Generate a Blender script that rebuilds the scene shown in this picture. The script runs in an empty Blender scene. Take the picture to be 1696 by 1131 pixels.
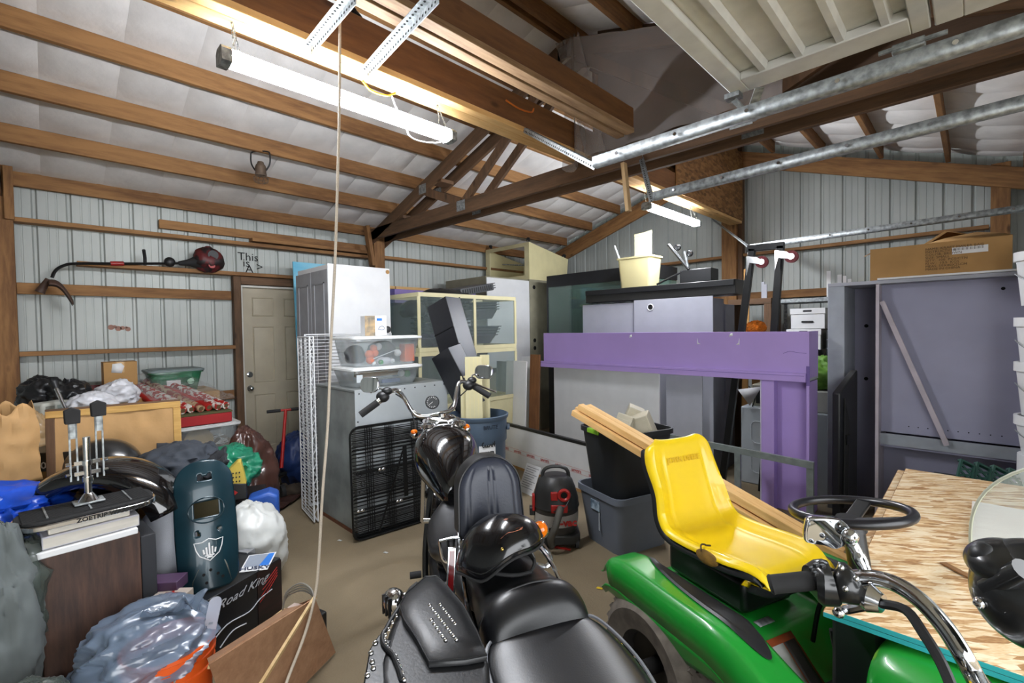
import bpy, math, random
from math import sin, cos, pi, radians, sqrt, atan2
from mathutils import Vector, Matrix, noise, Euler
random.seed(7)
SC = bpy.context.scene
COL = SC.collection
# ------------------------------------------------------------------ camera
FPX, YAW, PIT, ROL = 775.0, radians(44.75), radians(1.5), radians(-0.9)
CAMP = Vector((0, 0, 1.6))
F_ = Vector((-sin(YAW)*cos(PIT), cos(YAW)*cos(PIT), -sin(PIT)))
R0 = Vector((cos(YAW), sin(YAW), 0)); U0 = R0.cross(F_)
R_ = R0*cos(ROL)+U0*sin(ROL); U_ = -R0*sin(ROL)+U0*cos(ROL)
cam = bpy.data.objects.new('camera', bpy.data.cameras.new('camera')); COL.objects.link(cam)
cam.data.sensor_fit = 'HORIZONTAL'; cam.data.sensor_width = 36; cam.data.lens = 36*FPX/1696
cam.data.clip_start = 0.05; cam.data.clip_end = 100
cam.matrix_world = Matrix.Translation(CAMP) @ Matrix((R_, U_, -F_)).transposed().to_4x4()
SC.camera = cam
# ------------------------------------------------------------------ world, daylight through the open garage door
w = bpy.data.worlds.new('sky'); SC.world = w; w.use_nodes = True
bg = w.node_tree.nodes['Background']; bg.inputs[0].default_value = (0.94, 0.97, 1.0, 1); bg.inputs[1].default_value = 1.6
SC.view_settings.view_transform = 'Standard'; SC.view_settings.look = 'None'
SC.view_settings.exposure = 2.0; SC.view_settings.gamma = 1.0; SC.view_settings.use_curve_mapping = False
SC.cycles.max_bounces = 8; SC.cycles.diffuse_bounces = 5; SC.cycles.glossy_bounces = 3
SC.cycles.transparent_max_bounces = 16; SC.cycles.use_denoising = True
SC.cycles.caustics_reflective = False; SC.cycles.caustics_refractive = False
SC.cycles.sample_clamp_indirect = 6
TUBE_POWER = 50.0     # emission of the two LED shop lights

def W(px, py, X=None, Y=None, Z=None, d=None):
    """point of the room seen at a photograph pixel, on a given plane"""
    v = F_+R_*((px-848)/FPX)-U_*((py-565.5)/FPX)
    if X is not None: t = (X-CAMP.x)/v.x
    elif Y is not None: t = (Y-CAMP.y)/v.y
    elif Z is not None: t = (Z-CAMP.z)/v.z
    else: t = d
    return CAMP+v*t
def CP(l, d, z=0.0):
    """plan position l metres right of and d metres ahead of where the photographer stands"""
    return Vector((l*cos(YAW)-d*sin(YAW), l*sin(YAW)+d*cos(YAW), z))
def cp_ang(l, d):
    """world z-angle so that local +Y points along (l, d)"""
    v = CP(l, d); return atan2(v.y, v.x)-pi/2
# ------------------------------------------------------------------ mesh builder
class MB:
    def __init__(s): s.v = []; s.f = []
    def add(s, vs, fs, m=None):
        b = len(s.v)
        s.v += [tuple(m @ Vector(p)) if m is not None else tuple(p) for p in vs]
        s.f += [tuple(b+i for i in f) for f in fs]
        return s
    def box(s, x0, y0, z0, x1, y1, z1, m=None):
        vs = [(x, y, z) for z in (z0, z1) for y in (y0, y1) for x in (x0, x1)]
        return s.add(vs, [(0, 2, 3, 1), (4, 5, 7, 6), (0, 1, 5, 4), (2, 6, 7, 3), (0, 4, 6, 2), (1, 3, 7, 5)], m)
    def cbox(s, c, size, m=None):
        return s.box(c[0]-size[0]/2, c[1]-size[1]/2, c[2]-size[2]/2, c[0]+size[0]/2, c[1]+size[1]/2, c[2]+size[2]/2, m)
    def prism(s, poly, a, b, ax='z', m=None):
        n = len(poly)
        def P(p, t): return {'z': (p[0], p[1], t), 'y': (p[0], t, p[1]), 'x': (t, p[0], p[1])}[ax]
        vs = [P(p, a) for p in poly]+[P(p, b) for p in poly]
        fs = [tuple(range(n))[::-1], tuple(range(n, 2*n))]+[(i, (i+1) % n, n+(i+1) % n, n+i) for i in range(n)]
        return s.add(vs, fs, m)
    def beam(s, p, q, w_, h_, up=(0, 0, 1)):
        """rectangular bar from p to q: w_ across, h_ along up"""
        p = Vector(p); q = Vector(q); d = (q-p).normalized(); x = d.cross(Vector(up))
        if x.length < 1e-4: x = d.cross(Vector((0, 1, 0)))
        x.normalize(); u = x.cross(d)
        vs = [e+x*a*w_/2+u*b*h_/2 for e in (p, q) for a, b in ((-1, -1), (1, -1), (1, 1), (-1, 1))]
        return s.add(vs, [(3, 2, 1, 0), (4, 5, 6, 7), (0, 1, 5, 4), (1, 2, 6, 5), (2, 3, 7, 6), (3, 0, 4, 7)])
    def cyl(s, p, q, r, r2=None, n=14, cap=True):
        return s.rings([p, q], [r, r if r2 is None else r2], n, cap)
    def rings(s, pts, rad, n=10, cap=True, closed=False, sx=1.0):
        P = [Vector(p) for p in pts]; k = len(P)
        if not hasattr(rad, '__len__'): rad = [rad]*k
        t0 = (P[1]-P[0]).normalized(); u = t0.orthogonal().normalized()
        vs = []
        for i in range(k):
            if closed: t = (P[(i+1) % k]-P[i-1]).normalized()
            else: t = (P[min(i+1, k-1)]-P[max(i-1, 0)])
            t = t.normalized() if t.length > 1e-9 else t0
            u = (u-t*u.dot(t)); u = u.normalized() if u.length > 1e-6 else t.orthogonal().normalized()
            b = t.cross(u)
            vs += [P[i]+(u*cos(2*pi*j/n)*sx+b*sin(2*pi*j/n))*rad[i] for j in range(n)]
        fs = []
        for i in range(k if closed else k-1):
            a = i*n; c = ((i+1) % k)*n
            fs += [(a+j, a+(j+1) % n, c+(j+1) % n, c+j) for j in range(n)]
        if cap and not closed: fs += [tuple(range(n))[::-1], tuple(range((k-1)*n, k*n))]
        return s.add(vs, fs)
    def tube(s, pts, r, n=8, sub=4, closed=False, cap=True):
        return s.rings(spline(pts, sub, closed), r, n, cap, closed)
    def lathe(s, prof, n=24, m=None, c=(0, 0, 0), cap=True, sx=1, sy=1):
        vs = [(c[0]+r*cos(2*pi*j/n)*sx, c[1]+r*sin(2*pi*j/n)*sy, c[2]+z) for r, z in prof for j in range(n)]
        fs = [(i*n+j, i*n+(j+1) % n, (i+1)*n+(j+1) % n, (i+1)*n+j) for i in range(len(prof)-1) for j in range(n)]
        if cap: fs += [tuple(range(n))[::-1], tuple(range((len(prof)-1)*n, len(prof)*n))]
        return s.add(vs, fs, m)
    def ell(s, c, r, n=16, k=10, m=None, fn=None):
        vs = []; c = Vector(c)
        if not hasattr(r, '__len__'): r = (r, r, r)
        for i in range(k+1):
            th = pi*i/k
            for j in range(n):
                ph = 2*pi*j/n; d = Vector((sin(th)*cos(ph), sin(th)*sin(ph), cos(th)))
                p = Vector((d.x*r[0], d.y*r[1], d.z*r[2]))
                if fn: p = fn(p, d)
                vs.append(c+p)
        fs = [(i*n+j, (i+1)*n+j, (i+1)*n+(j+1) % n, i*n+(j+1) % n) for i in range(k) for j in range(n)]
        return s.add(vs, fs, m)
    def grid(s, fn, nu, nv, cu=False, m=None):
        vs = [fn(i/(nu if cu else nu), j/nv) for i in range(nu if cu else nu+1) for j in range(nv+1)]
        k = nv+1; fs = []
        for i in range(nu):
            a = i*k; b = ((i+1) % nu if cu else i+1)*k
            fs += [(a+j, b+j, b+j+1, a+j+1) for j in range(nv)]
        return s.add(vs, fs, m)
    def out(s, name, mat, parent=None, bev=0, seg=2, ang=35, solid=0, sub=0, flat=False, weld=False):
        me = bpy.data.meshes.new(name); me.from_pydata(s.v, [], s.f); me.update()
        if not flat:
            me.polygons.foreach_set('use_smooth', [True]*len(me.polygons)); me.set_sharp_from_angle(angle=radians(ang))
        me.materials.append(mat)
        o = bpy.data.objects.new(name, me); COL.objects.link(o)
        if parent is not None: o.parent = parent
        if weld: mm = o.modifiers.new('w', 'WELD'); mm.merge_threshold = 1e-4
        if solid: mm = o.modifiers.new('s', 'SOLIDIFY'); mm.thickness = solid; mm.offset = 0
        if bev: mm = o.modifiers.new('b', 'BEVEL'); mm.width = bev; mm.segments = seg; mm.limit_method = 'ANGLE'; mm.angle_limit = radians(40)
        if sub: mm = o.modifiers.new('u', 'SUBSURF'); mm.levels = sub; mm.render_levels = sub
        return o
def spline(pts, sub=4, closed=False):
    P = [Vector(p) for p in pts]; n = len(P)
    if sub <= 1 or n < 3: return P
    r = []
    for i in range(n if closed else n-1):
        g = (lambda k: P[k % n]) if closed else (lambda k: P[max(0, min(n-1, k))])
        a, b, c, d = g(i-1), g(i), g(i+1), g(i+2)
        for k in range(sub):
            t = k/sub
            r.append(0.5*((2*b)+(c-a)*t+(2*a-5*b+4*c-d)*t*t+(3*b-a-3*c+d)*t*t*t))
    if not closed: r.append(P[-1])
    return r
def rrect(w_, h_, r, k=4, cx=0, cy=0):
    o = []
    for sx, sy, a0 in ((1, 1, 0), (-1, 1, pi/2), (-1, -1, pi), (1, -1, 3*pi/2)):
        for i in range(k+1):
            a = a0+pi/2*i/k; o.append((cx+sx*(w_/2-r)+r*cos(a), cy+sy*(h_/2-r)+r*sin(a)))
    return o
# ------------------------------------------------------------------ things
def thing(name, label, cat, loc=(0, 0, 0), rz=0, group=None, rot=None, mat4=None):
    o = bpy.data.objects.new(name, None); COL.objects.link(o); o.empty_display_size = 0.05
    if mat4 is not None: o.matrix_world = mat4
    else:
        o.location = loc; o.rotation_euler = rot if rot else (0, 0, rz)
    o['label'] = label; o['category'] = cat
    if group: o['group'] = group
    return o
def tag(o, label, cat, group=None):
    o['label'] = label; o['category'] = cat
    if group: o['group'] = group
    return o
def struct(o): o['kind'] = 'structure'; return o
def root_struct(name):
    o = bpy.data.objects.new(name, None); COL.objects.link(o); o['kind'] = 'structure'; return o
def lab(o, t): o['label'] = t; return o
def dup(o, loc=None, rz=None, label=None, parent=None):
    r = o.copy(); COL.objects.link(r)
    if parent is not None: r.parent = parent
    if loc is not None: r.location = loc
    if rz is not None: r.rotation_euler = (0, 0, rz)
    if label: r['label'] = label
    for ch in [c for c in o.children]:
        dup(ch, parent=r)
    return r
def text(name, body, size, mat, parent, M4, ext=0.0006, sx=1.0, shear=0.0, align='CENTER', bold=0.0):
    c = bpy.data.curves.new(name, 'FONT'); c.body = body; c.size = size; c.extrude = ext; c.align_x = align; c.align_y = 'CENTER'
    c.shear = shear; c.resolution_u = 2; c.offset = bold
    t = bpy.data.objects.new(name+'_tmp', c); COL.objects.link(t)
    dg = bpy.context.evaluated_depsgraph_get()
    me = bpy.data.meshes.new_from_object(t.evaluated_get(dg)); bpy.data.objects.remove(t); me.name = name
    me.transform(M4 @ Matrix.Diagonal((sx, 1, 1, 1)))
    me.materials.clear(); me.materials.append(mat)
    o = bpy.data.objects.new(name, me); COL.objects.link(o)
    if parent is not None: o.parent = parent
    return o
def frame(o, x, y):
    """matrix with origin o, text right x, text up y"""
    x = Vector(x).normalized(); y = Vector(y); z = x.cross(y).normalized(); y = z.cross(x)
    return Matrix.Translation(Vector(o)) @ Matrix((x, y, z)).transposed().to_4x4()
# ------------------------------------------------------------------ materials
def lin(c):
    return tuple((x/12.92 if x <= 0.04045 else ((x+0.055)/1.055)**2.4) for x in c)
def rgb(h): return lin(tuple(int(h[i:i+2], 16)/255 for i in (0, 2, 4)))+(1,)
_M = {}
def mat(name, hexc, rough=0.6, metal=0, var=0.12, scale=6, stretch=(1, 1, 1), hex2=None, bump=0, bscale=40, coat=0, emis=0, alpha=None, spec=0.5, fac=(0.35, 0.65), detail=4, trans=0, bdist=0.01):
    if name in _M: return _M[name]
    m = bpy.data.materials.new(name); m.use_nodes = True; nt = m.node_tree; N = nt.nodes; L = nt.links
    b = N['Principled BSDF']; b.inputs['Roughness'].default_value = rough; b.inputs['Metallic'].default_value = metal
    b.inputs['Coat Weight'].default_value = coat; b.inputs['Specular IOR Level'].default_value = spec; b.inputs['Transmission Weight'].default_value = trans
    c = rgb(hexc)
    if hex2: c2 = rgb(hex2)
    else: c2 = tuple(x*(1-var) for x in c[:3])+(1,); c = tuple(min(1, x*(1+var*0.6)) for x in c[:3])+(1,)
    tc = N.new('ShaderNodeTexCoord'); mp = N.new('ShaderNodeMapping'); mp.inputs['Scale'].default_value = stretch
    L.new(tc.outputs['Object'], mp.inputs[0])
    nz = N.new('ShaderNodeTexNoise'); nz.inputs['Scale'].default_value = scale; nz.inputs['Detail'].default_value = detail
    L.new(mp.outputs[0], nz.inputs['Vector'])
    cr = N.new('ShaderNodeValToRGB'); cr.color_ramp.elements[0].position = fac[0]; cr.color_ramp.elements[1].position = fac[1]
    cr.color_ramp.elements[0].color = c2; cr.color_ramp.elements[1].color = c
    L.new(nz.outputs['Fac'], cr.inputs[0]); L.new(cr.outputs[0], b.inputs['Base Color'])
    if bump:
        n2 = N.new('ShaderNodeTexNoise'); n2.inputs['Scale'].default_value = bscale; n2.inputs['Detail'].default_value = 3
        L.new(mp.outputs[0], n2.inputs['Vector'])
        bp = N.new('ShaderNodeBump'); bp.inputs['Strength'].default_value = bump; bp.inputs['Distance'].default_value = bdist
        L.new(n2.outputs['Fac'], bp.inputs['Height']); L.new(bp.outputs[0], b.inputs['Normal'])
    if emis:
        b.inputs['Emission Color'].default_value = rgb(hexc); b.inputs['Emission Strength'].default_value = emis
    if alpha is not None: b.inputs['Alpha'].default_value = alpha
    _M[name] = m; return m
def wood(name, light, dark, axis='y', rough=0.75, knots=True):
    if name+axis in _M: return _M[name+axis]
    m = bpy.data.materials.new(name); m.use_nodes = True; nt = m.node_tree; N = nt.nodes; L = nt.links
    b = N['Principled BSDF']; b.inputs['Roughness'].default_value = rough
    tc = N.new('ShaderNodeTexCoord'); mp = N.new('ShaderNodeMapping')
    mp.inputs['Scale'].default_value = {'x': (0.12, 1, 1), 'y': (1, 0.12, 1), 'z': (1, 1, 0.12)}[axis]
    L.new(tc.outputs['Object'], mp.inputs[0])
    n1 = N.new('ShaderNodeTexNoise'); n1.inputs['Scale'].default_value = 26; n1.inputs['Detail'].default_value = 6; n1.inputs['Roughness'].default_value = 0.65
    n2 = N.new('ShaderNodeTexNoise'); n2.inputs['Scale'].default_value = 2.2; n2.inputs['Detail'].default_value = 3
    L.new(mp.outputs[0], n1.inputs['Vector']); L.new(mp.outputs[0], n2.inputs['Vector'])
    mx = N.new('ShaderNodeMath'); mx.operation = 'ADD'; mm = N.new('ShaderNodeMath'); mm.operation = 'MULTIPLY'; mm.inputs[1].default_value = 0.5
    L.new(n1.outputs['Fac'], mx.inputs[0]); L.new(n2.outputs['Fac'], mx.inputs[1]); L.new(mx.outputs[0], mm.inputs[0])
    cr = N.new('ShaderNodeValToRGB'); cr.color_ramp.elements[0].position = 0.38; cr.color_ramp.elements[1].position = 0.62
    cr.color_ramp.elements[0].color = rgb(dark); cr.color_ramp.elements[1].color = rgb(light)
    L.new(mm.outputs[0], cr.inputs[0]); last = cr.outputs[0]
    if knots:
        mp2 = N.new('ShaderNodeMapping'); mp2.inputs['Scale'].default_value = {'x': (0.45, 1, 1), 'y': (1, 0.45, 1), 'z': (1, 1, 0.45)}[axis]
        L.new(tc.outputs['Object'], mp2.inputs[0])
        vo = N.new('ShaderNodeTexVoronoi'); vo.inputs['Scale'].default_value = 5.5; L.new(mp2.outputs[0], vo.inputs['Vector'])
        k = N.new('ShaderNodeValToRGB'); k.color_ramp.elements[0].position = 0.05; k.color_ramp.elements[1].position = 0.13
        k.color_ramp.elements[0].color = (0.22, 0.16, 0.12, 1); k.color_ramp.elements[1].color = (1, 1, 1, 1)
        L.new(vo.outputs['Distance'], k.inputs[0])
        mu = N.new('ShaderNodeMixRGB'); mu.blend_type = 'MULTIPLY'; mu.inputs[0].default_value = 0.75
        L.new(last, mu.inputs[1]); L.new(k.outputs[0], mu.inputs[2]); last = mu.outputs[0]
    L.new(last, b.inputs['Base Color'])
    bp = N.new('ShaderNodeBump'); bp.inputs['Strength'].default_value = 0.25; bp.inputs['Distance'].default_value = 0.004
    L.new(n1.outputs['Fac'], bp.inputs['Height']); L.new(bp.outputs[0], b.inputs['Normal'])
    _M[name+axis] = m; return m
def osb_mat(name, cols, scale=14, rot=0.3):
    if name in _M: return _M[name]
    m = bpy.data.materials.new(name); m.use_nodes = True; nt = m.node_tree; N = nt.nodes; L = nt.links
    b = N['Principled BSDF']; b.inputs['Roughness'].default_value = 0.75
    tc = N.new('ShaderNodeTexCoord'); mp = N.new('ShaderNodeMapping'); mp.vector_type = 'TEXTURE'; mp.inputs['Scale'].default_value = (1, 5, 1); mp.inputs['Rotation'].default_value = (0, 0, rot)
    nd = N.new('ShaderNodeTexNoise'); nd.inputs['Scale'].default_value = 4; L.new(tc.outputs['Object'], nd.inputs['Vector'])
    ad = N.new('ShaderNodeMixRGB'); ad.blend_type = 'ADD'; ad.inputs[0].default_value = 0.03
    L.new(tc.outputs['Object'], ad.inputs[1]); L.new(nd.outputs['Color'], ad.inputs[2]); L.new(ad.outputs[0], mp.inputs[0])
    vo = N.new('ShaderNodeTexVoronoi'); vo.inputs['Scale'].default_value = scale; vo.inputs['Randomness'].default_value = 1
    L.new(mp.outputs[0], vo.inputs['Vector'])
    n1 = N.new('ShaderNodeTexNoise'); n1.inputs['Scale'].default_value = scale*4; n1.inputs['Detail'].default_value = 5; L.new(mp.outputs[0], n1.inputs['Vector'])
    sep = N.new('ShaderNodeSeparateColor'); L.new(vo.outputs['Color'], sep.inputs[0])
    a = N.new('ShaderNodeMath'); a.operation = 'MULTIPLY_ADD'; a.inputs[1].default_value = 0.55; L.new(n1.outputs['Fac'], a.inputs[0]); 
    h = N.new('ShaderNodeMath'); h.operation = 'MULTIPLY'; h.inputs[1].default_value = 0.62; L.new(sep.outputs[0], h.inputs[0]); L.new(h.outputs[0], a.inputs[2])
    cr = N.new('ShaderNodeValToRGB'); e = cr.color_ramp.elements
    e[0].position = 0.2; e[0].color = rgb(cols[0]); e[1].position = 0.85; e[1].color = rgb(cols[-1])
    for i, c in enumerate(cols[1:-1]):
        x = e.new(0.2+0.65*(i+1)/(len(cols)-1)); x.color = rgb(c)
    L.new(a.outputs[0], cr.inputs[0]); L.new(cr.outputs[0], b.inputs['Base Color'])
    bp = N.new('ShaderNodeBump'); bp.inputs['Strength'].default_value = 0.3; bp.inputs['Distance'].default_value = 0.003
    L.new(a.outputs[0], bp.inputs['Height']); L.new(bp.outputs[0], b.inputs['Normal'])
    _M[name] = m; return m
def glassy(name, hexc, opac=0.15, gloss=0.10, rough=0.08):
    """thin clear sheet: tinted see-through plus diffuse haze plus reflection"""
    if name in _M: return _M[name]
    m = bpy.data.materials.new(name); m.use_nodes = True; nt = m.node_tree; N = nt.nodes; L = nt.links
    for n in list(N):
        if n.type == 'BSDF_PRINCIPLED': N.remove(n)
    out = [n for n in N if n.type == 'OUTPUT_MATERIAL'][0]
    tr = N.new('ShaderNodeBsdfTransparent'); c = rgb(hexc); tr.inputs[0].default_value = tuple(0.86+0.14*x for x in c[:3])+(1,)
    df = N.new('ShaderNodeBsdfDiffuse'); df.inputs[0].default_value = c
    gl = N.new('ShaderNodeBsdfGlossy'); gl.inputs['Roughness'].default_value = rough
    m1 = N.new('ShaderNodeMixShader'); m1.inputs[0].default_value = opac; L.new(tr.outputs[0], m1.inputs[1]); L.new(df.outputs[0], m1.inputs[2])
    lw = N.new('ShaderNodeLayerWeight'); lw.inputs[0].default_value = 0.5
    pw = N.new('ShaderNodeMath'); pw.operation = 'POWER'; pw.inputs[1].default_value = 5; L.new(lw.outputs['Facing'], pw.inputs[0])
    ma = N.new('ShaderNodeMath'); ma.operation = 'MULTIPLY_ADD'; ma.inputs[1].default_value = 0.6; ma.inputs[2].default_value = gloss; L.new(pw.outputs[0], ma.inputs[0])
    m2 = N.new('ShaderNodeMixShader'); L.new(ma.outputs[0], m2.inputs[0]); L.new(m1.outputs[0], m2.inputs[1]); L.new(gl.outputs[0], m2.inputs[2])
    L.new(m2.outputs[0], out.inputs[0]); _M[name] = m; return m
chrome = mat('chrome', 'd8dade', 0.12, 1, 0.05)
steel = mat('galvanised_steel', '9a9fa0', 0.52, 0.65, 0.4, 40)
blackp = mat('black_plastic', '17181a', 0.45, 0, 0.2)
blackm = mat('black_metal', '141516', 0.35, 0.3, 0.2)
rubber = mat('rubber', '1c1c1d', 0.8, 0, 0.2, 20)
gloss_black = mat('gloss_black_paint', '0b0b0d', 0.12, 0, 0.2, coat=1.0)
leather = mat('black_leather', '0f1013', 0.36, 0, 0.25, 8, bump=0.12, bscale=240, bdist=0.002)
white = mat('white_laminate', 'd9dadb', 0.5, 0, 0.04)
greyl = mat('grey_laminate', 'a3a5ae', 0.6, 0, 0.05)
amber = mat('amber_lens', 'e8760c', 0.15, 0, 0.1, coat=0.6, hex2='c85a06')
redp = mat('red_plastic', 'a01c18', 0.4, 0, 0.15)
inkm = mat('black_ink', '141414', 0.8)
paper = mat('white_paper', 'dedede', 0.8, 0, 0.04)
card = mat('cardboard', 'a8814f', 0.85, 0, 0.08)
# ================================================================== STRUCTURE
XL, XR, XRG, YB, YF = -6.0, 1.0, -2.5, 7.0, -3.0
def zr(x): return 3.0+(x-XL)/3 if x < XRG else 3.0+(XRG-XL)/3-(x-XRG)/3
WD = wood('aged_fir', 'a07547', '664325', 'y'); WDx = wood('aged_fir', 'a07547', '664325', 'x'); WDz = wood('aged_fir', 'a07547', '664325', 'z')
WK = wood('dark_fir', '6f5138', '42301f', 'y'); WKx = wood('dark_fir', '6f5138', '42301f', 'x'); WKz = wood('dark_fir', '6f5138', '42301f', 'z')
PINE = wood('new_pine', 'e3bd82', 'c6985a', 'y'); PINEx = wood('new_pine', 'e3bd82', 'c6985a', 'x')
REDW = wood('red_fir', '8a6038', '67442a', 'y')
def conc():
    m = mat('concrete', '877961', 0.85, 0, 0, 1.1, hex2='6a5d47', bump=0.3, bscale=90, detail=12, fac=(0.3, 0.7)); return m
fl = MB().box(XL-0.1, YF, -0.1, XR+6, YB+0.1, 0).out('floor', conc(), flat=True); struct(fl)
siding = mat('painted_steel_siding', 'b2b7b3', 0.5, 0.1, 0.13, 1.6, stretch=(1, 1, 0.5))
def corr(u):
    u = u % 0.229
    if u < 0.012: return 0.022*u/0.012
    if u < 0.030: return 0.022
    if u < 0.042: return 0.022*(0.042-u)/0.012
    if 0.10 < u < 0.112 or 0.16 < u < 0.172: return 0.004
    return 0.0
US = [0, 0.012, 0.030, 0.042, 0.099, 0.101, 0.111, 0.113, 0.159, 0.161, 0.171, 0.173]
def siding_panels(wall, along, fixed, a, b, zt, out, holes=()):
    s = a
    while s < b-0.01:
        e = min(s+0.916, b); ub = [s+k*0.229+u for k in range(4) for u in US if s+k*0.229+u < e-1e-4]+[e]
        m = MB(); vs = []
        for u in ub:
            o = fixed+out*corr(u-s if u < e-1e-4 else 0)
            for z in (0.0, zt(u)): vs.append((o, u, z) if along == 'y' else (u, o, z))
        m.add(vs, [(2*i, 2*i+2, 2*i+3, 2*i+1) for i in range(len(ub)-1)])
        m.out('siding_panel', siding, wall, ang=12); s = e
wl = root_struct('wall_left'); siding_panels(wl, 'y', XL-0.045, YF, YB+0.05, lambda u: 3.1, -1)
wb = root_struct('wall_back'); siding_panels(wb, 'x', YB+0.05, XL, XR, lambda u: zr(u)+0.08, 1)
wr = root_struct('wall_right'); siding_panels(wr, 'y', XR+0.05, 2.3, YB+0.05, lambda u: 3.1, 1)
MB().box(XR, YF, 2.3, XR+0.06, 2.3, 3.1).out('door_header_panel', siding, wr)
MB().box(XR, YF, 0, XR+0.06, -2.4, 2.3).out('corner_panel', siding, wr)
wf = root_struct('wall_front'); siding_panels(wf, 'x', YF, XL, XR, lambda u: zr(u)+0.08, -1)
# ---- girts, posts, eave beams
def B(name, x0, y0, z0, x1, y1, z1, m, par, bev=0.003):
    """a squared timber; its own origin at its middle so grain differs piece to piece"""
    c = Vector(((x0+x1)/2, (y0+y1)/2, (z0+z1)/2))
    o = MB().box(x0-c.x, y0-c.y, z0-c.z, x1-c.x, y1-c.y, z1-c.z).out(name, m, par, bev, 1)
    o.location = c; return o
B('eave_beam', XL, YF, 2.92, XL+0.04, 3.26, 3.13, WD, wl)
B('eave_beam', XL, 3.27, 2.92, XL+0.04, YB, 3.11, WD, wl)
B('post', XL, -0.27, 0, XL+0.14, -0.13, 3.1, WDz, wl); B('post', XL, 3.26, 0, XL+0.14, 3.42, 3.0, WDz, wl)
B('post', XL, YB-0.16, 0, XL+0.14, YB, 3.0, WDz, wl)
lab(B('corner_brace', XL+0.14, -0.18, 2.6, XL+0.18, -0.12, 3.05, WDz, wl), 'short upright block nailed to the left post')
B('girt', XL-0.02, -0.13, 2.60, XL+0.10, 3.26, 2.64, WD, wl)
B('girt', XL-0.02, 0.9, 2.70, XL+0.02, 3.26, 2.79, WD, wl)
B('girt', XL-0.02, 1.75, 2.66, XL+0.10, 3.26, 2.70, WD, wl)
B('girt', XL-0.02, -0.13, 1.98, XL+0.02, 1.54, 2.08, WD, wl)
B('girt', XL-0.02, -0.13, 1.43, XL+0.12, 1.54, 1.47, WD, wl)
B('girt', XL-0.02, -0.13, 0.86, XL+0.02, 1.54, 0.96, WD, wl)
B('girt', XL-0.02, -0.13, 0.30, XL+0.02, 1.54, 0.40, WD, wl)
for z in (0.9, 1.5, 2.08): B('girt', XL-0.02, 3.42, z, XL+0.02, YB-0.16, z+0.09, WD, wl)
B('girt', XL-0.02, 3.42, 2.62, XL+0.10, YB-0.16, 2.66, WD, wl)
lab(B('shelf_board', XL, 0.26, 2.25, XL+0.14, 2.55, 2.29, WD, wl), 'long board shelf below the upper girt')
# ---- back gable framing
B('post', -2.57, YB-0.16, 0, -2.37, YB, 4.1, WDz, wb); B('post', -2.37, YB-0.10, 0, -2.31, YB, 4.1, WKz, wb)
B('post', 0.1, YB-0.14, 0, 0.24, YB, 3.2, WDz, wb)
for x0, x1 in ((XL, -2.58), (-2.30, 0.09)):
    B('girt', x0, YB-0.10, 2.56, x1, YB, 2.60, WDx, wb); B('girt', x0, YB-0.02, 1.96, x1, YB+0.02, 2.06, WDx, wb)
    B('girt', x0, YB-0.02, 1.3, x1, YB+0.02, 1.4, WDx, wb)
    B('girt', x0, YB-0.02, 0.6, x1, YB+0.02, 0.7, WDx, wb)
def rafter(y0, y1, xa, xb, dz, h, par, m=WDx, name='rafter'):
    c = Vector(((xa+xb)/2, (y0+y1)/2, (zr(xa)+zr(xb))/2-dz-h/2)); a = atan2(zr(xb)-zr(xa), xb-xa); ln = (xb-xa)/cos(a)
    o = MB().box(-ln/2, y0-c.y, -h/2, ln/2, y1-c.y, h/2).out(name, m, par, 0.003, 1)
    o.location = c; o.rotation_euler = (0, -a, 0); return o
rafter(YB-0.16, YB-0.11, XL, XRG, 0.12, 0.22, wb); rafter(YB-0.16, YB-0.11, XRG, XR, 0.12, 0.20, wb)
rafter(YB-0.06, YB-0.02, XL, XRG, 0.10, 0.14, wb, WKx); rafter(YB-0.06, YB-0.02, XRG, XR, 0.10, 0.14, wb, WKx)
# ---- ceiling: white vinyl faced insulation, strip by strip, each puffed between the purlins
ce = root_struct('ceiling')
vinyl = mat('white_vinyl_insulation', 'e4e1de', 0.55, 0, 0.08, 5, bump=0.35, bscale=14, bdist=0.012)
PXL = [-5.98, -5.34, -4.78, -4.22, -3.66, -3.10, -2.54]; PXR = [-2.46, -1.90, -1.34, -0.78, -0.22, 0.34, 0.98]
def ins_strip(px, y0, y1, seed):
    def fn(u, v):
        k = u*(len(px)-1); i = min(int(k), len(px)-2); t = k-i; x = px[i]+(px[i+1]-px[i])*t
        y = y0+(y1-y0)*v; sag = 0.035*(sin(pi*t)**0.7 if 0 < t < 1 else 0)*(abs(sin(pi*v))**0.45 if 0 < v < 1 else 0)
        n = noise.noise(Vector((x*4, y*4, seed)))*0.008*sin(pi*t)
        return (x, y, zr(x)+0.035-sag+n)
    MB().grid(fn, 8*(len(px)-1), 8).out('insulation_panel', vinyl, ce, ang=50)
y = -2.92; k = 0
while y < YB:
    e = min(y+0.424, YB); ins_strip(PXL, y, e, k); ins_strip(PXR, y, e, k+50); y = e; k += 1
rs = MB().box(XL-0.3, YF-0.3, 0, XRG, YB+0.3, 0.02).out('roof_sheet', siding, ce)
for v in rs.data.vertices: v.co.z += zr(v.co.x)+0.12
rs2 = MB().box(XRG, YF-0.3, 0, XR+0.3, YB+0.3, 0.02).out('roof_sheet', siding, ce)
for v in rs2.data.vertices: v.co.z += zr(v.co.x)+0.12
for x in PXL[1:]+PXR[:-1]:
    zz = zr(x)
    for y0, y1 in ((YF, -0.2), (-0.2, 3.3), (3.3, YB-0.16)):
        B('purlin', x-0.02, y0+0.002, zz-0.11, x+0.02, y1-0.002, zz+0.03, WD, ce)
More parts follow.
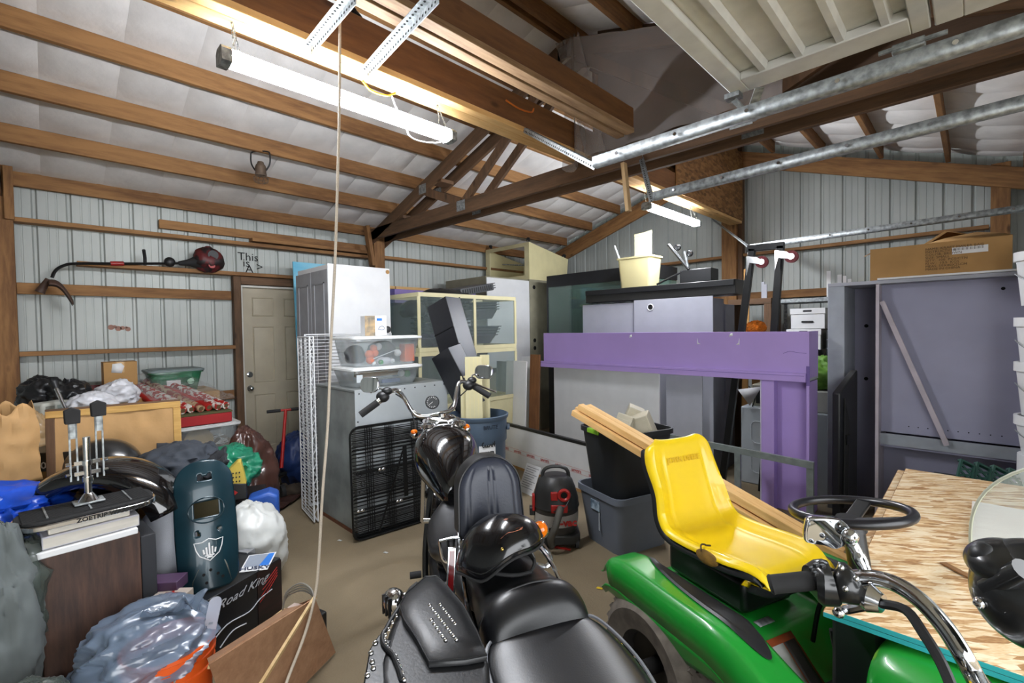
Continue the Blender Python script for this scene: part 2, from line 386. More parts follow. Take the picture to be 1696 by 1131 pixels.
# ---- trusses
def truss(y, label, dark=True):
    t = thing('roof_truss', label, 'truss', (0, 0, 0), group='roof trusses')
    mx, mz = (WKx, WKz) if dark else (WDx, WDz)
    rafter(y-0.02, y+0.02, XL, XRG, 0.11, 0.14, t, mx, 'top_chord'); rafter(y-0.02, y+0.02, XRG, XR, 0.11, 0.14, t, mx, 'top_chord')
    B('bottom_chord', XL, y-0.02, 2.84, XR, y+0.02, 2.99, mx, t)
    def web(x0, z0, x1, z1):
        MB().beam((x0, y, z0), (x1, y, z1), 0.038, 0.09, (0, 1, 0) if 0 else (1, 0, 0)).out('web', mz, t, 0.002, 1)
    a = W(749, 258, Y=y); b = W(803, 322, Y=y)
    for s in (1, -1):
        X = (lambda q: q) if s > 0 else (lambda q: 2*XRG-q)
        web(X(-4.62), zr(-4.62)-0.22, X(-3.95), 2.97); web(X(-3.88), 2.97, X(-2.62), zr(-2.62)-0.25)
        for x, z in ((-4.62, zr(-4.62)-0.20), (-3.92, 2.93), (-2.5, zr(-2.5)-0.22), (-5.7, zr(-5.7)-0.16)):
            MB().cbox((X(x), y-0.0225, z), (0.14, 0.002, 0.11)).out('gusset_plate', steel, t)
            if x == -2.5: break
    return t
truss(3.23, 'dark fir roof truss nearest to the photographer, in front of its twin')
truss(3.45, 'rear dark fir truss of the pair landing on the left wall post')
tr3 = truss(-0.21, 'roof truss at the near bay above the photographer')
for i, x in enumerate((-5.2, -4.4, -3.4)):
    MB().box(x-0.09, 3.25, zr(x)-0.25, x+0.09, 3.43, zr(x)-0.21).out('spacer_block', WKx, bpy.data.objects['roof_truss'], 0.002, 1)
# post stub above the truss seat
s_ = MB().beam(W(607, 374, X=-5.8), W(617, 440, X=-5.8), 0.05, 0.09, (1, 0, 0)).out('scab_board', WDz, None, 0.003); tag(s_, 'short pale upright board where the truss meets the left wall post', 'board')
# ---- long beam with bright pine strip, running to the back gable
bm = thing('ridge_support_beam', 'long brown beam with a bright pine strip under it, above the shop lights', 'beam')
B('beam_board', -2.44, -2.2, 3.04, -2.30, 3.18, 3.25, REDW, bm); B('beam_board', -2.44, 3.19, 3.04, -2.30, 6.83, 3.25, REDW, bm)
lab(B('pine_strip', -2.45, -2.2, 3.0, -2.36, 6.83, 3.038, PINE, bm), 'bright new pine strip')
lab(B('pine_strip', -2.355, -2.2, 3.0, -2.29, 6.83, 3.038, PINE, bm), 'bright new pine strip')
b2 = thing('weathered_beam', 'rough whitish-edged double beam above the perforated angles', 'beam')
WW = wood('weathered_whitish', 'c2a17a', '85674a', 'y')
B('beam_board', -1.84, -2.0, 3.02, -1.74, 3.02, 3.16, WK if 0 else REDW, b2); B('beam_board', -1.88, -2.0, 2.98, -1.815, 3.02, 3.10, WW, b2); B('beam_board', -1.805, -2.0, 2.985, -1.735, 3.02, 3.018, WW, b2)
# ---- OSB partition over the beam in the far bay
osbd = osb_mat('old_osb', ['5b3f22', '7a5630', '8a6236', '9a7244'], 40)
B('osb_partition', -2.40, 3.47, 3.25, -2.38, 6.84, 4.06, osbd, wb, 0)
B('osb_partition', -2.30, 4.85, 3.04, -2.285, 6.84, 3.95, osbd, wb, 0)
gp = MB(); gp.prism([(-2.3, 2.98), (1.0, 2.98), (1.0, zr(1.0)+0.02), (-2.3, zr(-2.3)+0.02)], 3.41, 3.425, 'y'); gp.out('truss_sheathing', wood('plain_sheathing', '6a5140', '54402f', 'x', 0.8, False), bpy.data.objects['roof_truss.001'])
# ---- six panel steel door in the left wall
dr = root_struct('door_1'); doorm = mat('beige_door_paint', 'a99f8b', 0.5, 0, 0.06)
D0, D1, DZ = 1.645, 2.455, 2.13
m = MB().box(XL-0.03, D0, 0.0, XL-0.012, D1, DZ); m.out('door_slab', doorm, dr)
def field(y0, y1, z0, z1):
    m = MB(); xs = XL-0.012
    o = [(y0, z0), (y1, z0), (y1, z1), (y0, z1)]
    def ring(i, x): return [(x, y0+i, z0+i), (x, y1-i, z0+i), (x, y1-i, z1-i), (x, y0+i, z1-i)]
    vs = ring(0, xs)+ring(0.006, xs+0.008)+ring(0.016, xs-0.0+0.001)+ring(0.04, xs+0.006)
    fs = [(4*k+i, 4*k+(i+1) % 4, 4*k+4+(i+1) % 4, 4*k+4+i) for k in range(3) for i in range(4)]+[(12, 13, 14, 15)]
    m.add(vs, fs); m.out('door_panel', doorm, dr)
for a, b in ((D0+0.11, D0+0.345), (D1-0.345, D1-0.11)):
    field(a, b, 1.80, 2.02); field(a, b, 1.02, 1.68); field(a, b, 0.25, 0.88)
for z in (1.12, 0.96):
    p = (XL-0.012, D0+0.065, z)
    k = MB().cyl(p, (p[0]+0.012, p[1], z), 0.033, n=20); k.cyl((p[0]+0.012, p[1], z), (p[0]+0.04, p[1], z), 0.014 if z < 1 else 0.024, n=16)
    if z < 1: k.ell((p[0]+0.055, p[1], z), (0.024, 0.029, 0.029))
    lab(k.out('door_knob' if z < 1 else 'deadbolt', chrome, dr), 'satin metal knob' if z < 1 else 'round deadbolt above the knob')
jw = mat('white_trim_paint', 'c9c6bd', 0.5)
jb = root_struct('trim_1')
B('door_jamb', XL-0.03, D0-0.025, 0, XL+0.05, D0, DZ+0.02, jw, jb); B('door_jamb', XL-0.03, D1, 0, XL+0.05, D1+0.03, DZ+0.02, jw, jb)
B('door_jamb', XL-0.03, D0, DZ, XL+0.04, D1, DZ+0.025, jw, jb)
B('door_post', XL, 1.545, 0, XL+0.09, 1.62, 2.25, WKz, jb); B('door_post', XL, 2.49, 0, XL+0.09, 2.56, 2.25, WKz, jb)
B('door_header', XL, 1.62, DZ+0.03, XL+0.09, 2.49, 2.25, WK, jb)
# ---- opened overhead garage door, folded up under the roof
od = thing('overhead_garage_door', 'white ribbed steel garage door raised overhead on its tracks', 'garage door')
dm = mat('white_door_steel', 'd2d2cd', 0.5, 0.1, 0.08, 12)
ZD = 2.6
for i, (xa, xb) in enumerate(((-0.76, -0.115), (-0.105, 0.54), (0.55, 1.2))):
    s = MB().box(xa, -2.1, ZD+0.035, xb, 2.16, ZD+0.045).out('door_section', dm, od)
    MB().box(xa, -2.1, ZD, xa+0.07, 2.16, ZD+0.034).out('stile', dm, s, 0.004); MB().box(xb-0.05, -2.1, ZD, xb, 2.16, ZD+0.034).out('stile', dm, s, 0.004)
    MB().box(xa+0.07, 2.04, ZD, xb-0.05, 2.16, ZD+0.034).out('end_rail', dm, s, 0.004)
    n = 5 if i == 0 else 3
    for k in range(4):
        x = xa+0.155+k*0.127
        if x > xb-0.08: break
        MB().prism([(x-0.020, 0.034), (x+0.020, 0.034), (x+0.011, 0.006), (x-0.011, 0.006)], -2.1, 2.04, 'y').out('rib', dm, s).location.z = ZD
hd = lab(MB().cbox(W(1215, 160, Z=2.59), (0.06, 0.05, 0.02)).out('roller_bracket', steel, od), 'galvanised corner bracket')
MB().beam(W(1215, 165, Z=2.58), W(1240, 190, Z=2.52), 0.03, 0.006).out('arm', steel, hd); MB().beam(W(1258, 145, Z=2.57), W(1243, 188, Z=2.52), 0.035, 0.006).out('arm', steel, hd)
q = W(1243, 188, Z=2.52); MB().cyl(q, q+Vector((0, 0.05, 0)), 0.02).out('roller', steel, hd)
q = W(1505, 78, Z=2.57); hd = MB().cbox(q, (0.09, 0.05, 0.03)).out('hinge', steel, od, 0.004); MB().cyl(q+Vector((0, 0, -0.02)), q+Vector((0, 0.09, -0.04)), 0.018).out('roller', steel, hd)
MB().beam(W(1455, 90, Z=2.57), W(1570, 52, Z=2.57), 0.012, 0.012).out('bar', steel, hd)
q = W(1500, 70, Z=2.55); 
# ---- tracks
def track(name, p, q, label):
    t = thing(name, label, 'door track', group='galvanised door tracks')
    p = Vector(p); q = Vector(q); d = (q-p).normalized(); s = Vector((0, 1, 0))
    prof = [(-0.024, 0.024), (-0.024, -0.018), (-0.016, -0.026), (0.016, -0.026), (0.024, -0.018), (0.024, 0.018)]
    up = s.cross(d).normalized()*-1
    if up.z < 0: up = -up
    vs = [e+s*a+up*b for e in (p, q) for a, b in prof]; n = len(prof)
    m = MB().add(vs, [(i, i+1, n+i+1, n+i) for i in range(n-1)]); m.out('channel', steel, t, solid=0.003, ang=60)
    r = MB(); L = (q-p).length; k = 0.15
    while k < L: c = p+d*k; r.cyl(c+up*0.0+s*-0.031, c+s*-0.036, 0.008, n=8); k += 0.3
    r.out('bolts', chrome, t)['kind'] = 'stuff'
    return t
tA = track('door_track', (-1.40, 2.04, 2.45), (1.0, 2.0, 2.45), 'upper galvanised track nearest the raised door')
tB = track('door_track', (-1.49, 2.84, 2.45), (1.0, 2.66, 2.45), 'middle galvanised track ending on the perforated hanger')
tC = track('door_track', (-1.74, 5.45, 2.45), (1.0, 5.15, 2.45), 'far galvanised track along the back gable wall')
def angle_iron(p, q, label, wid=0.04, up=(0, 0, 1), holes=True):
    t = thing('perforated_angle', label, 'metal angle', group='perforated steel angles')
    p = Vector(p); q = Vector(q); d = (q-p).normalized(); x = d.cross(Vector(up)).normalized(); u = x.cross(d)
    m = MB(); pr = [(0, 0), (wid, 0), (wid, 0.003), (0.003, 0.003), (0.003, -wid), (0, -wid)]
    vs = [e+x*a+u*b for e in (p, q) for a, b in pr]; n = 6
    m.add(vs, [(0, 1, 2, 3), (0, 3, 4, 5), (9, 8, 7, 6), (11, 10, 9, 6)]+[(i, (i+1) % n, n+(i+1) % n, n+i) for i in range(n)])
    m.out('angle_bar', steel, t)
    h = MB(); L = (q-p).length; k = 0.015
    while k < L:
        c = p+d*k
        for o1, ax in ((x*wid*0.55, u), (u*-wid*0.55, x)):
            cc = c+o1; h.cyl(cc-ax*0.0012, cc+ax*0.0042, 0.0055, n=8)
        k += 0.028
    h.out('holes', mat('dark_hole', '0a0a0a', 1.0), t)['kind'] = 'stuff'
    return t
angle_iron(W(516, 78, Z=2.98), W(590, -10, Z=2.93), 'perforated steel angle hanging left of the rope over the pine beam')
angle_iron(W(609, 118, Z=2.98), W(728, -12, Z=2.93), 'perforated steel angle crossing from the pine beam to the whitish beam')
angle_iron(W(986, 272, Z=2.46), W(868, 212, X=-2.28), 'perforated steel angle from the long beam to the end of the upper track', 0.03)
angle_iron(W(1066, 262, Z=2.86), W(1084, 332, Y=2.84), 'short perforated hanger carrying the middle track', 0.035, (1, 0, 0))
angle_iron(W(1181, 362, Y=6.8), W(1240, 406, Z=2.46), 'thin perforated angle from the gable post to the far track', 0.03)
s = MB().beam(W(1033, 270, Y=3.15), W(1041, 350, Y=3.15), 0.045, 0.03, (1, 0, 0)).out('hanging_stick', wood('stick_pine', 'd2b48a', 'a9875a', 'z'), None, 0.002); tag(s, 'short pale stick hanging from the truss beside the far shop light', 'stick')
# translucent plastic sheet hanging on the truss
pl = glassy('milky_plastic', 'a79f9b', 0.42, 0.02, 0.5)
def sh(u, v):
    a = W(925, 75, Y=3.17).lerp(W(1055, 12, Y=3.17), min(1, u*1.6)) if u < 0.62 else W(1055, 12, Y=3.17).lerp(W(1300, 40, Y=3.17), (u-0.62)/0.38)
    b = W(975, 262, Y=3.17).lerp(W(1300, 160, Y=3.17), u)
    p = a.lerp(b, v); f = sin(u*26+v*3)*0.02+noise.noise(Vector((u*5, v*5, 1)))*0.03
    p.y += -0.04+f*(0.4+0.6*v); p.z = min(p.z, zr(p.x)-0.15); return p
ps = MB().grid(sh, 60, 24).out('plastic_sheet', pl, None, ang=80); tag(ps, 'milky plastic sheet draped over the truss beside the garage door', 'plastic sheet')
def sh2(u, v):
    p = W(950, 60, Y=3.1).lerp(W(965, 270, Y=3.1), v)+Vector((0.30*(u-0.5)*(0.4+v), 0.10*sin(u*9)*v, -0.02*sin(u*20)))
    return p
MB().grid(sh2, 24, 16).out('plastic_fold', pl, ps, ang=80)
# ---- shop lights
def shop_light(y0, y1, label):
    x, z = -2.33, 2.80
    t = thing('shop_light', label, 'light', (x, (y0+y1)/2, z), group='hanging LED shop lights'); L = (y1-y0)/2
    body = mat('white_fixture', 'e8e8e8', 0.35)
    MB().prism([(-0.030, 0.032), (-0.02, 0.040), (0.02, 0.040), (0.030, 0.032)], -L, L, 'y').out('housing', body, t)
    em = mat('led_lens', 'f4f8ff', 0.3, emis=TUBE_POWER, var=0)
    MB().prism([(-0.03, 0.031), (-0.045, 0.015), (-0.042, -0.012), (-0.028, -0.028), (0, -0.034), (0.028, -0.028), (0.042, -0.012), (0.045, 0.015), (0.03, 0.031)], -L+0.02, L-0.02, 'y').out('led_lens', em, t)
    for s in (-1, 1):
        MB().prism([(-0.048, -0.03), (-0.048, 0.02), (-0.03, 0.038), (0.03, 0.038), (0.048, 0.02), (0.048, -0.03), (0, -0.038)], s*L-0.02, s*L+0.02, 'y').out('end_cap', steel, t)
        ch = MB()
        for e in (-1, 1):
            p = Vector((e*0.03, s*(L-0.05), 0.035)); q = Vector((-0.06, s*(L-0.05), 0.21)); n = 10
            for i in range(n):
                a = p.lerp(q, i/n); b = p.lerp(q, (i+1.3)/n); o = Vector((0.004, 0, 0)) if i % 2 else Vector((0, 0.004, 0))
                ch.rings([a+o, b+o, b-o, a-o], 0.0014, 4, closed=True)
        ch.out('chain', steel, t)
    return t
shop_light(0.60, 1.83, 'near LED shop light hanging left of the rope under the pine strip')
shop_light(4.28, 5.45, 'far LED shop light hanging over the clear bin by the gable post')
cordw = mat('white_cord', 'dcdcda', 0.5); yel = mat('yellow_cord', 'd9a41c', 0.5)
tag(MB().tube([W(600, 133, X=-2.3), W(615, 150, X=-2.3), W(640, 158, X=-2.3), W(655, 154, X=-2.3)], 0.006).out('extension_cord', yel, None), 'yellow cord looping under the pine strip above the near light', 'cord')
tag(MB().tube([W(648, 155, X=-2.3), W(656, 178, X=-2.3), W(670, 200, X=-2.32), W(678, 225, X=-2.33), W(700, 235, X=-2.33), W(728, 236, X=-2.33), W(738, 226, X=-2.33)], 0.0045).out('light_cord', cordw, None), 'white power cord curling around the end of the near light', 'cord')
tag(MB().tube([W(838, 166, X=-2.27), W(860, 180, X=-2.26), W(880, 186, X=-2.27), W(884, 180, X=-2.28)], 0.006).out('extension_cord', mat('orange_cord', 'c66a1c', 0.5), None), 'orange cord end on the long beam beside the truss', 'cord')
ob = MB(); 
for i in range(4): a = [W(525+i*6, 2+i*4, Z=3.3), W(560+i*8, 12, Z=3.3), W(590, 20+i*5, Z=3.3), W(610-i*3, 50, Z=3.28)]; ob.tube(a, 0.008)
tag(ob.out('dark_cable_bundle', blackp, None), 'dark cable bundle lying on top of the long beam behind the angles', 'cable')
# ---- hanging rope
rp = [W(563, 22, d=2.10), W(562, 180, d=2.10), W(559, 300, d=2.10), W(555, 430, d=2.10), W(548, 570, d=2.10), W(543, 700, d=2.11), W(534, 820, d=2.12), W(528, 930, d=2.12), W(522, 985, d=2.10), W(505, 1050, d=2.05), W(480, 1115, d=1.98), W(470, 1145, d=1.93)]
tag(MB().tube(rp, 0.0065, 8, 6).out('rope', mat('white_rope', 'c4b8a8', 0.8, 0, 0.1, 200), None), 'thin white rope hanging from the beam down to the plywood box', 'rope')
# ================================================================== helpers for clutter
def FR(a, b, lean=0.0, roll=0.0):
    """frame with origin a, local x towards b (level), z up, y away from the viewer; lean tips the top back"""
    a = Vector(a); x = Vector(b)-a; x.z = 0; x.normalize(); z = Vector((0, 0, 1)); y = z.cross(x)
    m = Matrix.Translation(a) @ Matrix((x, y, z)).transposed().to_4x4()
    if lean: m = m @ Matrix.Rotation(-lean, 4, 'X')
    if roll: m = m @ Matrix.Rotation(roll, 4, 'Y')
    return m
def crumple_fn(amp, fr, seed, flat=None, sharp=1.0):
    o = Vector((seed*3.1, seed*1.7, seed*5.3))
    def fn(p, d):
        q = d*fr+o; a = 1-2*abs(noise.noise(q)); b = 1-2*abs(noise.noise(q*2.3+o)); c = 1-2*abs(noise.noise(q*5.1))
        r = p*(1+amp*(a*0.55+b*0.3+c*0.15)+amp*0.8*noise.noise(q*0.6))
        if flat is not None and r.z < -flat: r.z = -flat
        return r
    return fn
def blob(name, c, r, m, seed=1, amp=0.16, fr=2.2, flat=0.8, n=64, k=44, parent=None, rot=None):
    b = MB(); b.ell((0, 0, 0), r, n, k, fn=crumple_fn(amp, fr, seed, r[2]*flat))
    o = b.out(name, m, parent, ang=75); o.location = c
    if rot: o.rotation_euler = rot
    return o
def crumple_sheet(name, pts, m, seed=1, amp=0.05, nu=30, nv=30, thick=0.003, parent=None, fr=5):
    """four corners, creased"""
    a, b, c, d = [Vector(p) for p in pts]
    def fn(u, v):
        p = a.lerp(b, u).lerp(d.lerp(c, u), v); q = p*fr+Vector((seed, seed*2, 0))
        return p+Vector((noise.noise(q)*0.4, noise.noise(q+Vector((9, 0, 0)))*0.4, (1-2*abs(noise.noise(q*1.3)))*0.8+(1-2*abs(noise.noise(q*3)))*0.3))*amp
    return MB().grid(fn, nu, nv).out(name, m, parent, ang=40, solid=thick)
def tote(name, label, cat, M4, w_, d_, h_, body, lid=None, taper=0.04, rimh=0.025, group=None, open_top=False, wall=0.006):
    t = thing(name, label, cat, mat4=M4, group=group)
    def ring(k, z, inset): return [(x, y, z) for x, y in rrect(w_-2*k-2*inset, d_-2*k-2*inset, min(w_, d_)*0.14, 3, w_/2, d_/2)]
    m = MB(); n = 16
    rings = [ring(taper, 0, 0), ring(0.006, h_-rimh, 0), ring(-0.008, h_-rimh, 0), ring(-0.008, h_, 0), ring(0.004, h_, 0), ring(0.004, h_-rimh, wall), ring(taper, wall, wall)]
    vs = sum(rings, []); fs = [(k*n+i, k*n+(i+1) % n, (k+1)*n+(i+1) % n, (k+1)*n+i) for k in range(len(rings)-1) for i in range(n)]
    fs += [tuple(range(n))[::-1], tuple(range(6*n, 7*n))]
    m.add(vs, fs).out('body', body, t)
    if lid:
        l = MB(); l.prism(rrect(w_+0.03, d_+0.03, min(w_, d_)*0.14, 4, w_/2, d_/2), h_-0.012, h_+0.008)
        l.prism(rrect(w_-0.03, d_-0.03, min(w_, d_)*0.1, 4, w_/2, d_/2), h_+0.007, h_+0.014); l.out('lid', lid, t, 0.003)
    return t
def carton(name, label, M4, w_, d_, h_, m=card, open_flaps=False, tape=True, cat='box', group=None):
    t = thing(name, label, cat, mat4=M4, group=group)
    b = MB(); b.box(0, 0, 0, w_, d_, h_)
    b.out('carton', m, t, 0.003)
    if tape: MB().box(w_*0.5-0.025, -0.0015, h_*0.55, w_*0.5+0.025, 0.002, h_+0.001).box(w_*0.5-0.025, 0, h_, w_*0.5+0.025, d_, h_+0.0015).out('tape', mat('packing_tape', 'b58d52', 0.25), t)
    return t
bagblack = mat('black_bag', '1b1c1e', 0.35, 0, 0.3, 8); brownbag = mat('brown_garbage_bag', '4a2f28', 0.28, 0, 0.25, 8, coat=0.3)
clearp = glassy('clear_plastic', 'd4dde0', 0.16, 0.08, 0.12); clearbag = glassy('grey_clear_bag', '4c554f', 0.6, 0.04, 0.35)
# ---- bench along the left wall and the boxes that carry the pile
bn = thing('workbench', 'low plywood workbench along the left wall carrying the heap of boxes', 'bench')
MB().box(-5.86, -1.2, 0.52, -4.62, 1.32, 0.55).out('bench_top', wood('bench_ply', 'a58356', '7b5c38', 'y'), bn)
for x in (-5.8, -4.72):
    for y in (-1.1, 1.2): MB().box(x-0.04, y-0.04, 0, x+0.04, y+0.04, 0.519).out('leg', WDz, bn)
carton('storage_carton', 'plain carton under the red tote and green tote on the bench', Matrix.Translation((-5.85, 0.22, 0.551)), 0.62, 1.0, 0.50)
carton('storage_carton', 'plain carton under the white bags behind the brown framed picture', Matrix.Translation((-5.0, -0.75, 0.551)), 0.40, 1.2, 0.46)
carton('storage_carton', 'plain carton against the left wall under the black bags', Matrix.Translation((-5.85, -0.75, 0.551)), 0.8, 0.92, 0.46)
carton('storage_carton', 'plain carton under the gift wrap bag on the bench', Matrix.Translation((-5.2, 0.5, 0.551)), 0.42, 0.24, 0.27)
tt = tote('clear_tote', 'clear tote with white lid under the flat red box near the door', 'tote', FR((-4.75, 0.78, 0.551), (-4.75, 1.27, 0.551)), 0.48, 0.38, 0.24, clearp, mat('white_lid', 'd6d8d8', 0.4))
lab(MB().lathe([(0.001, 0), (0.10, 0), (0.11, 0.012), (0.001, 0.016)], 20).out('straw_hat', mat('straw', 'b59a6a', 0.9), tt), 'tan round thing seen through the side').matrix_local = Matrix.Translation((0.17, 0.06, 0.12)) @ Matrix.Rotation(radians(80), 4, 'X')
for i in range(9):
    a = [(0.22+0.2*random.random(), 0.05+0.1*random.random(), 0.02+0.12*random.random()) for _ in range(4)]
    MB().tube(a, 0.004).out('cable', cordw, tt)
fb = thing('red_flat_box', 'flat red box with olive edge lying on the clear tote near the door', 'box', mat4=FR((-4.76, 0.74, 0.812), (-4.76, 1.2, 0.812)))
MB().box(0, 0, 0, 0.46, 0.36, 0.085).out('box', mat('red_cloth', 'a3171b', 0.6), fb, 0.006); MB().box(-0.005, -0.004, 0.086, 0.465, 0.365, 0.10).out('lid_edge', mat('olive_card', '545230', 0.8), fb, 0.003)
gw = thing('gift_wrap_bag', 'clear bag of red and white gift wrap rolls leaning on the red box', 'gift wrap')
wr_ = wood('x', 'ffffff', 'ffffff') if 0 else None
gcols = [mat('wrap_red', 'b3231f', 0.5), mat('wrap_white', 'd8d4cc', 0.5, 0, 0.0, 30, hex2='a82a26', fac=(0.5, 0.53)), mat('wrap_snow', 'b8261f', 0.5, 0, 0, 22, hex2='e2dcd4', fac=(0.48, 0.50)), mat('wrap_tan', 'b8a17e', 0.6, 0, 0, 25, hex2='8b2a22', fac=(0.45, 0.55))]
for i in range(7):
    u = i/6; p = Vector((-4.86+0.03*(i % 2), 0.78+0.40*u, 0.945)); q = Vector((-5.60, 0.52+0.36*u, 1.13+0.03*(i % 2)))
    r = MB().cyl(p, q, 0.032, n=14).out('gift_wrap_roll', gcols[i % 4], gw); d = (q-p).normalized()
    MB().cyl(p-d*0.002, p+d*0.002, 0.02, n=12).out('roll_core', mat('roll_hole', '6b5238', 0.9), r)
crumple_sheet('bag_film', [(-4.82, 0.70, 0.99), (-4.80, 1.26, 1.0), (-5.62, 0.98, 1.21), (-5.62, 0.45, 1.21)], glassy('bag_film', 'd0d0d0', 0.12, 0.12, 0.1), 3, 0.03, 24, 24, 0, gw)
tg = tote('green_tote', 'green see-through tote with grey lid on the back of the pile by the wall', 'tote', FR((-5.42, 0.70, 1.055), (-5.42, 1.12, 1.055)), 0.43, 0.36, 0.20, glassy('green_clear', '2f7a56', 0.6, 0.1, 0.15), mat('grey_lid', '6d7a7a', 0.45))
for i in range(4): blob('wrapped_item', (0.06+0.085*i, 0.09, 0.08), (0.045, 0.06, 0.055), bagblack, i, parent=tg, n=16, k=10)
MB().box(0.13, -0.006, 0.06, 0.24, -0.003, 0.11).out('paper_label', paper, tg); MB().cyl((0.32, -0.008, 0.09), (0.32, -0.005, 0.09), 0.028, n=24).out('round_sticker', mat('pale_green', 'a9cdb4', 0.6), tg)
tote('red_tote', 'dark red tote under the small cardboard box by the left wall', 'tote', FR((-5.35, 0.24, 1.055), (-5.35, 0.62, 1.055)), 0.38, 0.30, 0.10, mat('dark_red_plastic', '7c1a1e', 0.45), None)
cb = carton('small_carton', 'small square cardboard box with torn label on top of the red tote', FR((-5.36, 0.38, 1.156), (-5.36, 0.60, 1.156)), 0.23, 0.22, 0.21)
MB().add([(0.05, -0.002, 0.12), (0.12, -0.002, 0.11), (0.14, -0.002, 0.17), (0.12, -0.002, 0.2), (0.06, -0.002, 0.195)], [(0, 1, 2, 3, 4)]).out('torn_label', paper, cb, solid=0.001)
wh = mat('white_poly_bag', 'd8d9de', 0.4, 0, 0.08)
z0 = 1.012
for nm, lb, px, py, d, r, m, s in (
    ('white_bag', 'crumpled white plastic bag behind the middle of the framed picture', 152, 660, 3.5, (0.17, 0.13, 0.085), wh, 4),
    ('white_bag', 'peaked white plastic bag in front of the red tote', 196, 652, 3.9, (0.17, 0.13, 0.11), wh, 9),
    ('black_bag', 'black bag with a rounded top by the left post', 70, 642, 3.7, (0.16, 0.13, 0.14), bagblack, 5),
    ('black_bag', 'second black bag, right of the rounded black bag', 113, 650, 3.75, (0.19, 0.13, 0.13), bagblack, 6)):
    p = W(px, py, d=d); p.z = z0+r[2]*0.78
    o = blob(nm, p, r, m, s, 0.3, 2.4, 0.75); tag(o, lb, 'bag')
p = W(70, 668, d=3.3); ra = thing('tabletop_radio', 'pale box-shaped tabletop radio behind the left end of the framed picture', 'radio', mat4=FR(Vector((p.x, p.y, z0+0.0)), W(118, 668, d=3.5)))
MB().box(0, 0, 0, 0.21, 0.12, 0.115).out('case', mat('pale_plastic', 'b9bab0', 0.5), ra, 0.02, 3); MB().box(0.02, -0.003, 0.03, 0.08, -0.001, 0.09).out('speaker_grille', mat('grey_grille', '83857c', 0.7, bump=0.5, bscale=200), ra); MB().box(0.10, -0.003, 0.06, 0.19, -0.001, 0.09).out('dial', mat('dial', '8d9690', 0.3), ra)
p = W(60, 655, d=3.6); c1 = thing('green_can', 'green and purple drink can beside the pale radio', 'can', (p.x, p.y, z0)); MB().lathe([(0.03, 0), (0.035, 0.01), (0.035, 0.125), (0.028, 0.14)], 20).out('can_body', mat('can_green', '2d6b3c', 0.3), c1); MB().lathe([(0.0355, 0.04), (0.0355, 0.09)], 20, cap=False).out('can_band', mat('can_purple', '4a2438', 0.3), c1)
fl_ = thing('flashlight', 'long silver flashlight leaning on the pale radio', 'flashlight'); a = W(93, 643, d=3.35); b = W(113, 672, d=3.3); b.z = z0+0.02
MB().cyl(b, a, 0.012, n=14).out('barrel', chrome, fl_); d = (a-b).normalized(); MB().cyl(a, a+d*0.05, 0.016, 0.028, n=16).out('head', blackp, fl_)
# ---- brown paper bag, tan bag, printed cartons at the left edge
st = thing('wooden_crate', 'low wooden crate at the left edge under the brown boxes', 'crate', mat4=FR(W(-60, 900, Z=0.0) if 0 else CP(-3.35, 2.55, 0), CP(-2.55, 2.75, 0)))
for i in range(5): MB().box(0, -0.0, 0.02+i*0.115, 0.8, 0.02, 0.12+i*0.115).out('slat', WDx, st, 0.002)
MB().box(0, 0.02, 0, 0.02, 0.42, 0.6).out('end_board', WDx, st); MB().box(0.78, 0.02, 0, 0.8, 0.42, 0.6).out('end_board', WDx, st); MB().box(0.0, 0.0, 0.601, 0.8, 0.42, 0.615).out('crate_top', WDx, st)
tw = carton('printed_carton', 'cardboard carton lettered with a candy name on the low crate at left', FR(CP(-3.45, 2.60, 0.616), CP(-2.60, 2.72, 0.616)), 0.86, 0.45, 0.20, tape=False)
text('lettering', 'Twizzlers', 0.085, inkm, tw, frame((0.64, -0.003, 0.05), (1, 0, 0), (0, 0, 1)), bold=0.002); text('lettering', 'BULK', 0.05, inkm, tw, frame((0.40, -0.003, 0.055), (1, 0, 0), (0, 0, 1))); MB().box(0.33, -0.003, 0.02, 0.47, -0.001, 0.09).out('printed_frame', mat('brown_ink', '5a4630', 0.8), tw)
ar = MB(); ar.tube([(0.27, -0.003, 0.17), (0.22, -0.003, 0.13), (0.27, -0.003, 0.10), (0.30, -0.003, 0.15), (0.22, -0.003, 0.135)], 0.004, 6); ar.out('white_scribble', paper, tw)
k2 = carton('black_carton', 'black retail box numbered 2000 on the lettered cardboard carton', FR(CP(-2.98, 2.66, 0.817), CP(-2.60, 2.71, 0.817)), 0.40, 0.3, 0.11, mat('black_print', '232322', 0.35), tape=False)
text('lettering', '2000', 0.055, paper, k2, frame((0.24, -0.002, 0.035), (1, 0, 0), (0, 0, 1)), sx=1.25, bold=0.0005); text('lettering', 'STEREO', 0.03, mat('tan_ink', '9a8c6a', 0.7), k2, frame((0.19, -0.002, 0.075), (1, 0, 0), (0, 0, 1)))
kraft = mat('kraft_paper', 'b08a5a', 0.75, 0, 0.12, 5, bump=0.3, bscale=12)
def bagfn(r, h, seed):
    def fn(u, v):
        a = 2*pi*u; z = h*v; k = 1+0.10*noise.noise(Vector((cos(a)*2, sin(a)*2, z*6+seed)))+0.09*(1-2*abs(noise.noise(Vector((cos(a)*3, sin(a)*3, z*9+seed)))))
        sq = 1/max(abs(cos(a)), abs(sin(a)))**0.6; k *= 1-0.35*max(0, v-0.75)
        return (r[0]*cos(a)*k*sq, r[1]*sin(a)*k*sq, z+0.03*sin(5*a)*(v > 0.9))
    return fn
p = CP(-2.74, 2.52, 0.0); pb = thing('paper_bag', 'tall brown paper bag with folded top at the left edge', 'bag', (p.x, p.y, 0.817), 0.3)
